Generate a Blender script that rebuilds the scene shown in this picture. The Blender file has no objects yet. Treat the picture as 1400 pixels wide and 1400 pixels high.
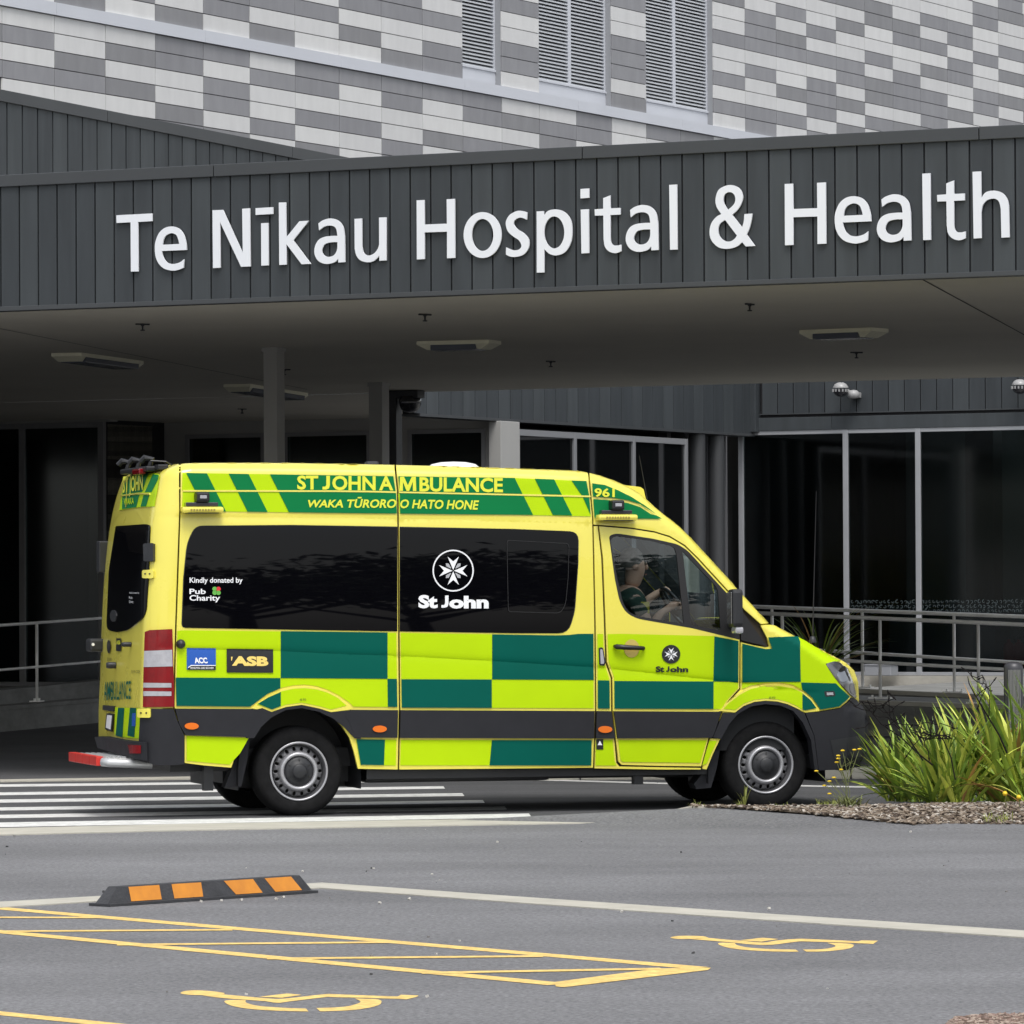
import bpy, bmesh, math, random
import numpy as np
from mathutils import Vector, Matrix
from mathutils.geometry import delaunay_2d_cdt

scene = bpy.context.scene
COL = scene.collection
PI = math.pi
# ------------------------------------------------------------------ camera
FPX, ROLL, HC = 7000.0, 0.0048, 1.65
PITCH = math.atan(113 / 7000)
cam_d = bpy.data.cameras.new("camera")
cam_d.sensor_width = 36; cam_d.lens = 36 * FPX / 1400
cam_d.clip_start = 0.5; cam_d.clip_end = 2000
cam = bpy.data.objects.new("camera", cam_d); COL.objects.link(cam)
cam.matrix_world = Matrix.Translation((0, 0, HC)) @ Matrix.Rotation(PI / 2 + PITCH, 4, 'X') @ Matrix.Rotation(-ROLL, 4, 'Z')
scene.camera = cam
# ------------------------------------------------------------------ sky, sun, exposure
SUN_EL, SUN_AZ = math.radians(62), math.radians(168)      # azimuth clockwise from +Y
world = bpy.data.worlds.new("World"); scene.world = world; world.use_nodes = True
wn = world.node_tree; bg = wn.nodes['Background']
sky = wn.nodes.new('ShaderNodeTexSky'); sky.sky_type = 'NISHITA'; sky.sun_disc = False
sky.sun_elevation = SUN_EL; sky.sun_rotation = SUN_AZ
sky.air_density = 1.2; sky.dust_density = 3.0; sky.ozone_density = 1.0
hs = wn.nodes.new('ShaderNodeHueSaturation'); hs.inputs['Saturation'].default_value = 0.28
wn.links.new(sky.outputs[0], hs.inputs['Color']); wn.links.new(hs.outputs[0], bg.inputs['Color'])
bg.inputs['Strength'].default_value = 0.15
sun_d = bpy.data.lights.new("sun", 'SUN'); sun_d.energy = 1.3; sun_d.angle = math.radians(24); sun_d.color = (1.0, 0.975, 0.94)
sun = bpy.data.objects.new("sun", sun_d); COL.objects.link(sun)
sd = Vector((math.sin(SUN_AZ) * math.cos(SUN_EL), math.cos(SUN_AZ) * math.cos(SUN_EL), math.sin(SUN_EL)))
sun.rotation_euler = (-sd).to_track_quat('-Z', 'Y').to_euler()
sun.location = (-20, -20, 40)
vs = scene.view_settings
vs.view_transform = 'Standard'; vs.look = 'None'; vs.gamma = 1.0; vs.use_curve_mapping = False
vs.exposure = 0.48

# ------------------------------------------------------------------ surveying: lines of sight of the 1400-grid onto real surfaces
CP, SP = math.cos(PITCH), math.sin(PITCH)
def sight(x, y):
    x = np.asarray(x, float); y = np.asarray(y, float)
    ix, iy = x - 700, 700 - y
    jx = ix * math.cos(ROLL) + iy * math.sin(ROLL); jy = -ix * math.sin(ROLL) + iy * math.cos(ROLL)
    Y = FPX * CP - jy * SP; Z = FPX * SP + jy * CP
    return np.stack([jx / Y, np.ones_like(jx), Z / Y], -1)
CAM = np.array([0, 0, HC])
def ground(x, y, z=0.0):
    d = sight(x, y); t = (z - HC) / d[..., 2]
    return CAM + d * t[..., None]
def at_depth(x, y, D):
    return CAM + sight(x, y) * D

class Wall:
    """vertical plane through point p, horizontal direction h (unit), n faces the viewer"""
    def __init__(s, p, h):
        s.p = np.array([p[0], p[1], 0.0]); s.h = np.array([h[0], h[1], 0.0]); s.n = np.array([h[1], -h[0], 0.0])
    def sz(s, x, y, off=0.0):
        d = sight(x, y); t = ((s.p + s.n * off - CAM) @ s.n) / (d @ s.n)
        P = CAM + d * t[..., None]
        return np.stack([(P - s.p) @ s.h, P[..., 2]], -1)
    def mat(s):
        M = Matrix.Identity(4)
        # local x along h, local y = -n (into wall), z up
        for i in range(3):
            M[i][0] = s.h[i]; M[i][1] = -s.n[i]; M[i][2] = (0, 0, 1)[i]; M[i][3] = s.p[i]
        return M

# ------------------------------------------------------------------ materials
MATS = {}
def mat(name, col, rough=0.6, metal=0.0, noise=0.0, scale=8.0, bump=0.0, coat=0.0, spec=0.5, emit=None, col2=None, detail=5.0, bscale=None, stretch=None, grain=0.0, gscale=45.0):
    if name in MATS: return MATS[name]
    m = bpy.data.materials.new(name); m.use_nodes = True; MATS[name] = m
    nt = m.node_tree; b = nt.nodes['Principled BSDF']
    c = (*col, 1) if len(col) == 3 else col
    b.inputs['Base Color'].default_value = c; b.inputs['Roughness'].default_value = rough
    b.inputs['Metallic'].default_value = metal; b.inputs['Specular IOR Level'].default_value = spec
    b.inputs['Coat Weight'].default_value = coat; b.inputs['Coat Roughness'].default_value = 0.04
    geo = nt.nodes.new('ShaderNodeNewGeometry'); POS = geo.outputs['Position']; src = POS
    if stretch:
        mp = nt.nodes.new('ShaderNodeMapping'); mp.inputs['Scale'].default_value = stretch
        nt.links.new(src, mp.inputs[0]); src = mp.outputs[0]
    if noise > 0 or col2:
        n = nt.nodes.new('ShaderNodeTexNoise'); n.inputs['Scale'].default_value = scale; n.inputs['Detail'].default_value = detail
        n.inputs['Roughness'].default_value = 0.6
        nt.links.new(src, n.inputs['Vector'])
        r = nt.nodes.new('ShaderNodeMapRange'); r.inputs[1].default_value = 0.3; r.inputs[2].default_value = 0.7
        nt.links.new(n.outputs['Fac'], r.inputs[0])
        mx = nt.nodes.new('ShaderNodeMix'); mx.data_type = 'RGBA'
        c2 = col2 if col2 else tuple(max(0, v * (1 - noise)) for v in col[:3])
        c1 = col if col2 else tuple(min(1, v * (1 + noise)) for v in col[:3])
        mx.inputs['A'].default_value = (*c1[:3], 1); mx.inputs['B'].default_value = (*c2[:3], 1)
        nt.links.new(r.outputs[0], mx.inputs['Factor']); nt.links.new(mx.outputs['Result'], b.inputs['Base Color'])
        mr = nt.nodes.new('ShaderNodeMapRange'); mr.inputs[3].default_value = max(0.02, rough * 0.85); mr.inputs[4].default_value = min(1, rough * 1.15)
        nt.links.new(n.outputs['Fac'], mr.inputs[0]); nt.links.new(mr.outputs[0], b.inputs['Roughness'])
    if grain > 0:
        n3 = nt.nodes.new('ShaderNodeTexNoise'); n3.inputs['Scale'].default_value = gscale; n3.inputs['Detail'].default_value = 6; n3.inputs['Roughness'].default_value = .75
        nt.links.new(POS, n3.inputs['Vector'])
        r3 = nt.nodes.new('ShaderNodeMapRange'); r3.inputs[1].default_value = .32; r3.inputs[2].default_value = .68; r3.inputs[3].default_value = 1 - grain; r3.inputs[4].default_value = 1 + grain
        nt.links.new(n3.outputs['Fac'], r3.inputs[0])
        m3 = nt.nodes.new('ShaderNodeVectorMath'); m3.operation = 'SCALE'
        nt.links.new(mx.outputs['Result'], m3.inputs[0]); nt.links.new(r3.outputs[0], m3.inputs['Scale']); nt.links.new(m3.outputs[0], b.inputs['Base Color'])
    if bump > 0:
        n2 = nt.nodes.new('ShaderNodeTexNoise'); n2.inputs['Scale'].default_value = bscale or scale * 8; n2.inputs['Detail'].default_value = 4
        nt.links.new(POS, n2.inputs['Vector'])
        bp = nt.nodes.new('ShaderNodeBump'); bp.inputs['Strength'].default_value = bump; bp.inputs['Distance'].default_value = 0.02
        nt.links.new(n2.outputs['Fac'], bp.inputs['Height']); nt.links.new(bp.outputs[0], b.inputs['Normal'])
    if emit:
        b.inputs['Emission Color'].default_value = (*emit[:3], 1); b.inputs['Emission Strength'].default_value = emit[3]
    return m
def glass(name, tint, rough=0.01, ior=1.5, boost=1.0):
    if name in MATS: return MATS[name]
    m = bpy.data.materials.new(name); m.use_nodes = True; MATS[name] = m
    nt = m.node_tree; out = nt.nodes['Material Output']; nt.nodes.remove(nt.nodes['Principled BSDF'])
    tr = nt.nodes.new('ShaderNodeBsdfTransparent'); tr.inputs[0].default_value = (*tint, 1)
    gl = nt.nodes.new('ShaderNodeBsdfGlossy'); gl.inputs['Roughness'].default_value = rough; gl.inputs['Color'].default_value = (1, 1, 1, 1)
    fr = nt.nodes.new('ShaderNodeFresnel'); fr.inputs[0].default_value = ior
    ml = nt.nodes.new('ShaderNodeMath'); ml.operation = 'MULTIPLY'; ml.inputs[1].default_value = boost; ml.use_clamp = True
    mx = nt.nodes.new('ShaderNodeMixShader')
    nt.links.new(fr.outputs[0], ml.inputs[0]); nt.links.new(ml.outputs[0], mx.inputs[0])
    nt.links.new(tr.outputs[0], mx.inputs[1]); nt.links.new(gl.outputs[0], mx.inputs[2]); nt.links.new(mx.outputs[0], out.inputs[0])
    return m

# ------------------------------------------------------------------ object helpers
def link(o, parent=None):
    COL.objects.link(o)
    if parent is not None: o.parent = parent
    return o
def mesh_obj(name, verts, faces, m, parent=None, smooth=False, loc=None, mats=None, fmat=None):
    me = bpy.data.meshes.new(name); me.from_pydata([tuple(map(float, v)) for v in verts], [], [tuple(f) for f in faces])
    if mats:
        for q in mats: me.materials.append(q)
        if fmat is not None: me.polygons.foreach_set('material_index', fmat)
    else: me.materials.append(m)
    if smooth: me.polygons.foreach_set('use_smooth', [True] * len(me.polygons))
    me.update()
    o = bpy.data.objects.new(name, me); link(o, parent)
    if loc is not None: o.location = loc
    return o
def empty(name, label, cat, loc=(0, 0, 0), rz=0.0, group=None, M=None):
    o = bpy.data.objects.new(name, None); link(o); o.empty_display_size = 0.3
    if M is not None: o.matrix_world = M
    else: o.location = loc; o.rotation_euler = (0, 0, rz)
    o['label'] = label; o['category'] = cat
    if group: o['group'] = group
    return o
def tag(o, label, cat, group=None, kind=None):
    o['label'] = label; o['category'] = cat
    if group: o['group'] = group
    if kind: o['kind'] = kind
    return o
def struct(o): o['kind'] = 'structure'; return o
def stuff(o): o['kind'] = 'stuff'; return o

class MB:
    """collects pieces into one mesh"""
    def __init__(s): s.v = []; s.f = []; s.mi = []
    def add(s, v, f, mi=0):
        n = len(s.v); s.v += [tuple(map(float, p)) for p in v]; s.f += [tuple(i + n for i in q) for q in f]; s.mi += [mi] * len(f); return s
    def box(s, x0, y0, z0, x1, y1, z1, mi=0, bev=0.0):
        if bev > 0:
            b = bev; v = []; 
            bm = bmesh.new(); bmesh.ops.create_cube(bm, size=1)
            for q in bm.verts: q.co = ((x0 + x1) / 2 + q.co.x * (x1 - x0), (y0 + y1) / 2 + q.co.y * (y1 - y0), (z0 + z1) / 2 + q.co.z * (z1 - z0))
            bmesh.ops.bevel(bm, geom=bm.edges[:], offset=min(b, .45 * min(abs(x1 - x0), abs(y1 - y0), abs(z1 - z0))), segments=2, profile=0.6, affect='EDGES')
            bm.verts.index_update(); r = s.add([q.co[:] for q in bm.verts], [[w.index for w in f.verts] for f in bm.faces], mi); bm.free(); return r
        v = [(x0, y0, z0), (x1, y0, z0), (x1, y1, z0), (x0, y1, z0), (x0, y0, z1), (x1, y0, z1), (x1, y1, z1), (x0, y1, z1)]
        return s.add(v, [(0, 3, 2, 1), (4, 5, 6, 7), (0, 1, 5, 4), (1, 2, 6, 5), (2, 3, 7, 6), (3, 0, 4, 7)], mi)
    def tube(s, pts, r, n=8, mi=0, cap=True):
        pts = [Vector(p) for p in pts]; rr = r if hasattr(r, '__len__') else [r] * len(pts)
        rings = []; up = None
        for i, p in enumerate(pts):
            d = (pts[min(i + 1, len(pts) - 1)] - pts[max(i - 1, 0)]).normalized()
            if up is None: up = Vector((0, 0, 1)) if abs(d.z) < .9 else Vector((1, 0, 0))
            a = d.cross(up).normalized(); b = a.cross(d).normalized(); up = b
            rings.append([p + (a * math.cos(2 * PI * k / n) + b * math.sin(2 * PI * k / n)) * rr[i] for k in range(n)])
        v = [q for rg in rings for q in rg]; f = []
        for i in range(len(pts) - 1):
            for k in range(n): f.append((i * n + k, i * n + (k + 1) % n, (i + 1) * n + (k + 1) % n, (i + 1) * n + k))
        if cap: f.append(tuple(range(n))[::-1]); f.append(tuple((len(pts) - 1) * n + k for k in range(n)))
        return s.add(v, f, mi)
    def lathe(s, prof, n=48, axis='Y', c=(0, 0, 0), mi=0):
        """prof: list of (r, a); axis along which a runs"""
        v = []; f = []
        for r, a in prof:
            for k in range(n):
                x, z = r * math.cos(2 * PI * k / n), r * math.sin(2 * PI * k / n)
                v.append((c[0] + x, c[1] + a, c[2] + z) if axis == 'Y' else (c[0] + x, c[1] + z, c[2] + a))
        for i in range(len(prof) - 1):
            for k in range(n): f.append((i * n + k, i * n + (k + 1) % n, (i + 1) * n + (k + 1) % n, (i + 1) * n + k))
        return s.add(v, f, mi)
    def build(s, name, m, parent=None, smooth=False, loc=None):
        ms = m if isinstance(m, list) else [m]
        o = mesh_obj(name, s.v, s.f, None, parent, smooth, loc, mats=ms, fmat=s.mi)
        return o

def inside(P, poly):
    x, y = P[:, 0], P[:, 1]; r = np.zeros(len(P), bool); q = np.asarray(poly)
    x0, y0 = q[-1]
    for x1, y1 in q:
        if y0 != y1:
            c = ((y1 > y) != (y0 > y)) & (x < (x0 - x1) * (y - y1) / (y0 - y1) + x1); r ^= c
        x0, y0 = x1, y1
    return r
def densify(poly, h, closed=True):
    out = []; n = len(poly)
    for i in range(n if closed else n - 1):
        a = np.array(poly[i], float); b = np.array(poly[(i + 1) % n], float); k = max(1, int(np.ceil(np.linalg.norm(b - a) / h)))
        for j in range(k): out.append(tuple(a + (b - a) * j / k))
    if not closed: out.append(tuple(poly[-1]))
    return out
def cdt(outer, holes=(), h=6.0, extra=()):
    """2-D triangulation with interior grid points: verts, tris, boundary loops (index lists)"""
    loops = [densify(outer, h)] + [densify(q, h) for q in holes]
    V = []; E = []; L = []
    for lp in loops:
        n0 = len(V); V += lp; L.append(list(range(n0, len(V)))); E += [(n0 + i, n0 + (i + 1) % len(lp)) for i in range(len(lp))]
    B = np.array(V); x0, y0 = B.min(0); x1, y1 = B.max(0)
    gx, gy = np.meshgrid(np.arange(x0 + h * .5, x1, h), np.arange(y0 + h * .5, y1, h)); G = np.stack([gx.ravel(), gy.ravel()], 1)
    if len(extra): G = np.concatenate([G, np.array(extra, float)])
    if len(G):
        ok = inside(G, outer)
        for q in holes: ok &= ~inside(G, q)
        G = G[ok]
        if len(G):
            A = np.concatenate([np.array(lp) for lp in loops]); 
            d = np.min(np.hypot(G[:, None, 0] - A[None, :, 0], G[:, None, 1] - A[None, :, 1]), 1); G = G[d > h * .3]
        V = V + [tuple(g) for g in G]
    r = delaunay_2d_cdt([Vector(v) for v in V], E, [], 0, 1e-7)
    vo = np.array([tuple(v) for v in r[0]]); T = np.array([f for f in r[2] if len(f) == 3])
    c = vo[T].mean(1); ok = inside(c, outer)
    for q in holes: ok &= ~inside(c, q)
    T = T[ok]
    # map old->new index
    mp = {}
    for ni, orig in enumerate(r[3]):
        for o_ in orig: mp[o_] = ni
    L = [[mp.get(i, i) for i in lp] for lp in L]
    return vo, T, L
def smooth_path(pts, k=5):
    """points; a third element marks a corner. Catmull-Rom between corners"""
    n = len(pts); cs = [i for i, p in enumerate(pts) if len(p) > 2]
    P = [np.array(p[:2], float) for p in pts]; out = []
    if not cs:
        for i in range(n):
            a, b, c, d = P[i - 1], P[i], P[(i + 1) % n], P[(i + 2) % n]
            for j in range(k):
                t = j / k; out.append(tuple(.5 * ((2 * b) + (-a + c) * t + (2 * a - 5 * b + 4 * c - d) * t * t + (-a + 3 * b - 3 * c + d) * t ** 3)))
        return out
    for q in range(len(cs)):
        i0 = cs[q]; i1 = cs[(q + 1) % len(cs)]; seg = []; i = i0
        while True:
            seg.append(P[i % n]); i += 1
            if i % n == i1: seg.append(P[i1]); break
        if len(seg) == 2: out.append(tuple(seg[0])); continue
        ext = [2 * seg[0] - seg[1]] + seg + [2 * seg[-1] - seg[-2]]
        for s_ in range(len(seg) - 1):
            a, b, c, d = ext[s_:s_ + 4]
            for j in range(k):
                t = j / k; out.append(tuple(.5 * ((2 * b) + (-a + c) * t + (2 * a - 5 * b + 4 * c - d) * t * t + (-a + 3 * b - 3 * c + d) * t ** 3)))
    return out
def ell(cx, cy, rx, ry, n=28, rot=0.0):
    return [(cx + rx * math.cos(2 * PI * i / n) * math.cos(rot) - ry * math.sin(2 * PI * i / n) * math.sin(rot),
             cy + rx * math.cos(2 * PI * i / n) * math.sin(rot) + ry * math.sin(2 * PI * i / n) * math.cos(rot)) for i in range(n)]
def zpts(pts, s, ox, oy): return [(p[0] / s + ox, p[1] / s + oy, *p[2:]) for p in pts]

def text2d(s, extrude=0.0, bold=0.0, shear=0.0, space=1.0):
    cu = bpy.data.curves.new("t", 'FONT'); cu.body = s; cu.offset = bold; cu.shear = shear; cu.space_character = space; cu.resolution_u = 3
    o = bpy.data.objects.new("t", cu); COL.objects.link(o)
    dg = bpy.context.evaluated_depsgraph_get(); me = bpy.data.meshes.new_from_object(o.evaluated_get(dg))
    V = np.array([v.co[:2] for v in me.vertices]); F = [tuple(p.vertices) for p in me.polygons]
    bpy.data.objects.remove(o); bpy.data.meshes.remove(me); bpy.data.curves.remove(cu)
    return V, F

# ================================================================== SETTING
M_ASPH = mat("asphalt_car_park", (0.160, 0.160, 0.165), 0.92, noise=0.20, scale=0.62, bump=0.35, bscale=140, stretch=(0.5, .9, 1), grain=.5, gscale=42, spec=.3, detail=8)
M_LANE = mat("asphalt_lane", (0.072, 0.073, 0.076), 0.9, noise=0.2, scale=0.8, bump=0.5, bscale=90, stretch=(0.3, 2, 1), grain=.3, gscale=30)
M_FORE = mat("asphalt_forecourt", (0.07, 0.07, 0.073), 0.9, noise=0.2, scale=0.6, bump=0.4, bscale=70)
M_CONC = mat("kerb_concrete", (0.43, 0.41, 0.35), 0.9, noise=0.12, scale=3, bump=0.3, bscale=60)
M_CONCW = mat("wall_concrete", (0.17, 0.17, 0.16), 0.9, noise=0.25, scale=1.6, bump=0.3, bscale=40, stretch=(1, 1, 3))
M_CTOP = mat("concrete_coping", (0.42, 0.40, 0.35), 0.9, noise=0.15, scale=2, bump=0.2)
M_WPAINT = mat("white_road_paint", (0.72, 0.72, 0.70), 0.8, scale=7, col2=(0.50, 0.50, 0.48), grain=.2, gscale=20)
M_YPAINT = mat("yellow_road_paint", (0.80, 0.56, 0.17), 0.8, scale=9, col2=(0.60, 0.41, 0.13), grain=.3, gscale=24)
M_SIDING = mat("dark_grey_siding", (0.041, 0.047, 0.052), 0.5, noise=0.16, scale=6, spec=0.4, stretch=(1, 1, .12))
M_SIDING2 = mat("dark_grey_siding_worn", (0.050, 0.057, 0.062), 0.52, noise=0.16, scale=5, spec=0.4, stretch=(1, 1, .12))
M_FLASH = mat("dark_flashing", (0.052, 0.056, 0.06), 0.4, noise=0.08, scale=0.8)
M_JOINT = mat("black_joint", (0.012, 0.012, 0.014), 0.8)
M_SOFFIT = mat("soffit_board", (0.62, 0.585, 0.51), 0.75, noise=0.05, scale=0.4)
M_SIGN = mat("sign_white", (0.80, 0.82, 0.86), 0.35)
M_WTILE = [mat("white_tile_%s" % q, c, 0.55, noise=0.045, scale=4, stretch=(1, 1, .35)) for q, c in zip("abc", ((.66, .66, .655), (.69, .69, .68), (.635, .635, .63)))]
M_GTILE = [mat("grey_tile_%s" % q, c, 0.5, noise=0.07, scale=4, stretch=(1, 1, .35)) for q, c in zip("abc", ((.255, .255, .27), (.275, .275, .29), (.24, .24, .25)))]
M_LEDGE = mat("pale_aluminium", (.60, .62, .67), 0.4, noise=0.03, scale=1)
M_REVEAL = mat("grey_reveal", (.30, .31, .33), 0.5, noise=0.04, scale=1)
M_BACK = mat("wall_backing", (.09, .09, .095), 0.9)
M_FRAMEW = mat("anodised_frame", (.45, .46, .48), 0.35, metal=0.3, noise=0.05, scale=2)
M_FRAMED = mat("dark_frame", (.24, .24, .245), 0.45, noise=0.1, scale=2)
M_STEEL = mat("brushed_steel", (.92, .91, .88), 0.3, metal=0.08, noise=0.06, scale=6)
M_COLUMN = mat("column_paint", (.36, .355, .34), 0.6, noise=0.05, scale=1)
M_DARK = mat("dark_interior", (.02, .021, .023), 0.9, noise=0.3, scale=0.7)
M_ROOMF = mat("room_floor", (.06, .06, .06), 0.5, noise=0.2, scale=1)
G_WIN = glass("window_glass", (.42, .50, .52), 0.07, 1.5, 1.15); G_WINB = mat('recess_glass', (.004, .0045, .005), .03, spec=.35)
M_LAMPB = mat("lamp_body", (.80, .77, .60), 0.5, noise=0.05, scale=6)
M_LAMPD = mat("lamp_diffuser", (.10, .11, .14), 0.25)
M_BLACK = mat("black_plastic", (.018, .019, .022), 0.45, noise=0.1, scale=8)

def px_poly(pts, z, h=0.5): return ground([p[0] for p in pts], [p[1] for p in pts], z)
def flat(name, pts3, m, parent=None, thick=0.0):
    """flat polygon (world xy) with a vertical rim of given thickness"""
    P = [(float(p[0]), float(p[1])) for p in pts3]; z = float(pts3[0][2])
    V, T, L = cdt(P, h=50)
    v = [(x, y, z) for x, y in V]; f = []
    for a, b, c in T:
        ar = (V[b][0] - V[a][0]) * (V[c][1] - V[a][1]) - (V[c][0] - V[a][0]) * (V[b][1] - V[a][1])
        f.append((a, b, c) if ar > 0 else (a, c, b))
    if thick > 0:
        n = len(v); lp = L[0]; v += [(v[i][0], v[i][1], z - thick) for i in lp]
        for k in range(len(lp)): f.append((lp[k], lp[(k + 1) % len(lp)], n + (k + 1) % len(lp), n + k))
    return mesh_obj(name, v, f, m, parent)

g = mesh_obj("ground", [(-250, -150, 0), (250, -150, 0), (250, 400, 0), (-250, 400, 0)], [(0, 1, 2, 3)], M_FORE); struct(g)
# near car park surface, up to the lane's near kerb
def sst(t): t = min(1, max(0, t)); return t * t * (3 - 2 * t)
def park_z(x, y): return .004 + .085 * sst((x - .0) / 1.2) * (1 - .35 * sst((x - 2.2) / 3)) * sst((y - 35.0) / 2.25)
PK = [(-60, -60), (60, -60), (60, 37.33), (1.30, 37.33), (0.6, 37.45), (-0.3, 37.45), (-0.6, 37.3), (-4.2, 35.6), (-60, 26)]
ex_ = [(x, y) for x in np.arange(-.4, 7.5, .35) for y in np.arange(34.8, 37.2, .3)]
Vp, Tp, Lp = cdt(PK, h=12.0, extra=ex_)
park = mesh_obj("car_park_surface", [(x, y, park_z(x, y)) for x, y in Vp], [tuple(t) if np.cross(Vp[t[1]] - Vp[t[0]], Vp[t[2]] - Vp[t[0]]) > 0 else (t[0], t[2], t[1]) for t in Tp], M_ASPH, smooth=True); struct(park)
lane = flat("service_lane", np.array([(-60, 26, .003), (-4.2, 35.6, .003), (-0.6, 37.3, .003), (1.15, 37.5, .003), (60, 37.5, .003), (60, 45.4, .003), (-60, 46.0, .003)]) + np.array([0, 0, 0.0]), M_LANE); struct(lane)

def strip(name, top, bot, z, m, parent=None, thick=0.0):
    return flat(name, np.concatenate([px_poly(top, z), px_poly(bot[::-1], z)]), m, parent, thick)
o = strip("kerb_strip", [(-200, 1136.5), (0, 1132), (240, 1126.5), (500, 1122), (722, 1118.6), (864, 1117.2)], [(-200, 1147), (0, 1141), (240, 1135), (560, 1129), (820, 1124.5), (873, 1118.6)], .012, M_CONC, thick=.02); struct(o)
o = strip("car_park_edging", [(-200, 1244), (145, 1224.3), (440, 1206.5), (700, 1225), (1050, 1249), (1500, 1278.5)], [(-200, 1253), (145, 1231), (436, 1213.5), (700, 1233), (1050, 1257.5), (1500, 1288)], .01, M_CONC, thick=.02); struct(o)
o = strip("drive_threshold", [(-200, 1068.5), (0, 1065.5), (300, 1060.8), (520, 1057.5)], [(-200, 1071.5), (0, 1068.3), (300, 1063.4), (520, 1060)], .012, M_CONC, thick=.02); struct(o)
# far kerb, cast in lengths
kb = empty("far_kerb", "low concrete kerb along the far side of the lane behind the ambulance", "kerb")
for i in range(9):
    x0, x1 = -0.6 + i * 1.2, -0.6 + (i + 1) * 1.2 - .012
    MB().box(x0, 45.42, 0, x1, 45.62, .105, bev=.015).build("kerb_stone", M_CONC, kb)
kb2 = empty("island_kerb", "thin pale concrete kerb edging the planted island by the front wheel", "kerb")
a0 = ground(872, 1118.3, 0.0)[:2]; ks = [(a0[0], 37.62, .012), (1.31, 37.36, .102), (2.6, 37.36, .106), (3.9, 37.35, .106), (5.2, 37.33, .10), (6.5, 37.3, .10)]
for (x0, y0, z0), (x1, y1, z1) in zip(ks[:-1], ks[1:]):
    MB().add([(x0, y0 - .045, -.02), (x1 - .008, y1 - .045, -.02), (x1 - .008, y1 + .06, -.02), (x0, y0 + .06, -.02), (x0, y0 - .045, z0), (x1 - .008, y1 - .045, z1), (x1 - .008, y1 + .06, z1), (x0, y0 + .06, z0)],
        [(0, 3, 2, 1), (4, 5, 6, 7), (0, 1, 5, 4), (1, 2, 6, 5), (2, 3, 7, 6), (3, 0, 4, 7)]).build("kerb_stone", M_CONC, kb2)

# ---- painted markings
def stripe_px(name, a, b, wa, wb, m, z, parent):
    pts = [(a[0], a[1] - wa), (b[0], b[1] - wb), (b[0] + wb * 1.5, b[1] + wb), (a[0], a[1] + wa)]
    return flat(name, px_poly(pts, z), m, parent)
zc = empty("zebra_crossing", "white painted crossing bars on the lane under the rear of the ambulance", "crossing")
for yl, xr, yr, w0, w1 in ((1074, 581, 1067.3, 1.9, 1.3), (1085.3, 606, 1076.5, 2, 1.7), (1095.2, 632, 1086.3, 2.2, 2), (1106, 660, 1095.7, 2.2, 2), (1116.3, 690, 1104.6, 2.4, 2.1), (1127.6, 723, 1114.8, 3.3, 2.7)):
    sl = (yr - yl) / xr
    stripe_px("bar", (-160, yl - sl * 160), (xr, yr), w0, w1, M_WPAINT, .0048, zc)
ln = empty("lane_line", "thin white painted edge line along the far side of the lane", "road line")
stripe_px("line", (700, 1065), (898, 1070.7), .9, .9, M_WPAINT, .0048, ln)
stripe_px("line", (899, 1070.8), (1300, 1078), .9, .9, M_WPAINT, .0048, ln)

def gline(name, a, b, w, m, parent, z=.0056):
    A = ground(*a, z); B = ground(*b, z); d = (B - A)[:2]; d = d / np.linalg.norm(d); n = np.array([-d[1], d[0]]) * w / 2
    v = [(A[0] + n[0], A[1] + n[1], z), (A[0] - n[0], A[1] - n[1], z), (B[0] - n[0], B[1] - n[1], z), (B[0] + n[0], B[1] + n[1], z)]
    return mesh_obj(name, v, [(0, 1, 2, 3)], m, parent)
hb = empty("hatched_bay_marking", "yellow painted hatched wedge between the two disabled parking bays", "marking")
W_ = .13
gline("border_line", (-60, 1236.5), (955, 1323.2), W_, M_YPAINT, hb)
gline("border_line", (-60, 1268), (765, 1345.6), W_, M_YPAINT, hb, .0060)
v = px_poly([(758, 1342.5), (900, 1324), (972, 1323), (968, 1326), (772, 1349.5), (760, 1348.5)], .0064); flat("border_line", v, M_YPAINT, hb)
for a, b in (((-60, 1254), (140, 1254.3)), ((-30, 1273.4), (318, 1271)), ((160, 1291.4), (530, 1288)), ((365, 1310.4), (742, 1307)), ((575, 1330), (905, 1324.2))):
    gline("hatch_line", a, b, .115, M_YPAINT, hb, .0068)
nb = empty("bay_line", "short yellow bay line entering at the lower left corner", "marking")
gline("line", (-60, 1379), (170, 1402.5), .11, M_YPAINT, nb)
def symbol(name, label, parts, s, ox, oy):
    e = empty(name, label, "marking", group="wheelchair symbols")
    for nm, pts in parts:
        P = smooth_path([(p[0] / s + ox, p[1] / s + oy, *p[2:]) for p in pts], 3)
        flat(nm, px_poly(P, .0056), M_YPAINT, e)
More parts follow.
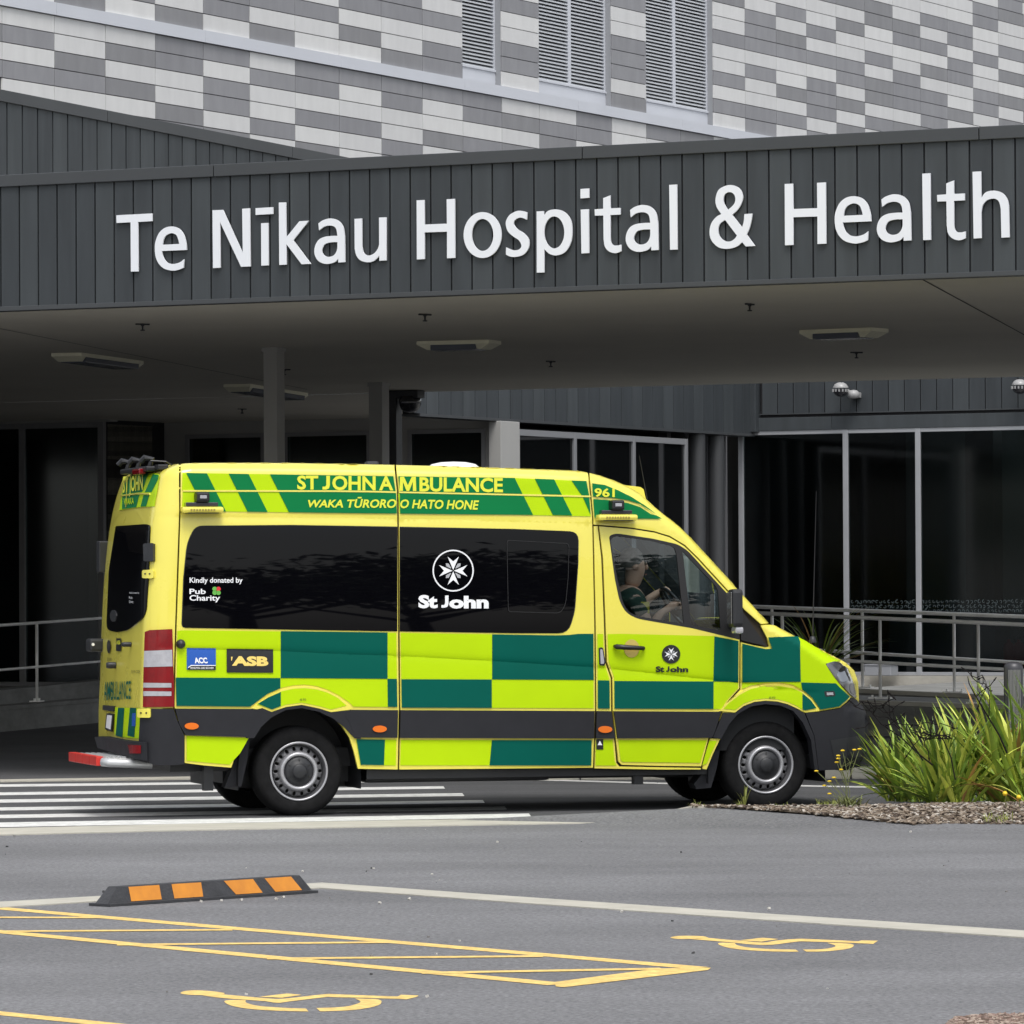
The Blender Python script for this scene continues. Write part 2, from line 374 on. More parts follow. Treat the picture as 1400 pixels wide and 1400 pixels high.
symbol("wheelchair_symbol", "yellow wheelchair symbol painted left of centre at the bottom edge of the car park", [
    ("head", [(28, 70), (60, 60), (130, 57), (230, 65), (278, 73, 1), (262, 80), (180, 84), (90, 83), (40, 78)]),
    ("body", [(150, 86, 1), (268, 80, 1), (380, 90), (465, 98), (560, 105), (620, 103), (740, 90), (850, 78), (920, 80), (1250, 92, 1), (1270, 82, 1), (1368, 86, 1), (1360, 93, 1), (1300, 108, 1), (1220, 104), (900, 96), (840, 96), (640, 120), (570, 128), (500, 118), (270, 101)]),
    ("arm", [(470, 94, 1), (600, 78), (640, 76), (712, 83, 1), (600, 99, 1)]),
    ("wheel_arc", [(275, 122), (300, 112), (395, 112, 1), (400, 128), (470, 145), (600, 155), (735, 160, 1), (748, 176, 1), (600, 173), (430, 163), (320, 145)]),
    ("wheel_arc", [(793, 157, 1), (950, 150), (1030, 130), (1040, 118), (1010, 103, 1), (1140, 108), (1158, 128), (1120, 148), (1000, 168), (815, 176, 1)])], 4.118, 240, 1340)
symbol("wheelchair_symbol", "yellow wheelchair symbol painted right of the point of the yellow hatched wedge", [
    ("head", [(30, 78), (80, 68), (160, 67), (240, 70), (275, 79, 1), (200, 86), (80, 87)]),
    ("body", [(150, 87, 1), (268, 80, 1), (400, 92), (480, 98), (620, 110), (700, 98), (820, 88), (900, 87), (1230, 102, 1), (1250, 96, 1), (1355, 98, 1), (1325, 118, 1), (1200, 113), (900, 103), (840, 104), (680, 124), (560, 123), (400, 107)]),
    ("arm", [(475, 96, 1), (560, 86), (620, 80), (720, 88, 1), (610, 104, 1)]),
    ("wheel_arc", [(335, 120), (360, 110), (440, 113, 1), (460, 128), (540, 143), (680, 152), (830, 155, 1), (850, 168, 1), (700, 167), (520, 158), (400, 143)]),
    ("wheel_arc", [(875, 155, 1), (1000, 152), (1070, 140), (1082, 128), (1030, 112, 1), (1180, 118), (1197, 135), (1150, 152), (1020, 166), (900, 168, 1)])], 4.667, 910, 1265)

# ---- rubber wheel stop
A = ground(150, 1241.2); B = ground(435, 1222); d = B - A; L_ = float(np.linalg.norm(d[:2])); rz = math.atan2(d[1], d[0])
wst = empty("wheel_stop", "black rubber wheel stop with four orange reflective patches in the car park", "wheel stop", (A[0], A[1], 0.005), rz)
M_RUB = mat("black_rubber", (.035, .036, .04), 0.75, noise=0.25, scale=9, bump=0.3, bscale=60)
M_ORG = mat("orange_patch", (.66, .25, .02), 0.5, scale=12, col2=(.55, .20, .02))
mb = MB(); prof = [(0, 0), (0, .014), (.018, .016), (.048, .098), (.054, .101), (.106, .101), (.112, .098), (.142, .016), (.16, .014), (.16, 0)]
def stopsec(x, k): return [(x + (0 if z < .02 else k), y, z) for y, z in prof]
secs = [(0, 0), (0.045, 0.05), (L_ - .045, -.05), (L_, 0)]
v = []; 
for q, (x, k) in enumerate(secs):
    v += [(x + (k * (z - .018) / .08 if z > .018 else 0) - (0 if 0 < q < 3 else (0.0)), y, z if (0 < q < 3) else min(z, .014)) for y, z in prof]
f = []; n = len(prof)
for q in range(3):
    for k in range(n - 1): f.append((q * n + k, (q + 1) * n + k, (q + 1) * n + k + 1, q * n + k + 1))
f.append(tuple(range(n))); f.append(tuple(3 * n + k for k in range(n))[::-1])
mb.add(v, f).build("rubber_body", M_RUB, wst)
def stop_pt(t, k, off=.002):   # t along, k 0..1 up the front face
    y = .0188 + (.0477 - .0188) * k - off; z = .018 + (.097 - .018) * k + off * .5
    return (t, y, z)
for b0, b1, t0, t1 in ((181.4, 222, 182.6, 223.5), (239, 278, 240, 280), (323, 360, 311, 351.5), (378, 415.5, 367.7, 405)):
    T_ = lambda x: (x - 150) / (435 - 150) * L_
    fr = lambda x, k: T_(x)
    v = [stop_pt(T_(b0), .02), stop_pt(T_(b1), .02), stop_pt(T_(t1), .98), stop_pt(T_(t0), .98)]
    mesh_obj("reflective_patch", v, [(0, 1, 2, 3)], M_ORG, wst)

# ================================================================== BUILDINGS
TB = math.atan(3604 / 7000)
hB = (math.sin(TB), math.cos(TB)); hA = (math.cos(TB), -math.sin(TB))
def wallA(x, D): p = at_depth(x, 813, D); return Wall(p, hA)
def wallB(x, D): p = at_depth(x, 813, D); return Wall(p, hB)
def seams(W, xs, y): return [float(v) for v in W.sz(np.array(xs, float), np.full(len(xs), y, float))[:, 0]]
def wbox(mb, s0, s1, z0, z1, front, back, mi=0, bev=0):   # front: distance proud of plane; back: depth behind
    return mb.box(s0, -front, z0, s1, back, z1, mi, bev)
rnd = random.Random(7)

# ---- canopy
CF = wallA(0, 46.2)
CTOP = float(CF.sz(0., 240.)[1]); CBOT = float(CF.sz(0., 424.)[1]); CCAP = float(CF.sz(0., 254.5)[1])
SZ = CBOT + .02
sR = float(CF.sz(1400., 300.)[0]) + 4.0; sL = -30.0
canopy = empty("entrance_canopy", "long dark grey clad entrance canopy carrying the hospital name", "canopy", M=CF.mat())
xs1 = [7, 79, 150, 223, 295, 367, 440, 513, 586, 661, 735, 810, 885, 960, 1035, 1111, 1187, 1263, 1340]
sm = seams(CF, [x / 2.8 for x in xs1] + [x / 2.545 + 450 for x in (213, 284, 355, 426, 498, 570, 642, 715, 788, 861, 935, 1009, 1084, 1157, 1231, 1307, 1384)] + [x / 2.8 + 900 for x in (262, 344, 428, 512, 596, 682, 766, 851, 938, 1023, 1109, 1194, 1283, 1371)], 320)
n_ = len(sm); pitch = (sm[-1] - sm[0]) / (n_ - 1)
k0 = -12; k1 = n_ + 10
me_cache = {}
def panel_mesh(w, h, t, m, edge=.0):
    key = (round(w, 3), round(h, 3), t, m.name)
    if key not in me_cache:
        mb = MB(); g_ = .0075
        # shallow pan: face + returned edges, slightly raised rib beside the joint
        x0, x1 = g_, w - g_
        mb.add([(x0, 0, 0), (x0, -t, 0), (x0 + .004, -t - .002, 0), (x0 + .018, -t, 0), (x1, -t, 0), (x1, 0, 0), (x0, 0, h), (x0, -t, h), (x0 + .004, -t - .002, h), (x0 + .018, -t, h), (x1, -t, h), (x1, 0, h)],
               [(0, 1, 7, 6), (1, 2, 8, 7), (2, 3, 9, 8), (3, 4, 10, 9), (4, 5, 11, 10), (0, 5, 4, 3, 2, 1), (6, 7, 8, 9, 10, 11)])
        me = bpy.data.meshes.new("panel"); me.from_pydata(mb.v, [], mb.f); me.materials.append(m); me.update(); me_cache[key] = me
    return me_cache[key]
def add_panel(parent, s, z0, w, h, t=.02, m=None, y=0.0):
    m = m or (M_SIDING if rnd.random() < .65 else M_SIDING2)
    o = bpy.data.objects.new("cladding_panel", panel_mesh(w, h, t, m)); link(o, parent); o.location = (s, y, z0); return o
for k in range(k0, k1):
    add_panel(canopy, sm[0] + k * pitch, CBOT + .03, pitch, CCAP - CBOT - .03)
wbox(MB(), sL, sR, CBOT + .02, CCAP + .06, -.001, .10).build("fascia_backing", M_JOINT, canopy)
seam_s = seams(CF, [295, 799, 1341], 205)
edges = [sL] + seam_s + [sR]
for a, b in zip(edges[:-1], edges[1:]):
    wbox(MB(), a + .004, b - .004, CCAP - .012, CTOP, .045, .35, bev=.006).build("cap_flashing", M_FLASH, canopy)
wbox(MB(), sL, sR, CBOT - .012, CBOT + .03, .032, .12, bev=.004).build("bottom_trim", M_FLASH, canopy)
# soffit and roof deck (structure behind the fascia)
bk = ground(1200., 520., SZ); BACKW = Wall(bk, hA)
depth_back = float((bk - CF.p) @ (-CF.n))
MB().box(sL, .12, SZ, sR, depth_back, SZ + .18).build("soffit", M_SOFFIT, canopy)
MB().box(sL, .35, CTOP - .35, sR, depth_back, CTOP - .25).build("roof_deck", M_FLASH, canopy)
def to_local(M, P): return M.inverted() @ Vector([float(q) for q in P])
MC = CF.mat()
for a, b in (((1258, 380), (1420, 468)), ((-40, 441), (420, 532))):
    p, q = to_local(MC, ground(*map(float, a), SZ)), to_local(MC, ground(*map(float, b), SZ))
    dd = (q - p).normalized(); nn = Vector((-dd.y, dd.x, 0)) * .008
    mesh_obj("soffit_joint", [(r + sgn * nn + Vector((0, 0, -.003)))[:] for r, sgn in ((p, 1), (p, -1), (q, -1), (q, 1))], [(0, 1, 2, 3)], M_JOINT, canopy)
# columns
def column(x0, x1, ytop, label):
    P = ground((x0 + x1) / 2., float(ytop), SZ); w = (x1 - x0) / 7000 * P[1] * .80
    e = empty("canopy_column", label, "column", (P[0], P[1], 0), -TB, "columns under the canopy")
    MB().box(-w / 2, -w / 2, 0.0, w / 2, w / 2, SZ, bev=.01).build("post", M_COLUMN, e)
    MB().box(-w / 2 - .03, -w / 2 - .03, 0, w / 2 + .03, w / 2 + .03, .03).build("base_plate", M_FRAMED, e)
    MB().box(-w / 2 - .012, -w / 2 - .012, SZ - .05, w / 2 + .012, w / 2 + .012, SZ - .002).build("top_collar", M_COLUMN, e)
column(361, 388, 475, "pale square column nearest the ambulance, left of the middle of the canopy")
column(505, 531, 523, "pale square column further back, beside the black post")
P = ground(538., 534., SZ)
e = empty("black_post", "black post with a dome camera on its top under the canopy", "post", (P[0], P[1], 0), -TB)
MB().box(-.08, -.08, 0, .08, .08, SZ - .002, bev=.01).build("post", M_BLACK, e)
MB().box(.08, -.10, SZ - .10, .40, .10, SZ - .003, bev=.01).build("arm", M_BLACK, e)
mb = MB(); mb.lathe([(.0, -.15), (.07, -.14), (.12, -.10), (.14, -.04), (.145, 0), (.13, .06), (0, .06)], 20, 'Z', (.24, 0, SZ - .14)); mb.build("dome", mat("smoked_dome", (.02, .02, .025), 0.1, coat=1.0), e, smooth=True)

# ceiling lamps and sprinklers
for a, b, lab in (((575, 474), (680, 471.5), "cream ceiling lamp nearest the middle of the canopy soffit"), ((1102, 459), (1206, 455), "cream ceiling lamp at the right end of the soffit"),
                  ((88, 488), (179, 500), "cream ceiling lamp at the far left of the soffit"), ((321, 530), (406, 543), "dim cream ceiling lamp partly behind the pale column")):
    p, q = ground(*map(float, a), SZ - .05), ground(*map(float, b), SZ - .05); c = (p + q) / 2; dd = q - p; ln_ = float(np.linalg.norm(dd[:2]))
    e = empty("ceiling_lamp", lab, "lamp", (c[0], c[1], SZ), math.atan2(dd[1], dd[0]), "ceiling lamps under the canopy")
    hl = ln_ / 2; mb = MB(); z0, z1 = -.092, -.002; ln_ *= .94; hl = ln_ / 2
    v = []
    for zz, e1, e2 in ((z1, hl, .17), (z1 - .035, hl, .17), (z0, hl - .10, .13)):
        v += [(-e1, -e2, zz), (e1, -e2, zz), (e1, e2, zz), (-e1, e2, zz)]
    f = [(0, 1, 2, 3), (11, 10, 9, 8)] + [(i * 4 + k, (i + 1) * 4 + k, (i + 1) * 4 + (k + 1) % 4, i * 4 + (k + 1) % 4) for i in range(2) for k in range(4)]
    mb.add(v, f).build("housing", M_LAMPB, e)
    MB().box(-hl + .15, -.168, z0 - .008, hl - .15, .12, z0 + .05, bev=.008).build("diffuser", M_LAMPD, e)
for i, (x, y, where) in enumerate(((581, 436, "just above the middle ceiling lamp"), (1025, 422, "above and left of the right ceiling lamp"), (753, 499, "below and right of the middle ceiling lamp"), (1171, 487, "below the right ceiling lamp"), (195, 449, "above the left ceiling lamp"), (331, 563, "deep under the canopy near the windows"), (389, 510, "right of the top of the nearer column"))):
    P = ground(float(x), float(y), SZ - .05)
    e = empty("sprinkler", "small dark ceiling sprinkler " + where, "sprinkler", (P[0], P[1], SZ), rnd.random(), "sprinklers in the soffit")
    MB().box(-.07, -.012, -.018, .07, .012, -.004, bev=.004).build("arm", M_BLACK, e)
    MB().lathe([(.0, -.075), (.022, -.073), (.022, -.063), (.008, -.06), (.010, -.03), (.02, -.02), (.02, -.004)], 10, 'Z').build("head", M_BLACK, e)

# ---- lettering
sign = empty("hospital_sign", "raised white lettering naming the hospital across the dark canopy fascia", "sign", M=CF.mat())
def letter(name, contours, at_px=None, ref_px=None, label=None):
    """contours in 1400-grid px; contour[0] outer, others holes. optional re-placement from ref_px to at_px"""
    offz = 0.050
    cs = [np.array([CF.sz(float(p[0]), float(p[1]), offz) for p in smooth_path(c, 5)]) for c in contours]
    if at_px is not None:
        dlt = CF.sz(float(at_px[0]), float(at_px[1]), offz) - CF.sz(float(ref_px[0]), float(ref_px[1]), offz)
        cs = [c + dlt for c in cs]
    V, T, L = cdt([tuple(p) for p in cs[0]], [[tuple(p) for p in c] for c in cs[1:]], h=5)
    f = []; v = [(x, -.050, z) for x, z in V]
    for a, b, c in T:
        ar = (V[b][0] - V[a][0]) * (V[c][1] - V[a][1]) - (V[c][0] - V[a][0]) * (V[b][1] - V[a][1]); f.append((a, b, c) if ar > 0 else (a, c, b))
    for lp in L:
        n = len(v); v += [(V[i][0], -.036, V[i][1]) for i in lp]
        for k in range(len(lp)): f.append((lp[k], n + k, n + (k + 1) % len(lp), lp[(k + 1) % len(lp)]))
    o = mesh_obj(name, v, f, M_SIGN, sign)
    if label: o['label'] = label
Z1 = lambda c: zpts(c, 7, 150, 260); Z2 = lambda c: zpts(c, 7, 340, 260); Z3 = lambda c: zpts(c, 6.087, 560, 240)
Z4 = lambda c: zpts(c, 5.185, 770, 230); Z5 = lambda c: zpts(c, 7.368, 1060, 220); Z6 = lambda c: zpts(c, 8.235, 1230, 220)
C = lambda *p: [(a, b, 1) for a, b in p]
gT = [Z1(C((63, 240), (406, 222), (406, 296), (270, 304), (273, 777), (202, 779), (199, 307), (65, 314)))]
ge = [Z1([(736, 572, 1), (729, 500), (705, 420), (660, 367), (595, 347), (525, 362), (470, 412), (438, 490), (431, 560), (440, 640), (470, 705), (520, 750), (595, 770), (655, 762), (706, 742, 1), (711, 660, 1), (680, 685), (640, 701), (600, 706), (555, 695), (522, 662), (505, 620), (498, 582, 1)]),
      Z1([(505, 522, 1), (515, 470), (540, 432), (590, 411), (635, 428), (655, 470), (665, 514, 1)])]
gN = [Z1(C((983, 192), (1082, 188), (1273, 606), (1267, 178), (1340, 172), (1346, 730), (1256, 733), (1055, 305), (1058, 742), (988, 746)))]
gm = [Z2(C((65, 172), (232, 162), (232, 227), (66, 237)))]; gi = [Z2(C((118, 316), (186, 313), (189, 719), (120, 722)))]
gk = [Z2(C((288, 118), (355, 116), (359, 452), (485, 297), (576, 292), (425, 480), (594, 705), (506, 709), (360, 515), (361, 712), (292, 716)))]
ga = [Z2([(667, 318, 1), (710, 288), (780, 270), (850, 288), (900, 345), (918, 440, 1), (922, 688, 1), (857, 692, 1), (857, 655, 1), (820, 690), (740, 706), (670, 680), (632, 620), (632, 545), (665, 480), (720, 448), (790, 438), (848, 436, 1), (840, 380), (820, 350), (775, 338), (720, 350), (673, 385, 1)]),
      Z2([(849, 497, 1), (780, 500), (725, 520), (700, 580), (720, 622), (765, 638), (815, 622), (845, 570)])]
gu = [Z2([(1012, 274, 1), (1082, 270, 1), (1084, 540, 1), (1095, 590), (1120, 618), (1155, 624), (1200, 605), (1235, 560), (1248, 520, 1), (1247, 262, 1), (1317, 259, 1), (1317, 672, 1), (1250, 675, 1), (1250, 628, 1), (1200, 675), (1140, 690), (1070, 672), (1030, 625), (1014, 560, 1)])]
gH = [Z3(C((58, 206), (122, 203), (124, 407), (310, 400), (308, 197), (375, 193), (378, 685), (311, 688), (311, 467), (124, 473), (124, 695), (60, 698)))]
go = [Z3(ell(606, 495, 157, 191, 20)), Z3(ell(606.5, 494, 90, 133, 20))]
gs = [Z3([(978, 307, 1), (940, 295), (890, 296), (830, 330), (800, 390), (815, 460), (860, 505), (910, 540), (930, 585), (910, 615), (870, 622), (835, 612), (803, 598, 1), (801, 658, 1), (840, 675), (890, 676), (950, 655), (990, 600), (990, 530), (950, 480), (900, 448), (868, 410), (872, 375), (905, 352), (940, 353), (974, 367, 1)])]
gp = [Z3([(1057, 298, 1), (1115, 296, 1), (1117, 335, 1), (1150, 295), (1220, 281), (1290, 305), (1340, 370), (1353, 470), (1340, 560), (1295, 635), (1225, 664), (1165, 652), (1120, 612, 1), (1119, 806, 1), (1058, 808, 1)]), Z3(ell(1203, 473, 84, 133, 18))]
gd = [Z4(C((122, 147), (183, 143), (183, 209), (122, 214)))]; gi2 = [Z4(C((124, 293), (180, 290), (183, 601), (129, 604)))]
gt = [Z4([(283, 212, 1), (333, 192, 1), (334, 284, 1), (405, 281, 1), (405, 328, 1), (334, 332, 1), (334, 490, 1), (338, 525), (355, 545), (385, 547), (411, 541, 1), (411, 588, 1), (370, 602), (325, 590), (295, 555), (286, 500, 1), (284, 335, 1), (224, 336, 1), (222, 291, 1), (283, 287, 1)])]
gl = [Z4(C((751, 118), (806, 115), (809, 576), (757, 578)))]
gand = [Z4([(1284, 325, 1), (1340, 321, 1), (1332, 375), (1318, 430), (1300, 470, 1), (1359, 551, 1), (1294, 554, 1), (1268, 524, 1), (1230, 555), (1165, 571), (1100, 560), (1050, 510), (1037, 450), (1050, 390), (1085, 345), (1120, 325, 1), (1088, 275), (1079, 220), (1100, 155), (1150, 125), (1200, 120), (1250, 145), (1273, 200), (1262, 250), (1235, 295), (1197, 330, 1), (1268, 420, 1), (1280, 375)]),
        Z4([(1167, 296, 1), (1140, 250), (1136, 210), (1150, 180), (1178, 169), (1208, 182), (1220, 215), (1210, 255)]), Z4([(1147, 366, 1), (1110, 395), (1098, 440), (1110, 485), (1145, 515), (1185, 518), (1215, 500), (1231, 477, 1)])]
gh = [Z6([(820, 122, 1), (915, 117, 1), (918, 420, 1), (960, 360), (1020, 337), (1090, 337), (1160, 365), (1210, 430), (1228, 500, 1), (1236, 860, 1), (1145, 864, 1), (1138, 540, 1), (1120, 465), (1085, 430), (1040, 425), (980, 445), (935, 500), (918, 580, 1), (921, 868, 1), (832, 874, 1)])]
for gg in (gT, ge, gN, gm, gi, gk, ga, gu, gH, go, gs, gp, gd, gi2, gt): letter("letter", gg)
letter("letter", ga, Z4([(675, 579)])[0], Z2([(922, 688)])[0]); letter("letter", gl); letter("letter", gand)
letter("letter", gH, Z5([(97, 850)])[0], Z3([(60, 698)])[0]); letter("letter", ge, Z5([(966, 608)])[0], Z1([(736, 572)])[0])
letter("letter", ga, Z5([(1369, 800)])[0], Z2([(922, 688)])[0]); letter("letter", gl, Z6([(264, 892)])[0], Z4([(757, 578)])[0])
letter("letter", gt, Z6([(742, 793)])[0], Z4([(411, 541)])[0]); letter("letter", gh)

# ---- tiled upper building
UW = wallB(0, 78.0)
ub = empty("tiled_building", "upper storey clad in white and grey tiles behind the canopy", "building", M=UW.mat())
cx = [1.4, 72.5, 142, 210, 275.7, 339, 401, 461.4, 519, 575.3, 630.3, 683.8, 734.9, 785.5, 834.3, 881.4, 928, 973.8, 1016.8, 1059.6, 1101, 1141.8, 1180.7, 1219, 1256.8, 1294, 1328.6, 1363.2, 1396.4]
cs_ = np.array(seams(UW, cx, 100)); nfit = np.polyfit(np.arange(len(cs_)), cs_, 1); cw = float(nfit[0])
colS = [float(np.polyval(nfit, i)) * .35 + float(cs_[i]) * .65 if i < len(cs_) else float(np.polyval(nfit, i)) for i in range(31)]
zl0 = float(UW.sz(0., 8.1)[1]); rowh = (float(UW.sz(0., 8.1)[1]) - float(UW.sz(0., 106.1)[1])) / 4; zl1 = zl0 + .743 * rowh
below = ["WDWDW", "WWDDW", "WDWDW", "DDWWDD", "DWDDWD", "WDWWDW", "DDWDWD", "DWWDWWD", "DDWWDDW", "DWWDWDW", "DDWDDW", "WDWDW", "WDDWD", "DDWDD", "WWDW", "DWDD", "DDWD", "WDWD", "DW"]
above = ["WDW", "DWD", "WDW", "DWDW", "WDDW", "DWDWD", "WWDWW", "WDWDDW", "DWWDDWD", "DDWDWDW", None, "WDDWWDWD", None, None, "DWDDDWWDW", None, None,
         "WDWDWWDWWDW", "DDWWDWDDDWW", "WDWDWWDDWDWD", "DWDDDWDWDWWD", "DDWDWDDWWDWD", "DWDWDDWDWWDDWD", "WDDWDDDWWDDWWD", "DWDDDDWDWDWDWW", "WDWWDWWDDWDDWWD", "DWDWWDDWWDWWDDWD", "WDDWDWDWDWDWWDDD", "DWDWWDDWDWDWWDWD", "WDWDWDDWDWWDWDWD"]
# the last above-strings are read upward from the first row over the ledge
tile_me = {}
def tile(s0, s1, z0, z1, k):
    key = (round(s1 - s0, 4), round(z1 - z0, 4)); g_ = .007
    kk = (key, k)
    if kk not in tile_me:
        w, h = s1 - s0, z1 - z0; mb = MB()
        x0, x1, a0, a1, t = g_, w - g_, g_, h - g_, .03
        mb.box(x0, -t, a0, x1, 0, a1)
        me = bpy.data.meshes.new("tile"); me.from_pydata(mb.v, [], mb.f); me.materials.append(k); me.update(); tile_me[kk] = me
    o = bpy.data.objects.new("tile", tile_me[kk]); link(o, ub); o.location = (s0, -rnd.random() * .003, z0); return o
def mt(ch): return (M_WTILE if ch == 'W' else M_GTILE)[rnd.randrange(3)]
for c in range(-1, 29):
    s0, s1 = (colS[c], colS[c + 1]) if c >= 0 else (colS[0] - cw, colS[0])
    bl = below[c] if 0 <= c < len(below) else "WDWD"
    for r in range(min(len(bl) + 0, 8) if c < 19 else 0): tile(s0, s1, zl0 - (r + 1) * rowh, zl0 - r * rowh, mt(bl[r]))
    ab = above[c] if 0 <= c < len(above) else "WDW"
    if ab is None: continue
    nvis = 0
    if c < 3: ab = ab[:2]
    for r in range(len(ab)):
        if c >= 17 and r < 0: continue
        tile(s0, s1, zl1 + r * rowh, zl1 + (r + 1) * rowh, mt(ab[r]))
# backing with openings at the louvred windows, and the mass behind
wins = [(10, 11), (12, 14), (15, 17)]
zt = zl1 + 18 * rowh; s_end = colS[30]
rec = .155
parts = [(colS[0] - cw - 4, colS[10]), (colS[11], colS[12]), (colS[14], colS[15]), (colS[17], s_end + 6)]
mb = MB()
for a, b in parts: mb.box(a, .0, zl1, b, .30, zt)
mb.box(colS[0] - cw - 4, .0, CTOP - .6, s_end + 6, .30, zl1); mb.build("wall_backing", M_BACK, ub)
le = [colS[0] - cw] + [colS[i] for i in (1, 4, 7, 10, 13, 16, 19)] + [s_end]
for a, b in zip(le[:-1], le[1:]): MB().box(a + .003, -.075, zl0 + .004, b - .003, .01, zl1 - .004).build("ledge", M_LEDGE, ub)
M_SLAT = mat("louvre_slat", (.62, .64, .67), 0.4)
wz = {0: colS[10], }
zlb = zl1 + rowh * 1.0; zlt = zt
for wi, (ca, cb) in enumerate(wins):
    a, b = colS[ca], colS[cb]
    fr = MB(); y0, y1 = rec - .05, rec + .02
    fr.box(a, y0 - .01, zl1 - .004, b, y1, zlb)                       # apron
    fr.box(a, rec - .055, zlb, a + .05, y1, zlt); fr.box(b - .06, rec - .055, zlb, b, y1, zlt)
    mids = [(a + b) / 2] if cb - ca > 1 else []
    if mids: fr.box(mids[0] - .06, rec - .055, zlb, mids[0] + .06, y1, zlt)
    wf = fr.build("louvre_window", M_LEDGE, ub)
    MB().box(a, y0 - .03, zlb - .02, b, y0 - .01, zlb + .015).build("sill", M_LEDGE, wf)
    MB().box(b - .012, -.012, zl1 - .02, b + .002, rec + .1, zlt).build("reveal", M_REVEAL, wf)
    MB().box(a, rec + .10, zl1, b, rec + .12, zlt).build("dark_back", M_JOINT, wf)
    sl = MB(); banks = [(a + .05, (mids[0] - .06) if mids else b - .06)] + ([(mids[0] + .06, b - .06)] if mids else [])
    for (p, q) in banks:
        z = zlb + .02
        while z < zl1 + 12.5 * rowh:
            sl.add([(p, y0 - .005, z), (q, y0 - .005, z), (q, y0 + .05, z + .05), (p, y0 + .05, z + .05), (p, y0 + .001, z - .006), (q, y0 + .001, z - .006), (q, y0 + .056, z + .044), (p, y0 + .056, z + .044), (p, y0 - .005, z + .022), (q, y0 - .005, z + .022)],
                   [(0, 1, 2, 3), (4, 7, 6, 5), (0, 4, 5, 1), (0, 8, 9, 1)]); z += .0672
    stuff(sl.build("slats", M_SLAT, wf))
tag(mesh_obj("far_building_mass", [(-14, 96, 0), (6, 140, 0), (60, 190, 0), (40, 200, 0), (-40, 150, 0), (-14, 96, 14), (6, 140, 14), (60, 190, 14), (40, 200, 14), (-40, 150, 14)], [(0, 1, 6, 5), (1, 2, 7, 6), (2, 3, 8, 7), (3, 4, 9, 8), (4, 0, 5, 9), (5, 6, 7, 8, 9)], M_BACK), "plain dark rear block of the hospital hidden behind the tiled storey", "building")

# ---- dark clad wall rising over the canopy at the left
LW = wallB(0, 70.0)
lw = empty("dark_clad_wall", "dark grey ribbed wall with sloping top above the canopy at the left", "wall", M=LW.mat())
sA = seams(LW, [7.9, 392.9], 180); pl = (sA[1] - sA[0]) / 20
pa = LW.sz(0., 136.6); pb = LW.sz(396., 214.); fa = LW.sz(0., 123.); fb = LW.sz(461., 213.4)
ztop = lambda s: pa[1] + (pb[1] - pa[1]) * (s - pa[0]) / (pb[0] - pa[0])
ztf = lambda s: fa[1] + (fb[1] - fa[1]) * (s - fa[0]) / (fb[0] - fa[0])
for k in range(-4, 27):
    s0 = sA[0] + k * pl; h0, h1 = float(ztop(s0)), float(ztop(s0 + pl)); zb = 4.6; g_ = .017; t = .02
    MB().add([(s0 + g_, 0, zb), (s0 + g_, -t, zb), (s0 + pl - g_, -t, zb), (s0 + pl - g_, 0, zb), (s0 + g_, 0, h0), (s0 + g_, -t, h0), (s0 + pl - g_, -t, h1), (s0 + pl - g_, 0, h1)],
             [(0, 1, 5, 4), (1, 2, 6, 5), (2, 3, 7, 6), (4, 5, 6, 7)]).build("cladding_panel", M_SIDING if k % 3 else M_SIDING2, lw)
fj = seams(LW, [-120, 143, 396, 560], 150)
for a, b in zip(fj[:-1], fj[1:]):
    a += .006; b -= .006; v = []
    for s_ in (a, b):
        v += [(s_, .35, float(ztop(s_)) - .02), (s_, -.05, float(ztop(s_)) - .02), (s_, -.05, float(ztf(s_))), (s_, .35, float(ztf(s_)))]
    MB().add(v, [(0, 1, 5, 4), (1, 2, 6, 5), (2, 3, 7, 6), (0, 3, 2, 1), (4, 5, 6, 7)]).build("flashing", M_FLASH, lw)
s0, s1 = fj[0], fj[-1]
MB().add([(s0, .001, 4.5), (s1, .001, 4.5), (s1, .001, float(ztop(s1))), (s0, .001, float(ztop(s0))), (s0, .3, 5), (s1, .3, 5), (s1, .3, float(ztop(s1))), (s0, .3, float(ztop(s0)))], [(0, 1, 2, 3), (5, 4, 7, 6), (3, 2, 6, 7)]).build("wall_backing", M_JOINT, lw)

# ---- lower walls under and beyond the canopy
FZ = .34
BL = wallB(570, 72.0)
cr = BL.sz(1030., 560.); Pc = BL.p + BL.h * cr[0]
AR = Wall(Pc, hA)                      # right glazed front
def frame_set(parent, W, xs, yh, ybase_z, zh, m, fw=.05, proud=.02, dep=.06, glassm=G_WIN, head=.06, offs=0.0):
    """mullions at the given centre px, panes between"""
    ss = seams(W, xs, 700) if not isinstance(xs[0], tuple) else None
    for i, s in enumerate(ss):
        MB().box(s - fw / 2, -proud, ybase_z, s + fw / 2, dep, zh, bev=.006).build("mullion", m, parent)
    for a, b in zip(ss[:-1], ss[1:]):
        pn = MB().box(a + fw / 2 + .002, .015, ybase_z + .055, b - fw / 2 - .002, .03, zh - head - .002).build("pane", glassm, parent)
        MB().box(a + fw / 2 + .001, -proud + .006, zh - head, b - fw / 2 - .001, dep - .004, zh, bev=.004).build("head_rail", m, parent)
        MB().box(a + fw / 2 + .001, -proud + .006, ybase_z, b - fw / 2 - .001, dep - .004, ybase_z + .052, bev=.004).build("bottom_rail", m, parent)
    return ss
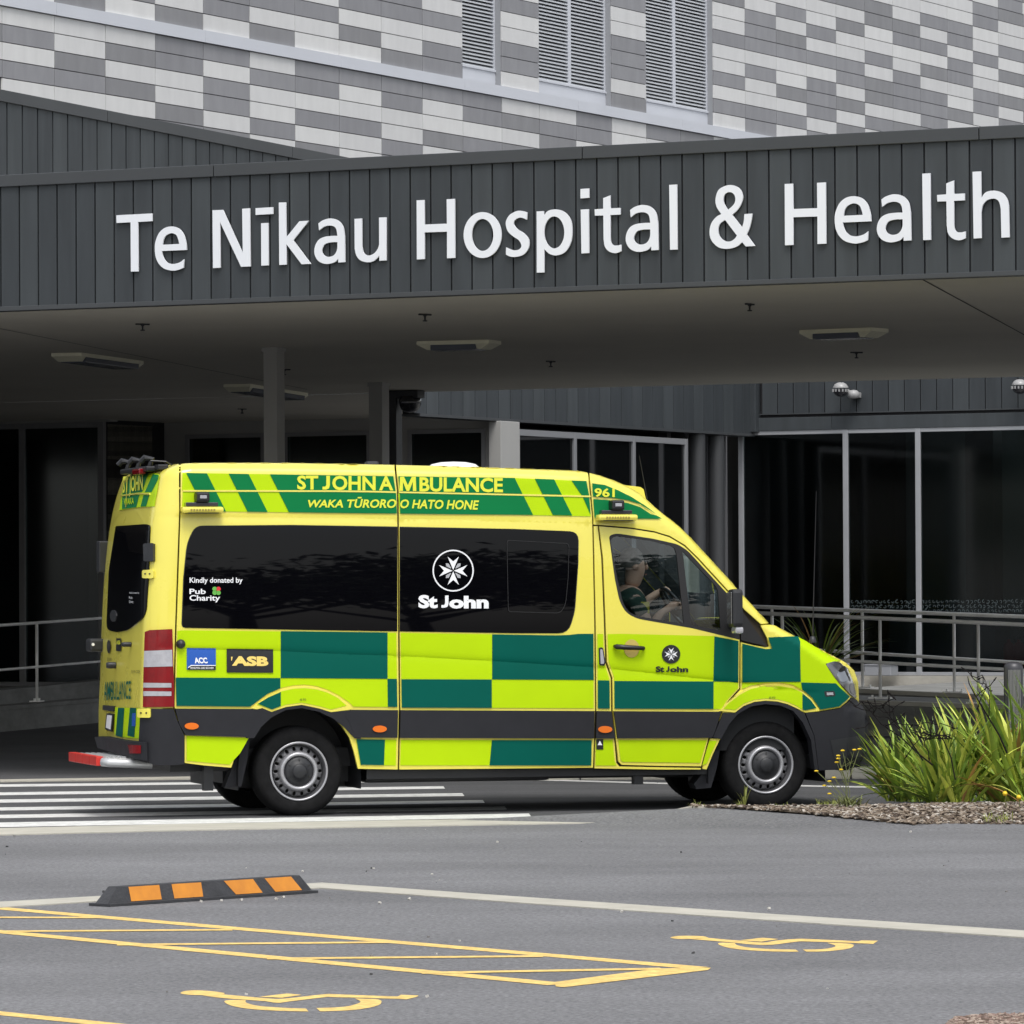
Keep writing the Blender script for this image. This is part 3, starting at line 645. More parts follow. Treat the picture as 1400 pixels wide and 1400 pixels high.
def room(parent, s0, s1, z0, z1, d0, d1, name="room"):
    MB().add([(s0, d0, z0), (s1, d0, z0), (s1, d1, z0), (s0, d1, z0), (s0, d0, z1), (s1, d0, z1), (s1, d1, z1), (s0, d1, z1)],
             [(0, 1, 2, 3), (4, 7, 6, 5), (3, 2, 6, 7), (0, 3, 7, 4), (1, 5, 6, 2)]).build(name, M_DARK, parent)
ra = empty("right_glazed_front", "tall glazed hospital front with pale frames at the right behind the handrails", "building", M=AR.mat())
zhead = float(AR.sz(1156., 586.5)[1]); zsid = float(AR.sz(1156., 564.)[1]); zbm0 = float(AR.sz(1156., 587.)[1]); zbm1 = float(AR.sz(1156., 569.)[1])
zfl = float(AR.sz(1156., 923.)[1])
ss = frame_set(ra, AR, [1013.5, 1156.5, 1255.5, 1412, 1540, 1660], 0, zfl, zhead, M_FRAMEW, fw=.085, head=.07)
sE = ss[-1]; s1040 = seams(AR, [1040], 560)[0]
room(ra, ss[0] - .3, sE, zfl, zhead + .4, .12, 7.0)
MB().box(ss[0] - .2, -.03, zfl - .5, sE, .12, zfl - .005).build("plinth", M_CTOP, ra)
xs_ = seams(AR, [639 / 2.8 + 900 + i * 61.45 / 2.8 for i in range(11)], 540); pr = (xs_[-1] - xs_[0]) / 10
k = 0
s = xs_[0] - 4 * pr
while s < sE:
    add_panel(ra, s, zsid, pr, 1.3, .02, M_SIDING if k % 4 else M_SIDING2); s += pr; k += 1
MB().box(s1040, .001, zsid - .06, sE, .3, zsid + 1.3).build("wall_backing", M_JOINT, ra)
bj = [s1040 - .1] + seams(AR, [1138, 1455], 575) + [sE]
for a, b in zip(bj[:-1], bj[1:]): MB().box(a + .003, -.03, zbm0, b - .003, .2, zbm1, bev=.006).build("header_beam", M_SIDING2, ra)
MB().box(s1040, -.04, zsid - .012, sE, -.0, zsid + .006).build("drip_trim", M_FLASH, ra)
MB().box(seams(AR, [1025], 560)[0], -.16, zbm0 - .02, s1040 - .02, .1, zsid + 1.3, bev=.01).build("corner_box", M_SIDING, ra)
MB().box(ss[0] - .3, .0, zsid + 1.2, sE, 12, zsid + 1.35).build("roof", M_BACK, ra)
M_RW = mat("reception_wall", (.16, .18, .18), .8, noise=.1, scale=1); M_TUBE = mat("lit_tube", (.8, .8, .8), .5, emit=(1, .97, .9, 9.0))
MB().box(ss[0], 6.8, zfl, sE, 6.95, zhead + .4).build("reception_wall", M_RW, ra)
for a, b, d0, h_ in ((1.1, 3.0, 3.4, 1.1), (4.6, 6.4, 4.2, 1.0), (7.6, 9.6, 3.0, 1.25)): MB().box(ss[0] + a, d0, zfl, ss[0] + b, d0 + .7, zfl + h_, bev=.02).build("reception_counter", mat("counter_teal", (.05, .09, .10), .6), ra)
for a, w_, d0 in ((2.0, .5, 4.6), (5.7, .35, 2.2), (8.9, .6, 5.0)): MB().box(ss[0] + a, d0, zfl, ss[0] + a + w_, d0 + .4, zhead + .3).build("inner_partition", mat("partition_dark", (.03, .034, .036), .7), ra)
for a, d0 in ((5.3, 1.6), (7.5, 1.9)): MB().tube([(ss[0] + a, d0, zfl), (ss[0] + a + .05, d0, zfl + 2.0)], .018, 6).build("red_pole", mat("red_enamel", (.45, .02, .02), 0.35), ra)
for a, d0, rz_ in ((.5, 2.0, .1), (3.9, 3.4, .1), (6.6, 2.4, .1), (9.5, 4.0, .1), (2.2, 5.2, .1)): MB().box(ss[0] + a, d0, zhead + .28, ss[0] + a + 1.2, d0 + .07, zhead + .33).build("lit_tube", M_TUBE, ra)
M_FROST = mat("frosted_film", (.055, .075, .08), 0.7)
# frosted koru band: rows of small hooks and diamonds stuck on the glass
zf = float(AR.sz(1300., 829.)[1]); fb_ = MB(); s = ss[1] + .1
while s < ss[4]:
    for dz in (-.075, .0, .075):
        rr_ = .03 + rnd.random() * .012; n_ = 7; t0 = rnd.random() * 6; v = []
        for j in range(n_):
            a_ = t0 + j * .75; r1 = rr_ * (1 - j * .08); v += [(s + math.cos(a_) * r1, .012, zf + dz + math.sin(a_) * r1), (s + math.cos(a_) * r1 * .62, .012, zf + dz + math.sin(a_) * r1 * .62)]
        fb_.add(v, [(2 * j, 2 * j + 1, 2 * j + 3, 2 * j + 2) for j in range(n_ - 1)])
    s += .07
stuff(fb_.build("frosted_band", M_FROST, ra))
# fire extinguishers and a bench box inside
M_RED = mat("red_enamel", (.45, .02, .02), 0.35)
for i, x in enumerate((1350, 1364)):
    sx = seams(AR, [x], 870)[0]; Pw = AR.mat() @ Vector((sx, .9, zfl))
    e = empty("fire_extinguisher", "red fire extinguisher standing inside the glass, %s of the pair" % ("left" if i == 0 else "right"), "fire extinguisher", Pw[:], 0, "fire extinguishers behind the glass")
    MB().lathe([(0, 0), (.085, 0), (.09, .02), (.09, .42), (.07, .49), (.03, .52), (.03, .56), (0, .56)], 16, 'Z').build("cylinder_body", M_RED, e, smooth=True)
    MB().tube([(0, 0, .57), (.06, 0, .62), (.11, 0, .5), (.1, 0, .3)], .012, 6).build("hose", M_BLACK, e)
sx = seams(AR, [1197, 1233], 915); Pw = AR.mat() @ Vector((sx[0], -.45, zfl))
e = empty("vent_box", "grey metal box low on the ramp in front of the glazing", "box", Pw[:], -TB)
MB().box(0, 0, 0, sx[1] - sx[0], .3, .16, bev=.01).build("casing", M_REVEAL, e)
MB().box(-.01, -.01, .162, sx[1] - sx[0] + .01, .31, .18).build("lid", M_REVEAL, e)

# band wall (receding) with windows beneath
lb = empty("recessed_glazed_wall", "receding dark ribbed wall with tall windows behind the ambulance cab", "building", M=BL.mat())
bs = seams(BL, [500 + x / 2.8 for x in (228, 1251)], 550); pb_ = (bs[1] - bs[0]) / 24
zb = 4.26 + .0
zb = float(BL.sz(653., 573.)[1]); zw = float(BL.sz(710., 587.)[1])
for k in range(-1, 30):
    if bs[0] + (k + 1) * pb_ > cr[0] - .02: break
    add_panel(lb, bs[0] + k * pb_, zb + .03, pb_, 1.5, .02, M_SIDING if k % 3 else M_SIDING2)
s570 = seams(BL, [572], 560)[0]
MB().box(s570, .001, zb + .02, cr[0], .25, zb + 1.6).build("wall_backing", M_JOINT, lb)
MB().box(s570, -.03, zb - .01, cr[0] - .01, .3, zb + .03).build("bottom_trim", M_FLASH, lb)
ws = frame_set(lb, BL, [708, 786, 866.5, 938], 0, FZ, zw, mat('recess_frame', (.22, .225, .235), .4), fw=.085, head=.09, glassm=G_WINB)
room(lb, ws[0] - .3, ws[-1] + .2, FZ, zb, .12, 2.2)
MB().box(ws[0] - .72, -.10, 0, ws[0] - .12, .1, zb - .012, bev=.01).build("jamb_pier", M_COLUMN, lb)
MB().box(ws[-1] + .05, .35, 0, cr[0] - .3, .5, zb).build("dark_infill", M_BACK, lb)
for x in (963, 989):
    sx = seams(BL, [x], 700)[0]; MB().lathe([(.13, 0), (.13, zb - .02)], 18, 'Z', (sx, .12, 0)).build("round_column", mat('round_column_dark', (.045, .047, .05), .5), lb, smooth=True)

# windows under the canopy, parallel to the fascia
pj = BL.sz(684., 700.); Pj = BL.p + BL.h * pj[0]; AP = Wall(Pj, hA)
up = empty("sheltered_window_wall", "shaded row of dark windows deep under the canopy", "building", M=AP.mat())
zw2 = float(AP.sz(600., 587.)[1])
def one_window(x0, x1):
    a, b = seams(AP, [x0, x1], 650)
    fr = MB(); fr.box(a, -.02, zw2 - .06, b, .05, zw2); fr.box(a, -.02, FZ, a + .06, .05, zw2 - .061); fr.box(b - .06, -.02, FZ, b, .05, zw2 - .061)
    w = fr.build("window", M_FRAMED, up); MB().box(a + .062, .01, FZ, b - .062, .025, zw2 - .064).build("pane", G_WIN, w); return a, b
wl = [one_window(254, 362), one_window(388, 507), one_window(558, 664)]
sLq = seams(AP, [236], 650)[0]; cuts = [sLq - .3] + [q for w in wl for q in w] + [0.0]
mb = MB()
for i in range(0, len(cuts), 2): mb.box(cuts[i], 0, 0, cuts[i + 1], .2, SZ)
mb.box(cuts[0], .0, zw2 + .002, 0, .2, SZ + .05) if False else None
for (a, b) in wl: mb.box(a, 0, zw2 + .002, b, .2, SZ); mb.box(a, 0, 0, b, .2, FZ - .002)
mb.build("wall", M_COLUMN, up)
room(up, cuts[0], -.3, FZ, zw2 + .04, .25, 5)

bl0 = at_depth(572., 813., 72.0); ce = [tuple((AP.p + AP.h * -45)[:2]), tuple((CF.p + CF.h * -42 - CF.n * (depth_back - .4))[:2])]
ce2 = ground(574., 537., SZ); flat("inner_soffit", np.array([(*ce[0], SZ - .006), (*ce[1], SZ - .006), (ce2[0], ce2[1] - .3, SZ - .006), (bl0[0], bl0[1], SZ - .006), (AP.p[0], AP.p[1] + .1, SZ - .006)]), M_SOFFIT, canopy).matrix_parent_inverse = canopy.matrix_world.inverted()
e = empty("reflection_block", "unseen dark clad block added beyond the left edge of the frame for reflections", "building", (-12, 71, 0), 0)  # added out of view so the ambulance's rear window mirrors something dark
MB().box(-60, 0, 0, -3, 40, 11).build("wall", M_SIDING, e)
# left entrance
DP = wallA(140, 75.3)
dz = float(DP.sz(80., 578.)[1])
el_ = empty("left_entrance_glazing", "tall dark glazed entrance at the far left under the canopy", "building", M=DP.mat())
frame_set(el_, DP, [-330, -150, 30.5, 138.5], 0, FZ, dz, M_FRAMED, fw=.10, head=.08)
sl_ = seams(DP, [-330], 700)[0]
room(el_, sl_, 0, FZ, dz + .2, .12, 6)
for a, b in zip([sl_, -1.9 - 1.8], [-1.9 - 1.8 - .01, .15]): MB().box(a, -.02, dz + .004, b, .2, SZ + .03).build("bulkhead_panel", M_COLUMN, el_)
MB().box(sl_, -.05, 0, .1, .12, FZ - .004).build("plinth", M_CONCW, el_)
# tiled return wall
RW = Wall(DP.p + np.array([0, 0, 0]), hB)
rw = empty("tiled_return_wall", "short shaded wall of banded cream and dark tiles beside the left entrance", "wall", M=RW.mat())
r_end = float(RW.sz(240., 600.)[0]); ztt = SZ - .01
MB().box(.1, .03, 0, r_end, .3, ztt).build("wall_backing", M_BACK, rw)
pat = "WWDWDDWDWWDWDWDW"; M_CREAM = mat("cream_tile", (.32, .30, .25), 0.6, noise=.06, scale=2)
M_UMBER = mat("umber_tile", (.10, .095, .085), 0.6, noise=.06, scale=2)
for r in range(14):
    z1 = float(RW.sz(150., 580.)[1]) - r * .262; 
    ncol = 2
    for c in range(ncol):
        w = (r_end - .15) * (.66 if c == 0 else .34); x0 = .15 + (0 if c == 0 else (r_end - .15) * .66); ch = pat[r] if c == 0 else "DDWDDWDDWDDWDD"[r]
        MB().box(x0 + .006, -.0, z1 - .256, x0 + w - .006, .03, z1).build("tile", M_CREAM if ch == 'W' else M_UMBER, rw)

# wall cameras
def wall_cam(x, y, label):
    s_, z_ = AR.sz(float(x), float(y), .3); Pw = AR.mat() @ Vector((float(s_), -.02, float(z_)))
    e = empty("security_camera", label, "security camera", Pw[:], -TB, "white cameras on the dark siding"); e.scale = (.82, .82, .82)
    M_CAMW = mat("camera_white", (.32, .32, .32), 0.35)
    MB().lathe([(0, -.06), (.10, -.05), (.12, 0), (.12, .05), (.07, .10), (0, .11)], 20, 'Z', (.18, -.2, -.08)).build("junction_box", M_CAMW, e, smooth=True)
    MB().box(.10, -.2, -.12, .26, .02, -.02, bev=.01).build("bracket", M_CAMW, e)
    MB().tube([(.15, -.22, -.04), (.05, -.3, .02)], .04, 10).build("neck", M_CAMW, e)
    mb = MB(); mb.lathe([(0, .145), (.06, .14), (.115, .11), (.148, .06), (.152, .035)], 24, 'Z', (-.03, -.33, .03)); mb.build("hood", M_CAMW, e, smooth=True)
    mb = MB(); mb.lathe([(.15, 0), (.145, -.05), (.11, -.10), (.06, -.13), (0, -.14)], 24, 'Z', (-.03, -.33, .03)); mb.build("dome", mat("smoked_dome", (.02, .02, .025), 0.1), e, smooth=True)
    mb = MB()
    for k in range(14):
        a = 2 * PI * k / 14; c_, s2 = math.cos(a), math.sin(a); mb.box(-.03 + c_ * .152 - .012, -.33 + s2 * .152 - .012, -.01, -.03 + c_ * .152 + .012, -.33 + s2 * .152 + .012, .045)
    mb.build("hood_teeth", M_CAMW, e)
wall_cam(1151, 535, "white vented dome camera on the dark siding above the glazing, the left one")
wall_cam(1396, 531, "white vented dome camera cut by the right edge of the frame")

# ---- ramps and handrails
def ramp_wall(name, label, W, pts_top, h_face, wtop, s_extend=0.0, side='R', cut=None):
    a, b = [W.sz(float(p[0]), float(p[1])) for p in pts_top]; sl = (b[1] - a[1]) / (b[0] - a[0])
    s0, s1 = (a[0] - (s_extend if side == 'L' else 3.5)), (b[0] + 6.0)
    z0, z1 = a[1] + sl * (s0 - a[0]), a[1] + sl * (s1 - a[0])
    e = empty(name, label, "wall", M=W.mat())
    v = [(s0, .012, 0), (s1, .012, 0), (s1, wtop, 0), (s0, wtop, 0), (s0, .012, z0 - .05), (s1, .012, z1 - .05), (s1, wtop, z1 - .05), (s0, wtop, z0 - .05)]
    F6 = [(0, 3, 2, 1), (4, 5, 6, 7), (0, 1, 5, 4), (1, 2, 6, 5), (2, 3, 7, 6), (3, 0, 4, 7)]
    mesh_obj("wall_body", v, F6, M_CONCW, e)
    v = [(s0, 0, z0 - .048), (s1, 0, z1 - .048), (s1, wtop + .01, z1 - .048), (s0, wtop + .01, z0 - .048), (s0, 0, z0), (s1, 0, z1), (s1, wtop + .01, z1), (s0, wtop + .01, z0)]
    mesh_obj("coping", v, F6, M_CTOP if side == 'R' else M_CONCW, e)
    return e, (lambda s: float(a[1] + sl * (s - a[0])))
RF = wallA(1203, 59.0); RBk = wallA(1179, 62.5)
_, zf1 = ramp_wall("front_ramp_wall", "grey concrete retaining wall of the ramp below the front handrail at the right", RF, ((1177, 957.4), (1376, 964)), .4, .25)
_, zf2 = ramp_wall("rear_ramp_wall", "low concrete upstand of the ramp behind the front handrail", RBk, ((1177, 942.0), (1379, 951.4)), .3, .2)
s_a, s_b = RF.sz(1100., 950.)[0] - 3.5, RF.sz(1400., 950.)[0] + 8
mesh_obj("ramp_floor", [(RF.p + RF.h * s - RF.n * d)[:2].tolist() + [zz] for s, d, zz in ((s_a, .26, zf1(s_a) - .06), (s_b, .26, zf1(s_b) - .06), (s_b, 3.4, zf1(s_b) - .04), (s_a, 3.4, zf1(s_a) - .04))], [(0, 1, 2, 3)], M_CONCW); struct(bpy.data.objects["ramp_floor"])
mesh_obj("upper_path", [(RBk.p + RBk.h * s - RBk.n * d)[:2].tolist() + [zz] for s, d, zz in ((s_a, .2, zfl - .12), (s_b, .2, zfl - .12), (s_b, 19, zfl - .01), (s_a, 19, zfl - .01))], [(0, 1, 2, 3)], M_CONCW); struct(bpy.data.objects["upper_path"])
def handrail(name, label, W, top, mid, posts, r=.024, pr_=.02, wall_y=.1):
    e = empty(name, label, "handrail", M=W.mat())
    for nm, (p, q), rr in (("top_rail", top, r), ("mid_rail", mid, r * .85)):
        a, b = W.sz(float(p[0]), float(p[1]), -wall_y), W.sz(float(q[0]), float(q[1]), -wall_y)
        MB().tube([(a[0], wall_y, a[1]), (b[0], wall_y, b[1])], rr, 10).build(nm, M_STEEL, e, smooth=True)
    for x, yb in posts:
        a = W.sz(float(x), float(yb), -wall_y); t0, t1 = W.sz(float(top[0][0]), float(top[0][1]), -wall_y), W.sz(float(top[1][0]), float(top[1][1]), -wall_y)
        zt_ = t0[1] + (t1[1] - t0[1]) * (a[0] - t0[0]) / (t1[0] - t0[0])
        p = MB().tube([(a[0], wall_y, a[1]), (a[0], wall_y, zt_ - .01)], pr_, 8).build("post", M_STEEL, e, smooth=True)
        bp_ = MB().box(a[0] - .13, wall_y - .06, a[1] - .004, a[0] + .13, wall_y + .06, a[1] + .012)
        for dx in (-.1, .1): bp_.lathe([(.015, 0), (.015, .03), (0, .03)], 6, 'Z', (a[0] + dx, wall_y, a[1] + .01))
        bp_.build("base_plate", M_STEEL, p)
    return e
handrail("front_handrail", "front stainless handrail standing on the concrete ramp wall at the right", RF, ((1000, 836.8), (1480, 857.5)), ((1000, 895), (1480, 921)), ((1070, 950), (1203.6, 954.8), (1338, 961.3), (1470, 967)))
handrail("rear_handrail", "second stainless handrail behind the front one, on the low upstand", RBk, ((990, 828), (1480, 846)), ((990, 881), (1480, 911)), ((1056, 935), (1179.4, 940.2), (1304.8, 946.6), (1430, 952)))
# left ramp
pL0, pL1 = ground(0., 1001.), ground(138., 988.); dl = (pL1 - pL0)[:2]; dl = dl / np.linalg.norm(dl); LR = Wall(pL0, dl)
_, zf3 = ramp_wall("left_ramp_wall", "shaded grey concrete ramp wall at the left behind the ambulance", LR, ((0, 966), (141, 954.3)), .3, .3, 6.0, 'L')
handrail("left_handrail", "thin steel handrail on the shaded ramp wall at the left", LR, ((-200, 869), (200, 840.9)), ((-200, 933), (200, 899)), ((50.5, 959), (-120, 973), (160, 950)), r=.02, pr_=.02)
LR2 = Wall(pL0 + np.array([-1.6, 1.2, 0]), dl)
_, _z = ramp_wall("rear_left_ramp_wall", "second shaded ramp wall behind the left handrail", LR2, ((0, 944), (141, 930)), .3, .25, 6.0, 'L')

# bollard
P = at_depth(1386, 1000, 39.5); 
e = empty("bollard", "dark round-topped bollard with a pale louvred face at the right edge", "bollard", (P[0], P[1], 0))
zt_ = float(at_depth(1386, 905, 39.5)[2]); w = .075
MB().lathe([(w, 0), (w, zt_ - .05), (w * .9, zt_ - .02), (w * .5, zt_), (0, zt_ + .003)], 24, 'Z').build("post", mat("bollard_dark", (.05, .05, .055), .4, metal=.3), e, smooth=True)
mb = MB()
for k in range(9): mb.box(-.045 + k * .0105, -w - .012, .15, -.045 + k * .0105 + .006, -w + .03, zt_ - .06)
mb.build("ribbed_face", mat("bollard_louvre", (.26, .26, .25), .4, metal=.3), e)

# ================================================================== AMBULANCE
PSI = math.radians(15); AO = np.array([-1.57697, 38.23749, 0.0])
aV = np.array([math.cos(PSI), math.sin(PSI), 0]); mV = np.array([-math.sin(PSI), math.cos(PSI), 0]); zV = np.array([0, 0, 1.0])
RL = np.stack([aV, mV, zV])                       # world -> local rows
amb = empty("ambulance", "yellow and green chequered ambulance van driving past the hospital entrance", "ambulance", AO.tolist(), PSI)
BW = 1.95
C_L = RL @ (CAM - AO)
def ldir(x, y): return sight(x, y) @ RL.T
def onw(x, y, w):
    d = ldir(np.asarray(x, float), np.asarray(y, float)); t = (w - C_L[1]) / d[..., 1]; return C_L + d * t[..., None]
SIL_px = [(247, 633, .2), (300, 632.3, .2), (400, 632.6, .2), (500, 634.3, .2), (600, 636.6, .2), (700, 639.8, .2), (790, 643.6, .2), (803.4, 646, .2), (820, 649.8, .18), (839, 656.5, .17), (858, 664.5, .16), (875, 674, .15), (893, 690, .13), (911.4, 704.6, .12), (929.6, 719.6, .12), (945.4, 735.6, .12), (958.6, 757-6, .12), (997.9, 794.5, .12), (1012, 810, .12), (1030, 829.5, .12), (1044, 845, .12), (1052, 851.3, .14), (1061, 853, .14), (1076.4, 860.2, .15), (1108.6, 874.6, .15), (1137, 890.6, .18), (1158.6, 903.4, .22), (1170, 915, .28), (1176, 932, .33), (1178, 962, .36), (1183, 970, .38), (1185, 985, .38), (1184.5, 1010, .38), (1181, 1034, .38), (1172, 1049, .35)]
SIL = np.array([onw(x, y, w)[[0, 2]] for x, y, w in SIL_px])
zmin = float(SIL[-1, 1]); SILP = [(-2.2, SIL[0, 1] - .02)] + [tuple(p) for p in SIL] + [(SIL[-1, 0] - .15, zmin - .12), (SIL[-1, 0] - .2, -.5), (-2.2, -.5)]
SILL = np.array(SILP[:len(SIL) + 3])
# rear profile from the visible left outline
RP = []
for x, y in ((139.5, 968), (141.5, 930), (142.5, 890), (144, 850), (146.5, 800), (149.5, 760), (153, 730), (157, 705), (163, 680), (170, 658), (180, 640)):
    P = onw(float(x), float(y), 1.72); RP.append((P[2], P[0]))
RP = np.array(RP)[np.argsort([p[0] for p in RP])]
RP[:, 1] = np.minimum(RP[:, 1], -.9)
CRE = np.array([onw(x, y, 0.0)[[0, 2]] for x, y in ((200, 887), (239, 887), (385, 890), (480, 894.6), (528, 896), (673, 903.6), (812, 912), (860, 917), (950, 927), (1000, 932), (1100, 945))])
CRB = np.array([onw(x, y, 0.05)[[0, 2]] for x, y in ((243, 707), (480, 709), (620, 711), (808, 716), (863, 721.5), (911, 729.5), (936, 740))])
def Tz(u, z):
    t = .034 * np.clip(z - 1.22, 0, 1.0) ** 2 + .075 * np.clip(z - 2.2, 0, 1) ** 1.0 + .05 * np.clip(.85 - z, 0, 1) ** 2
    d = np.interp(u, CRE[:, 0], CRE[:, 1]) - z
    g = np.clip((u + 1.1) / .15, 0, 1) * np.clip((4.1 - u) / .3, 0, 1)
    t = t + g * .009 * np.where(d > 0, np.exp(-d / .085), np.exp(d / .018))
    d2 = np.interp(u, CRB[:, 0], CRB[:, 1]) - z
    g2 = np.clip((u + 1.08) / .04, 0, 1) * np.clip((2.9 - u) / .4, 0, 1)
    t = t + g2 * .003 * np.where(d2 > 0, np.exp(-d2 / .05), np.exp(d2 / .015))
    return t
def segdist(u, z):
    P = np.stack([u.ravel(), z.ravel()], 1); A = SILL[:-1]; B = SILL[1:]; d = B - A; L2 = (d ** 2).sum(1)
    t = np.clip(((P[:, None] - A) * d).sum(-1) / L2, 0, 1); q = A + t[..., None] * d
    D = np.sqrt(((P[:, None] - q) ** 2).sum(-1)).min(1); s = inside(P, SILP)
    return np.where(s, D, -D).reshape(u.shape)
RSIDE, RTOP, RREAR = .13, .085, .17
def Fbody(P):
    u, w, z = P[..., 0], P[..., 1], P[..., 2]; r = np.abs(w - BW / 2) / (BW / 2)
    un = u + .26 * np.clip(r, 0, 1.3) ** 4 * np.clip((u - 3.6) / .8, 0, 1)
    tz = Tz(u, z); qs = np.minimum(w - tz, BW - tz - w)
    qt = segdist(un, z); qr = u - np.interp(z, RP[:, 0], RP[:, 1]) - .05 * np.clip(r, 0, 1) ** 2 + .05
    rt = np.where(u > 2.9, .07, RTOP); rs = np.where(u > 4.0, .10, RSIDE)
    v = np.clip(1 - qs / RSIDE, 0, None) ** 2 + np.clip(1 - qt / rt, 0, None) ** 2 + np.clip(1 - qr / RREAR, 0, None) ** 2
    return 1 - np.sqrt(v)
def march(O, D, t0, t1, n=70):
    """first crossing F=0 along O+tD; misses fall back to the closest approach"""
    N = len(D); ts = np.linspace(0, 1, n); best = np.full(N, -1e9); bt = np.full(N, float(t0)); hit = np.zeros(N, bool); lo = np.zeros(N); prev = np.full(N, float(t0))
    for k in ts:
        t = t0 + (t1 - t0) * k; F = Fbody(O + D * t)
        new = (~hit) & (F > 0); lo[new] = prev[new]; bt[new] = t; hit |= new
        imp = (~hit) & (F > best); best[imp] = F[imp]; bt[imp] = t
        prev = np.where(hit, prev, t)
    a, b = lo.copy(), bt.copy()
    for _ in range(22):
        m = (a + b) / 2; F = Fbody(O + D * m[:, None]); b = np.where(F > 0, m, b); a = np.where(F > 0, a, m)
    t = np.where(hit, b, bt); return O + D * t[:, None], hit
def normals(P):
    h = 2e-3; g = np.stack([Fbody(P + h * np.eye(3)[i]) - Fbody(P - h * np.eye(3)[i]) for i in range(3)], -1)
    l = np.linalg.norm(g, axis=-1, keepdims=True); n = -g / np.maximum(l, 1e-9); n[l[..., 0] < 1e-6] = (0, -1, 0); return n
def hit_px(pts):
    pts = np.asarray(pts, float); D = ldir(pts[:, 0], pts[:, 1]); t0 = (-0.35 - C_L[1]) / D[:, 1].mean()
    P, h = march(C_L, D, t0 - .6, t0 + 3.2, 110)
    if (~h).any() and len(pts) > 8:          # outline points that graze past the body are drawn in until they land on it
        c = pts.mean(0); q = pts.copy()
        for _ in range(6):
            m = ~h
            if not m.any(): break
            d = c - q[m]; d /= np.maximum(np.linalg.norm(d, axis=1, keepdims=True), 1e-6); d[:, 0] *= .4; q[m] += d * .7
            D2 = ldir(q[m][:, 0], q[m][:, 1]); P2, h2 = march(C_L, D2, t0 - .6, t0 + 3.2, 110); P[m] = P2; h[m] = h2
    return P, normals(P)
EXTRA = []
for (cl, ds) in ((CRE, (-.035, -.015, -.004, .004, .012, .03, .06, .1)), (CRB, (-.02, -.004, .004, .02, .05))):
    pass
def crease_pts():
    out = []
    for x in np.arange(205, 1100, 4.0):
        yc = np.interp(x, [200, 239, 385, 480, 528, 673, 812, 860, 950, 1000, 1100], [887, 887, 890, 894.6, 896, 903.6, 912, 917, 927, 932, 945])
        out += [(x, yc + d) for d in (-9, -4.5, -2, -.7, .7, 2.2, 5, 10, 16)]
    for x in np.arange(248, 936, 9.0):
        yc = np.interp(x, [243, 480, 620, 808, 863, 911, 936], [707, 709, 711, 716, 721.5, 729.5, 740]); out += [(x, yc + d) for d in (-3, -.8, .8, 3, 8)]
    return out
CP_ = crease_pts()
def skin(name, outer, m, parent, holes=(), off=0.0, thick=0.0, h=7.0, crease=True, label=None):
    V, T, L = cdt(outer, holes, h, CP_ if crease else ())
    P, N = hit_px(V); Q = P + N * off; v = Q.tolist(); vn = N.tolist(); f = [tuple(t) for t in T]
    # orient outward
    a, b, c = Q[T[:, 0]], Q[T[:, 1]], Q[T[:, 2]]; fn = np.cross(b - a, c - a); s = (fn * N[T[:, 0]]).sum(1)
    f = [tuple(t) if k > 0 else (t[0], t[2], t[1]) for t, k in zip(T.tolist(), s)]
    nf = len(f)
    if thick > 0:
        for lp in L:
            n = len(v); v += [(Q[i]).tolist() for i in lp] + [(Q[i] - N[i] * thick).tolist() for i in lp]; k = len(lp)
            for j in range(k): f.append((n + j, n + (j + 1) % k, n + k + (j + 1) % k, n + k + j))
    me = bpy.data.meshes.new(name); me.from_pydata(v, [], f); me.materials.append(m)
    me.polygons.foreach_set('use_smooth', [True] * nf + [False] * (len(f) - nf)); me.update()
    # analytic normals on the face part
    ln_ = []
    pn = me.polygons
    for p in pn:
        if p.index < nf: ln_ += [vn[i] for i in p.vertices]
        else: ln_ += [tuple(p.normal)] * len(p.vertices)
    me.normals_split_custom_set(ln_)
    o = bpy.data.objects.new(name, me); link(o, parent)
    if label: o['label'] = label
    return o
def skin_tris(name, V, F, m, parent, off):
    P, N = hit_px(V); Q = P + N * off
    o = mesh_obj(name, Q, F, m, parent); return o
def text_px(name, s, x0, y0, x1, y1, m, parent, off=.006, bold=0.0, shear=0.0, yr=None, space=1.0):

    """text whose box spans x0..x1, top y0, bottom y1 at the left; yr=(top,bottom) at the right"""
    V, F = text2d(s, bold=bold, shear=shear, space=space); mn, mx = V.min(0), V.max(0)
    if not any(c in s for c in 'ygpQ'): mn[1] = 0.0 + (-.01)
    n = (V - mn) / (mx - mn)
    yt1, yb1 = yr if yr else (y0, y1)
    X = x0 + n[:, 0] * (x1 - x0); top = y0 + (yt1 - y0) * n[:, 0]; bot = y1 + (yb1 - y1) * n[:, 0]; Y = bot + (top - bot) * n[:, 1]
    return skin_tris(name, np.stack([X, Y], 1), F, m, parent, off)
def round_poly(pts, r, k=4):
    out = []; n = len(pts)
    for i in range(n):
        a, b, c = (np.array(pts[j % n][:2], float) for j in (i - 1, i, i + 1)); rr = pts[i][2] if len(pts[i]) > 2 else r
        d1, d2 = a - b, c - b; l1, l2 = np.linalg.norm(d1), np.linalg.norm(d2); q = min(rr, l1 * .45, l2 * .45); p0, p2 = b + d1 / l1 * q, b + d2 / l2 * q
        for j in range(k + 1): t = j / k; out.append(tuple((1 - t) ** 2 * p0 + 2 * t * (1 - t) * b + t * t * p2))
    return out

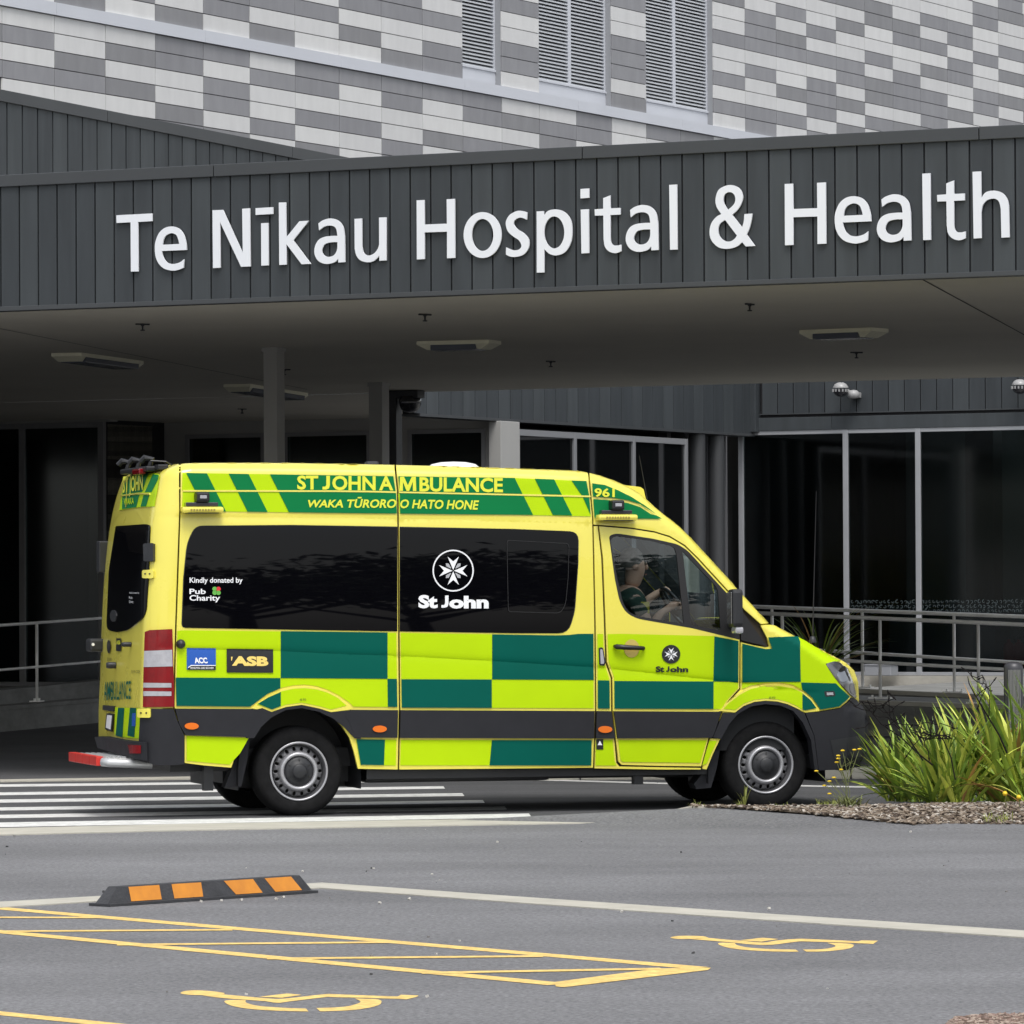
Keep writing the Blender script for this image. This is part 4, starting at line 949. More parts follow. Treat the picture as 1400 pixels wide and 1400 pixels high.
def paint(name, c, rough=.3, coat=.6, noise=.02): return mat(name, c, rough, coat=coat, noise=noise, scale=3, spec=.35 if coat > .3 else .10)
M_YEL = paint("ambulance_yellow", (.79, .70, .105), .28, .7)
M_LIME = paint("reflective_lime", (.45, .66, .004), .45, .05, .03)
M_GRN = paint("reflective_green", (.0, .092, .068), .5, .0, .04)
M_GRN2 = paint("roof_green", (.003, .175, .050), .5, .0, .04)
M_DARKC = mat("charcoal_moulding", (.0155, .016, .020), .6, noise=.12, spec=.3, scale=6, bump=.08, bscale=300)
M_SHELL = mat("gap_shadow", (.035, .025, .012), .8)
M_BGLASS = mat("black_glass", (.002, .002, .003), .015, spec=.19)
M_WHITE = mat("white_vinyl", (.82, .83, .85), .4); M_INK = mat("black_vinyl", (.012, .012, .014), .4)
M_SEAL = mat("rubber_seal", (.01, .01, .011), .6)
G_CAB = glass("cab_glass", (.68, .78, .80), .008, 1.5, 1.7)
M_YTXT = paint("pale_yellow_vinyl", (.72, .74, .06), .4, .1)
M_RLAMP = mat("red_lens", (.20, .003, .006), .15, coat=.3, noise=.15, scale=14)
M_CLAMP = mat("clear_lens", (.40, .40, .43), .12, coat=.8, noise=.12, scale=20)
M_AMBER = mat("amber_lens", (.75, .16, .01), .25, coat=.4)

# --- panel outlines (all read off the flank)
top = [(247, 633), (300, 632.3), (400, 632.6), (500, 634.3), (540, 635)]
seamA = [(538.6, 635), (542.6, 671), (543.4, 735), (544.2, 862), (545.2, 969.6), (543.6, 1052)]
seamB = [(803.8, 647), (809.4, 707), (812.4, 850), (813.4, 968), (810.6, 1049.6)]
def sh(pts, dx): return [(x + dx, y) for x, y in pts]
archR = [(489.5, 1051), (484, 1028), (478, 1009), (468, 993), (454.8, 981), (436, 970), (412, 964.5), (390, 967.5), (370, 977.5), (356, 992), (346.8, 1009), (331, 1009)]
WIN = round_poly([(249, 858, 6), (251.5, 790, 3), (256.5, 742, 14), (268, 719, 10), (400, 718.2, 3), (544, 721.2, 3), (700, 723.5, 3), (790, 727, 13), (789.5, 770, 3), (785, 835, 8), (776, 865.5, 14), (700, 865.2, 3), (400, 860.4, 3)], 5)
QP = top + seamA + archR[:] + [(316, 1049.5), (280, 1046.5), (252.5, 1043), (252.5, 1003), (243, 985), (238.8, 966), (241.5, 860), (245, 760), (247, 700)]
skin("rear_quarter_panel", QP, M_YEL, amb, holes=[], thick=.03)
SP_ = [(541.4, 635), (600, 636.6), (700, 639.8), (790, 643.6), (802, 645.8)] + seamB + sh(seamA, 2.4)[::-1][0:5]
SP_ = [(541.4, 635), (600, 636.6), (700, 639.8), (790, 643.6), (802.3, 646)] + seamB + [(546, 1052), (547.6, 969.6), (546.6, 862), (545.8, 735), (545, 671)]
skin("sliding_door", SP_, M_YEL, amb, thick=.03)
# cab: pillar strip, roof side, door, wing
sB2 = sh(seamB, 2.2)
roofside = [(806, 646.8), (820, 649.6), (838.6, 655.6), (858, 664), (875, 673.5), (893, 689.6), (911.4, 704.3), (929.6, 719.3), (945.4, 735), (959, 751), (997.9, 794), (1012, 809.6), (1030, 829), (1046, 847.5), (1051, 852), (1040, 853), (1018, 833.5), (1000, 812), (953.7, 761.6), (936.6, 745), (916, 732.6), (895.4, 726.3), (862.9, 721.2), (819, 717.4), (811.6, 717), (811.4, 707)]
skin("cab_roof_side", roofside, M_YEL, amb, thick=.03)
skin("door_pillar", [(811.8, 719.4), (817, 719.2), (822, 763), (825.4, 848.6), (827.4, 905.7), (834.8, 927), (835.4, 970), (839.8, 1013), (842.6, 1043), (847, 1048), (900, 1049), (958, 1050), (958, 1052), (900, 1052), (813, 1050.4), (815.6, 968), (814.6, 850)], M_YEL, amb, thick=.03)
WF = round_poly([(832.6, 733, 12), (838.9, 730, 3), (846, 729.6, 3), (892, 736.3, 3), (926.3, 744, 6), (940, 752.6, 5), (998.3, 816, 2), (1011, 830, 1), (1011, 874.6, 1), (946.9, 859, 4), (871.4, 846, 8), (856, 838, 8), (847, 822, 8), (840.6, 792, 4)], 3)
door = [(819.2, 719.6), (862.5, 723.2), (895, 728.3), (915.6, 734.7), (935.6, 746.8), (952.4, 763), (998.6, 813.4), (1010.6, 829), (1011, 876), (1010.6, 941), (994, 959.6), (986.6, 971), (969, 1007.5), (958.6, 1047.6), (900, 1047), (850, 1045.6), (845.6, 1041), (842.4, 1013), (838, 970), (837.4, 926.6), (830, 905), (828, 848.6), (824.6, 763)]
cab_door = skin("cab_door", door, M_YEL, amb, holes=[WF], thick=.03)
archF = [(985, 1009), (994, 988), (1003, 976), (1015.7, 966), (1030, 960.5), (1046, 958.8), (1062, 960), (1076, 963.6), (1088, 969), (1098, 977)]
wing = [(1012.8, 878), (1030, 882.2), (1047.5, 885), (1052, 884), (1049, 872), (1040, 855), (1052, 853.6), (1061, 854.4), (1076.4, 861.6), (1108.6, 876), (1137, 892), (1158.6, 904.6), (1170, 916), (1175.6, 933), (1176.6, 962), (1164, 953), (1158, 960), (1148, 967.6), (1119, 972.5), (1098, 977)] + archF[::-1] + [(985, 1009), (975, 1007.5), (988, 972), (996, 960.6), (1012.6, 943)]
wing = [(1012.8, 878), (1030, 882.2), (1047.5, 885), (1052, 884), (1049, 872), (1040, 855), (1052, 853.6), (1061, 854.4), (1076.4, 861.6), (1108.6, 876), (1137, 892), (1158.6, 904.6), (1170, 916), (1175.6, 933), (1176.6, 962), (1164, 953), (1158, 960), (1148, 967.6), (1119, 972.5), (1098, 977), (1088, 969), (1076, 963.6), (1062, 960), (1046, 958.8), (1030, 960.5), (1015.7, 966), (1003, 976), (994, 988), (986, 1004), (976, 1005.5), (988, 973), (996, 961), (1012.6, 943)]
skin("front_wing", wing, M_YEL, amb, off=-.003, thick=.03, h=4.5)
skin("lower_wing", [(971, 1009.6), (984.6, 1010), (975, 1030), (966, 1052), (960.6, 1051)], M_YEL, amb, thick=.03)
# wheel arch flares
flR = [(344, 968.5), (352, 962), (366, 951.5), (385, 943), (401, 939.6), (416, 938.6), (432, 940.4), (447, 945), (462, 952.5), (478, 966), (480, 969.5), (466, 971.5), (454, 968)][:11] + [(476, 970.5), (452, 973.5), (436, 968.5), (412, 963.5), (390, 966.5), (371, 973)]
skin("rear_arch_flare", flR, M_YEL, amb, off=.017, thick=.05, crease=False, h=5)
flF = [(983, 972), (994, 960.5), (1008.6, 948.6), (1025, 940), (1044, 936), (1064, 935), (1083.6, 938), (1097, 946), (1108.6, 955.7), (1119, 969.5), (1119, 972), (1100, 974), (1088, 968), (1076, 962.6), (1062, 959), (1046, 957.8), (1030, 959.6), (1015.7, 965), (1004, 974)]
skin("front_arch_flare", flF, M_YEL, amb, off=.017, thick=.05, crease=False, h=5)
# livery
def inset_lime(name, pts, parent, m=None, off=.004, **k): return skin(name, pts, m or M_LIME, parent, off=off, crease=True, h=k.get('h', 7))
inset_lime("lime_livery", [(242.4, 862.6), (249, 861.8), (400, 863.4), (541.6, 865.2), (543, 966.6), (483, 966.2), (478, 961), (462, 950), (447, 942.6), (432, 937.8), (416, 936), (401, 937), (384, 940.4), (365, 949), (350, 960), (342, 966), (241, 965)], amb)
inset_lime("lime_livery", [(547.6, 865.2), (760, 868.6), (778, 868), (790, 866.6), (811, 866.4), (811.4, 968.4), (549, 967.4)], amb)
inset_lime("lime_livery", [(816.6, 866.8), (824.4, 866.8), (825.6, 905), (832.6, 927.4), (833.4, 968.8), (817, 968.6)], amb)
inset_lime("lime_livery", [(830.4, 867), (850, 866.6), (976, 869.6), (1009.4, 876), (1009, 940.6), (993, 958), (986, 969.4), (839.8, 968.8), (839.4, 926), (832, 904)], amb)
inset_lime("lime_livery", [(1014.4, 880), (1046, 887.4), (1055, 887), (1050, 871.4), (1064, 870.6), (1090.6, 871.6), (1120, 887), (1150, 903), (1141, 906), (1128, 907.6), (1140, 926), (1160, 953), (1147, 965.6), (1121, 970), (1110, 954), (1098, 944), (1084, 936), (1064, 932.6), (1044, 933.6), (1025, 937.6), (1014.4, 942)], amb, off=.006, h=4.5)
inset_lime("lime_livery", [(255, 1006), (340, 1008.8), (328, 1030), (313.6, 1045.4), (280, 1042.4), (255, 1040)], amb)
inset_lime("lime_livery", [(486.4, 1010.6), (541.6, 1011.4), (541, 1046.6), (492.6, 1045.6)], amb)
inset_lime("lime_livery", [(548, 1011.6), (808.6, 1011.8), (808, 1046.4), (547, 1046.4)], amb)
inset_lime("lime_livery", [(814.6, 1011.8), (837.4, 1011.8), (840, 1040), (842.6, 1046.6), (814, 1046.6)], amb)
inset_lime("lime_livery", [(845, 1011.8), (966, 1012), (957, 1043), (850.6, 1041.6), (848, 1038)], amb)
inset_lime("lime_livery", [(969.6, 1012.6), (980, 1013), (966, 1044), (960, 1046)], amb)
skin("lime_livery", [(350, 963), (366, 953.4), (385, 945), (401, 941.6), (416, 940.8), (432, 942.6), (447, 947), (461, 954.2), (473, 964.6), (452, 970), (436, 965.5), (412, 960.6), (390, 963.4), (371, 970)], M_LIME, amb, off=.0195, h=5, crease=False)
skin("lime_livery", [(988, 969), (996, 961), (1010, 950.2), (1026, 942), (1044, 938.2), (1064, 937.2), (1082, 940), (1096, 947.6), (1096, 970), (1088, 965), (1076, 959.8), (1062, 956.2), (1046, 955), (1030, 956.8), (1015.7, 962), (1004, 970.6)], M_LIME, amb, off=.0195, h=5, crease=False)
def green(pts, off=.008, m=None, h=7, crease=True): return skin("green_livery", pts, m or M_GRN, amb, off=off, h=h, crease=crease)
green([(383.6, 862.8), (529.5, 864.6), (529.5, 928), (383.6, 927)])
green([(239.8, 926.4), (383, 927), (383, 941), (365, 949), (350, 960), (342, 966), (241, 965)])
green([(529.5, 928), (542.4, 928.2), (543, 966.6), (530, 966.2)])
green([(548.4, 928.6), (672, 929), (672, 967.8), (549, 967.4)])
green([(672.6, 867.2), (760, 868.6), (778, 868), (790, 866.6), (811, 866.4), (811.4, 929.6), (672.6, 928.8)])
green([(817, 930), (833, 930.4), (833.4, 968.8), (817, 968.6)]); green([(839.6, 931), (975.2, 931.8), (975, 969.2), (839.8, 968.8)])
green([(976.4, 870), (1009.4, 876.4), (1009, 932.4), (975, 931.6)])
green([(1014.4, 880), (1046, 887.4), (1055, 887), (1049.6, 871.4), (1064, 870.6), (1090, 871.6), (1093, 878), (1094.2, 932), (1014.4, 932.4)], off=.0115, h=5)
green([(1094.6, 933), (1142, 934.2), (1160, 953), (1147, 965.6), (1121, 970), (1110, 954), (1096.6, 943)], off=.013, h=4.5)
skin("green_livery", [(1096, 948), (1107, 957), (1115, 968), (1100, 971), (1096, 970)], M_GRN, amb, off=.0235, h=5, crease=False)
skin("green_livery", [(352, 962), (366, 953.4), (383, 946), (383, 965), (371, 970)], M_GRN, amb, off=.0235, h=5, crease=False)
green([(487, 1010.6), (526, 1011.2), (524.6, 1046), (493, 1045.6)]); green([(672.2, 1011.8), (808.6, 1011.8), (808, 1046.4), (669, 1046.4)])
# roof band
def gx(xt, y): return xt + (y - 647) * .5
bt = lambda x: float(np.interp(x, [250, 254, 703, 806], [646.6, 646.8, 653.6, 658])); bb = lambda x: float(np.interp(x, [250, 281, 729, 808], [698.6, 699.4, 704.2, 706.2])); bm = lambda x: float(np.interp(x, [250, 480, 717, 808], [671.2, 671.6, 676.8, 678.8]))
def para(x0, x1, up):
    """slanted bar between top xs; upper or lower half"""
    f = lambda x, y: x + (y - 647) * .5
    if up: ys = lambda x: (bt(x), bm(x) - 1.2)
    else: ys = lambda x: (bm(x) + 1.4, bb(x))
    a0, a1 = ys(x0); b0, b1 = ys(x1); n = 6
    P = [(f(x0 + (x1 - x0) * i / n, ys(x0 + (x1 - x0) * i / n)[0]), ys(x0 + (x1 - x0) * i / n)[0]) for i in range(n + 1)]
    Q = [(f(x0 + (x1 - x0) * i / n, ys(x0 + (x1 - x0) * i / n)[1]), ys(x0 + (x1 - x0) * i / n)[1]) for i in range(n + 1)]
    return P + Q[::-1]
for up in (1, 0):
    yy = (lambda x: bt(x)) if up else (lambda x: bm(x) + 1.4); y2 = (lambda x: bm(x) - 1.2) if up else (lambda x: bb(x))
    skin("lime_livery", [(249.6, yy(250)), (400, yy(400)), (537.4, yy(538)), (540.6, y2(540)), (400, y2(400)), (248.6, y2(250))], M_LIME, amb, off=.004, h=8, crease=False)
    skin("lime_livery", [(544.4, yy(544)), (700, yy(700)), (801.4 if up else 805.4, yy(803)), (805.4 if up else 807.6, y2(806)), (700, y2(700)), (546.2, y2(546))], M_LIME, amb, off=.004, h=8, crease=False)
    for x0, x1 in ((254.5, 282.5), (312, 339)): skin("green_livery", para(x0, x1, up), M_GRN2, amb, off=.008, h=8, crease=False)
    P = para(368, 700, up); 
    skin("green_livery", para(368, 537.6 - (0 if up else 11), up)[:7] + [(538 if up else 541.4, yy(540)), (540.6 if up else 542.4, y2(541))] + para(368, 526, up)[7:][1:], M_GRN2, amb, off=.008, h=8, crease=False) if False else None
    q0 = para(368, 368.01, up)
    skin("green_livery", [q0[0], (450, yy(450)), (537.4 if up else 541.2, yy(540)), (540.6 if up else 542.4, y2(541)), (450, y2(450)), q0[-1]], M_GRN2, amb, off=.008, h=8, crease=False)
    q1 = para(700, 700.01, up)
    skin("green_livery", [(544.4 if up else 546.2, yy(545)), (620, yy(620)), (q1[0][0], yy(703)), (q1[-1][0], y2(712)), (620, y2(620)), (546.2 if up else 546.8, y2(546))], M_GRN2, amb, off=.008, h=8, crease=False)
    skin("green_livery", para(727, 753, up), M_GRN2, amb, off=.008, h=8, crease=False)
skin("green_livery", [(781, bt(784)), (801.4, bt(803)), (805.2, bm(806) - 1.2), (795, bm(795) - 1.2)], M_GRN2, amb, off=.008, h=8, crease=False)
skin("green_livery", [(796.6, bm(797) + 1.4), (805.4, bm(806) + 1.4), (807.2, 704)], M_GRN2, amb, off=.008, h=6, crease=False)
cg_t = [(809.4, 660.8), (826.4, 663.4), (844.6, 670.6), (862.9, 679.6), (881, 691.2), (893, 700.4), (904.4, 709.2)]
cmid = [(810.4, 680.4), (838.6, 682.6), (858, 685.8), (875, 691.4), (892, 702.4)]
skin("green_livery", cg_t[:5] + [(893, 700.4), (897, 704), (892, 700.6), (875, 689.4), (858, 683.9), (838.6, 680.9), (810.4, 678.8)], M_GRN2, amb, off=.008, h=6, crease=False)
skin("green_livery", [(810.8, 682.2), (838.6, 684.4), (858, 687.8), (875, 693.4), (889, 702.8), (897, 705), (904.4, 709.4), (869, 709.2), (812.6, 708.4)], M_GRN2, amb, off=.008, h=6, crease=False)
M_PIPE = paint("gold_edge", (.62, .46, .06), .3, .5)
for nm_, xa, xb in (("roof_trim_line", 250, 541), ("roof_trim_line", 545, 807)):
    pp = [(x, bm(x)) for x in np.linspace(xa, xb, 8)]; skin(nm_, [(x, y - 1.0) for x, y in pp] + [(x, y + 1.1) for x, y in pp[::-1]], M_YEL, amb, off=.010, thick=.012, h=9, crease=False)

# windows
LW_ = [p for p in WIN if p[0] < 543]; RW_ = [p for p in WIN if p[0] > 545.5]
def split(poly, xs, left):
    out = []; n = len(poly)
    for i in range(n):
        a, b = poly[i], poly[(i + 1) % n]; ia = (a[0] < xs) == left
        if ia: out.append(a)
        if ((a[0] < xs) != (b[0] < xs)): t = (xs - a[0]) / (b[0] - a[0]); out.append((xs, a[1] + (b[1] - a[1]) * t))
    return out
def grow(poly, d):
    c = np.mean(np.array(poly), 0); o = []
    for p in poly: v = np.array(p) - c; l = np.linalg.norm(v); o.append(tuple(np.array(p) + v / l * d))
    return o
skin("side_window_surround", split(grow(WIN, 1.2), 543.2, True), M_SEAL, amb, off=.003, crease=False, h=10)
skin("side_window_surround", split(grow(WIN, 1.2), 546.2, False), M_SEAL, amb, off=.003, crease=False, h=10)
sw = skin("side_window", split(WIN, 542.6, True), M_BGLASS, amb, off=.006, thick=.01, crease=False, h=9, label="left pane of the long black side window")
sw2 = skin("side_window", split(WIN, 546.8, False), M_BGLASS, amb, off=.006, thick=.01, crease=False, h=9, label="right pane of the long black side window")
pane_o = round_poly([(692, 738.4, 4), (777.6, 743, 5), (776.4, 790, 4), (773, 826, 10), (766, 838.6, 8), (694, 836.6, 4)], 4)
skin("pane_groove", pane_o, M_SEAL, sw2, holes=[[(p[0] * .984 + 735 * .016, p[1] * .984 + 789 * .016) for p in pane_o]], off=.0145, crease=False, h=9)
# cab glazing
skin("window_frame", WF, M_SEAL, cab_door, holes=[round_poly([(834.4, 737, 6), (842.3, 732.9, 3), (888.6, 738.9, 3), (921.5, 747.0, 5), (925, 757.7, 2), (935.2, 853.0, 3), (871.4, 842.4, 6), (859.6, 837, 6), (851.9, 825, 6), (843.4, 788.6, 4)], 3),
    round_poly([(933, 753.5, 2), (977.7, 800, 3), (981.6, 807, 3), (985.4, 861.5, 3), (945, 854.6, 3)], 3)], off=.001, thick=.02, crease=False, h=8)
skin("door_glass", round_poly([(833.4, 735, 6), (842.3, 731.6, 3), (888.6, 737.6, 3), (924, 746.0, 5), (928, 757.7, 2), (938.0, 856.0, 3), (871.4, 844.4, 6), (858, 838, 6), (850, 825, 6), (842, 788.6, 4)], 3), G_CAB, cab_door, off=-.008, crease=False, h=12)
skin("quarter_glass", [(931, 751), (979, 800), (983, 806), (987, 864), (943, 856)], G_CAB, cab_door, off=-.008, crease=False, h=12)
skin("mirror_base_trim", [(1012.6, 832.5), (1047.5, 883), (1030, 879.4), (1012.8, 875)], M_SEAL, amb, off=.006, thick=.02, crease=False, h=8)
# mouldings
def mould(pts): return skin("side_moulding", pts, M_DARKC, amb, off=.022, thick=.04, crease=False, h=7)
mould([(239, 968.6), (345, 969.2), (352, 978), (346.5, 990), (338, 1007.6), (253, 1005), (244.6, 990)])
mould([(479, 970.4), (543.4, 970.8), (542.6, 1008.6), (484, 1008.2), (478, 990), (472, 979)])
mould([(547, 970.8), (812, 972), (811, 1009.4), (546, 1008.8)]); mould([(815, 972), (834.6, 972.2), (840, 1009.4), (814, 1009.4)])
mould([(838.4, 972.2), (985, 973), (976, 1001), (972.4, 1008.4), (843.6, 1009.2)])
skin("rear_arch_lining", [(346, 970.6), (358, 968), (371, 973.4), (390, 967), (412, 964), (436, 969), (452, 974), (466, 972), (478, 971.4), (486, 990), (493, 1010), (488, 1010), (484, 1009), (470, 994), (454.8, 982), (436, 973), (412, 968), (390, 970.5), (370, 981), (356, 994), (346.8, 1009), (336, 1009), (344, 990)], M_DARKC, amb, off=.02, thick=.09, crease=False, h=6)
skin("front_arch_lining", [(974, 1008), (988, 974.6), (1004, 974.8), (1015.7, 966), (1030, 960.4), (1046, 958.6), (1062, 959.8), (1076, 963.4), (1088, 968.8), (1099, 975), (1112, 1005.7), (1118, 1052), (1113, 1052), (1108, 1012), (1097, 988), (1084, 972), (1066, 964.5), (1046, 962.5), (1026, 965.8), (1008, 976), (996, 990), (985, 1010)], M_DARKC, amb, off=.016, thick=.10, crease=False, h=6)
fb = skin("front_bumper", [(1100, 974), (1119, 973.6), (1148, 968.6), (1158.6, 961), (1164, 954), (1176.8, 963.4), (1181, 969), (1185, 984), (1184.5, 1010), (1181, 1034), (1172, 1049), (1150, 1052), (1118.6, 1053), (1112.6, 1005.7)], M_DARKC, amb, off=.018, thick=.05, crease=False, h=6)
skin("bumper_recess", [(1134, 1012), (1170, 1006), (1180, 1012), (1176, 1034), (1140, 1038)], M_BLACK, fb, off=.022, crease=False, h=8)
skin("headlamp", round_poly([(1128.4, 907.8), (1140.7, 904.8), (1155, 909), (1166.6, 923), (1171.5, 940), (1173.6, 957), (1163.6, 951.6), (1151, 938), (1138, 922)], 3), mat("headlamp_lens", (.06, .062, .07), .08, coat=.8, scale=9, col2=(.15, .155, .165), detail=1), amb, off=.008, thick=.03, crease=False, h=4, label="clear wrap-round headlamp at the front corner")
hl = bpy.data.objects["headlamp"]
skin("lamp_bowl", ell(1153, 922, 9, 11, 18, .5), mat("lamp_chrome", (.30, .31, .33), .12, metal=1.0), hl, off=.0105, crease=False, h=4)
skin("lamp_bowl", ell(1165, 942, 5, 8, 16, -.3), mat("lamp_grey", (.09, .09, .10), .2, coat=.8), hl, off=.0105, crease=False, h=4)
# rear panels
M_RSH = M_YEL
def sheet(name, O, D, t0, t1, nu, nv, m, parent=amb, off=0.0, smooth=True):
    P, h_ = march(O.reshape(-1, 3), D.reshape(-1, 3), t0, t1, 60); N = normals(P); Q = P + N * off
    f = [(i * nv + j, i * nv + j + 1, (i + 1) * nv + j + 1, (i + 1) * nv + j) for i in range(nu - 1) for j in range(nv - 1)]; f = [q for q in f if all(h_[list(q)])]
    return mesh_obj(name, Q, f, m, parent, smooth)
th = np.linspace(.12, PI / 2, 9); wl_ = list(.16 * (1 - np.cos(th)) + .001); ws_ = np.array(sorted(wl_ + list(np.linspace(.25, BW - .25, 12)) + [BW - q for q in wl_]))
zs_ = np.concatenate([np.linspace(.52, 2.3, 16), np.linspace(2.36, float(SIL[0, 1]) - .012, 12)])
O = np.array([[(-2.1, w, z) for w in ws_] for z in zs_]); D = np.zeros_like(O); D[..., 0] = 1
rear = sheet("rear_body", O, D, 0, 2.0, len(zs_), len(ws_), M_YEL, off=-.003)
skin("rear_pillar", [(222, 640), (232, 635), (244.6, 633.6), (244.8, 700), (242.6, 760), (239.2, 860), (236.4, 968), (212, 968), (205, 860), (209, 720), (214, 690), (219, 660)], M_YEL, amb, off=.001, thick=.02, crease=False, h=6)
rw_px = round_poly([(159, 719.4, 2), (200, 716.6, 3), (205.6, 718, 4), (203.5, 790, 3), (200.5, 834, 5), (196.4, 845, 5), (176, 861.6, 6), (160, 864.8, 6), (147.5, 861, 6), (146.6, 850.7, 3), (149.6, 780, 3)], 3)
rwn = skin("rear_window", rw_px, M_BGLASS, amb, off=.006, thick=.012, crease=False, h=5)
skin("wiper_boss", ell(156.5, 842, 4.2, 8, 14), M_BLACK, rwn, off=.012, thick=.01, crease=False, h=4)
text_px("sticker_text", "Kindly donated by", 178.5, 809.4, 191.6, 812.4, M_WHITE, rwn, .009); text_px("sticker_text", "Pub", 178, 815.6, 182.6, 819, M_WHITE, rwn, .009); text_px("sticker_text", "Charity", 178, 821, 184, 825.4, M_WHITE, rwn, .009)
RL_ = [(176.5, 652), (190, 648.6), (205, 647.2), (217, 647.8), (218.6, 650.6), (216, 668), (211.6, 692.4), (190, 693.6), (163.6, 697.6), (166, 680), (169.6, 664)]
skin("lime_livery", RL_, M_LIME, amb, off=.003, crease=False, h=5)
skin("green_livery", [(176.5, 652.4), (190, 649), (203.4, 647.6), (195, 672.6), (168, 676.4), (170, 664)], M_GRN2, amb, off=.005, crease=False, h=5)
skin("green_livery", [(168, 679), (191.4, 676.6), (187, 693.6), (167.6, 696.2)], M_GRN2, amb, off=.005, crease=False, h=5)
skin("green_livery", [(209.6, 648.8), (217.6, 649.8), (217, 655), (208, 673), (198.6, 673.4)], M_GRN2, amb, off=.005, crease=False, h=5)
skin("green_livery", [(197, 677), (204.8, 677.2), (200.6, 692.4), (193, 692.8)], M_GRN2, amb, off=.005, crease=False, h=5)
skin("rear_trim_line", [(166.6, 677.6), (190, 674.4), (206, 675), (206, 676.6), (190, 676.2), (166.2, 679.2)], M_YEL, amb, off=.012, thick=.01, crease=False, h=5)
skin("door_seam", [(175.4, 652), (176.6, 652), (174.2, 694), (173, 694)], M_YEL, amb, off=.010, crease=False, h=5)
text_px("rear_lettering", "ST JOHN", 169.5, 652.5, 197, 674, M_YTXT, amb, .0115, bold=.03, yr=(650.4, 669.6))
text_px("rear_lettering", "WAKA", 171, 682, 185, 690.6, M_LIME, amb, .0115, bold=.02, yr=(680.6, 689.2))
text_px("rear_lettering", "AMBULANCE", 143.4, 932, 180, 957.6, M_GRN, amb, .008, bold=.012, yr=(930.8, 955.6))
text_px("rear_lettering", "319 CDI", 180.4, 916.4, 192, 920.4, M_INK, amb, .006)
# tail lamp
tl_o = [(199.6, 864), (206, 861.4), (235.2, 860), (236.4, 900), (238.2, 966.4), (197, 966.8), (197.6, 930), (198.8, 888)]
tl = skin("tail_lamp", tl_o, M_RLAMP, amb, off=.014, thick=.03, crease=False, h=5, label="tall red and clear tail lamp wrapping the rear corner")
skin("clear_section", [(199.2, 890), (234.6, 888.6), (235.4, 911), (198.4, 912)], M_CLAMP, tl, off=.017, crease=False, h=5)
for y in (933.5, 945): skin("clear_bar", [(198, y), (233.6, y + .4), (233.8, y + 6.4), (198, y + 6.6)], M_CLAMP, tl, off=.017, crease=False, h=5)
# lower rear: livery panel, plate, bumper
skin("lime_livery", [(158, 967), (193, 968.6), (192.6, 1010), (174, 1008.6), (157, 1004)], M_LIME, amb, off=.004, crease=False, h=5)
for x in (162.4, 178.6): skin("green_livery", [(x, 967.6), (x + 8.6, 968), (x + 6, 1008), (x - 3.4, 1005.6)], M_GRN, amb, off=.006, crease=False, h=5)
skin("sticker", [(182, 975), (187, 975), (186.4, 993), (181.4, 992.6)], mat("blue_vinyl", (.01, .09, .42), .4), amb, off=.008, crease=False, h=5)
pl_ = skin("number_plate", [(148, 975), (157.4, 976), (155, 1000.4), (145.6, 997)], M_INK, amb, off=.014, thick=.01, crease=False, h=5)
skin("plate_face", [(149.4, 977.4), (156, 978.2), (154, 997.4), (147.4, 994.6)], M_WHITE, pl_, off=.0165, crease=False, h=5)
skin("handle_recess", [(142.4, 964), (158, 965.4), (157, 972.6), (142, 970.6)], M_BLACK, amb, off=.012, thick=.01, crease=False, h=5)
rb = skin("rear_bumper", [(194.6, 968.8), (236.6, 969.4), (241.6, 985), (251, 1004.6), (251.4, 1044.6), (235, 1046), (214, 1046), (180, 1036), (141, 1023.6), (137.4, 1006.6), (150, 1006.6), (172, 1011), (192.6, 1013.4)], M_DARKC, amb, off=.02, thick=.08, crease=False, h=5)
skin("bumper_step", [(138, 1007.4), (150, 1007.4), (172, 1011.4), (197, 1014.4), (204, 1014.6), (205, 1040), (180, 1033.6), (142, 1022.4)], M_DARKC, rb, off=.05, thick=.06, crease=False, h=5)
skin("reflector", [(184, 1018), (198.6, 1018.6), (198.4, 1029.6), (187, 1030)], M_RLAMP, rb, off=.054, crease=False, h=5)
def put(px, off=0.0):
    P, N = hit_px(np.array([px], float)); return P[0] + N[0] * off, N[0]
# hinges, handles, small fittings
for nm_, (x0, y0, x1, y1), m_, off in (("hinge", (199, 779, 211.6, 791), M_YEL, .03), ("hinge", (192.6, 968.4, 207.6, 981), M_YEL, .035), ("hinge_cover", (201.4, 743, 212.4, 768), M_BLACK, .035)):
    hg = skin(nm_, round_poly([(x0, y0 + 1), (x1, y0), (x1, y1), (x0, y1)], 2), m_, amb, off=off, thick=.04, crease=False, h=5)
    if m_ is M_YEL:
        for q in (.3, .7): skin("bolt", ell(x0 + (x1 - x0) * q, (y0 + y1) / 2, 1.1, 1.1, 8), M_INK, hg, off=off + .003, crease=False, h=4)
for x, y, r in ((179, 881, 3.4), (158, 909.5, 4.6)):
    P, N = put((x, y)); MB().lathe([(r / 182, -.0), (r / 182, -.05), (r / 220, -.07), (0, -.072)], 14, 'Y').build("rear_camera" if r < 4 else "door_handle", M_BLACK, amb, True, tuple(P)).rotation_euler = (0, 0, -PI / 2)
P, N = put((139.5, 882)); MB().box(-.10, -.03, -.05, .02, .16, .05, bev=.02).build("door_handle", M_BLACK, amb, False, tuple(P))
P, N = put((143.5, 761)); MB().box(-.05, -.02, -.12, .03, .10, .12, bev=.01).build("hinge_cover", M_BLACK, amb, False, tuple(P))
P, N = put((247, 880.4)); MB().lathe([(0, -.045), (.025, -.04), (.032, -.02), (.036, 0)], 20, 'Y').build("parking_sensor", M_BLACK, amb, True, tuple(P))
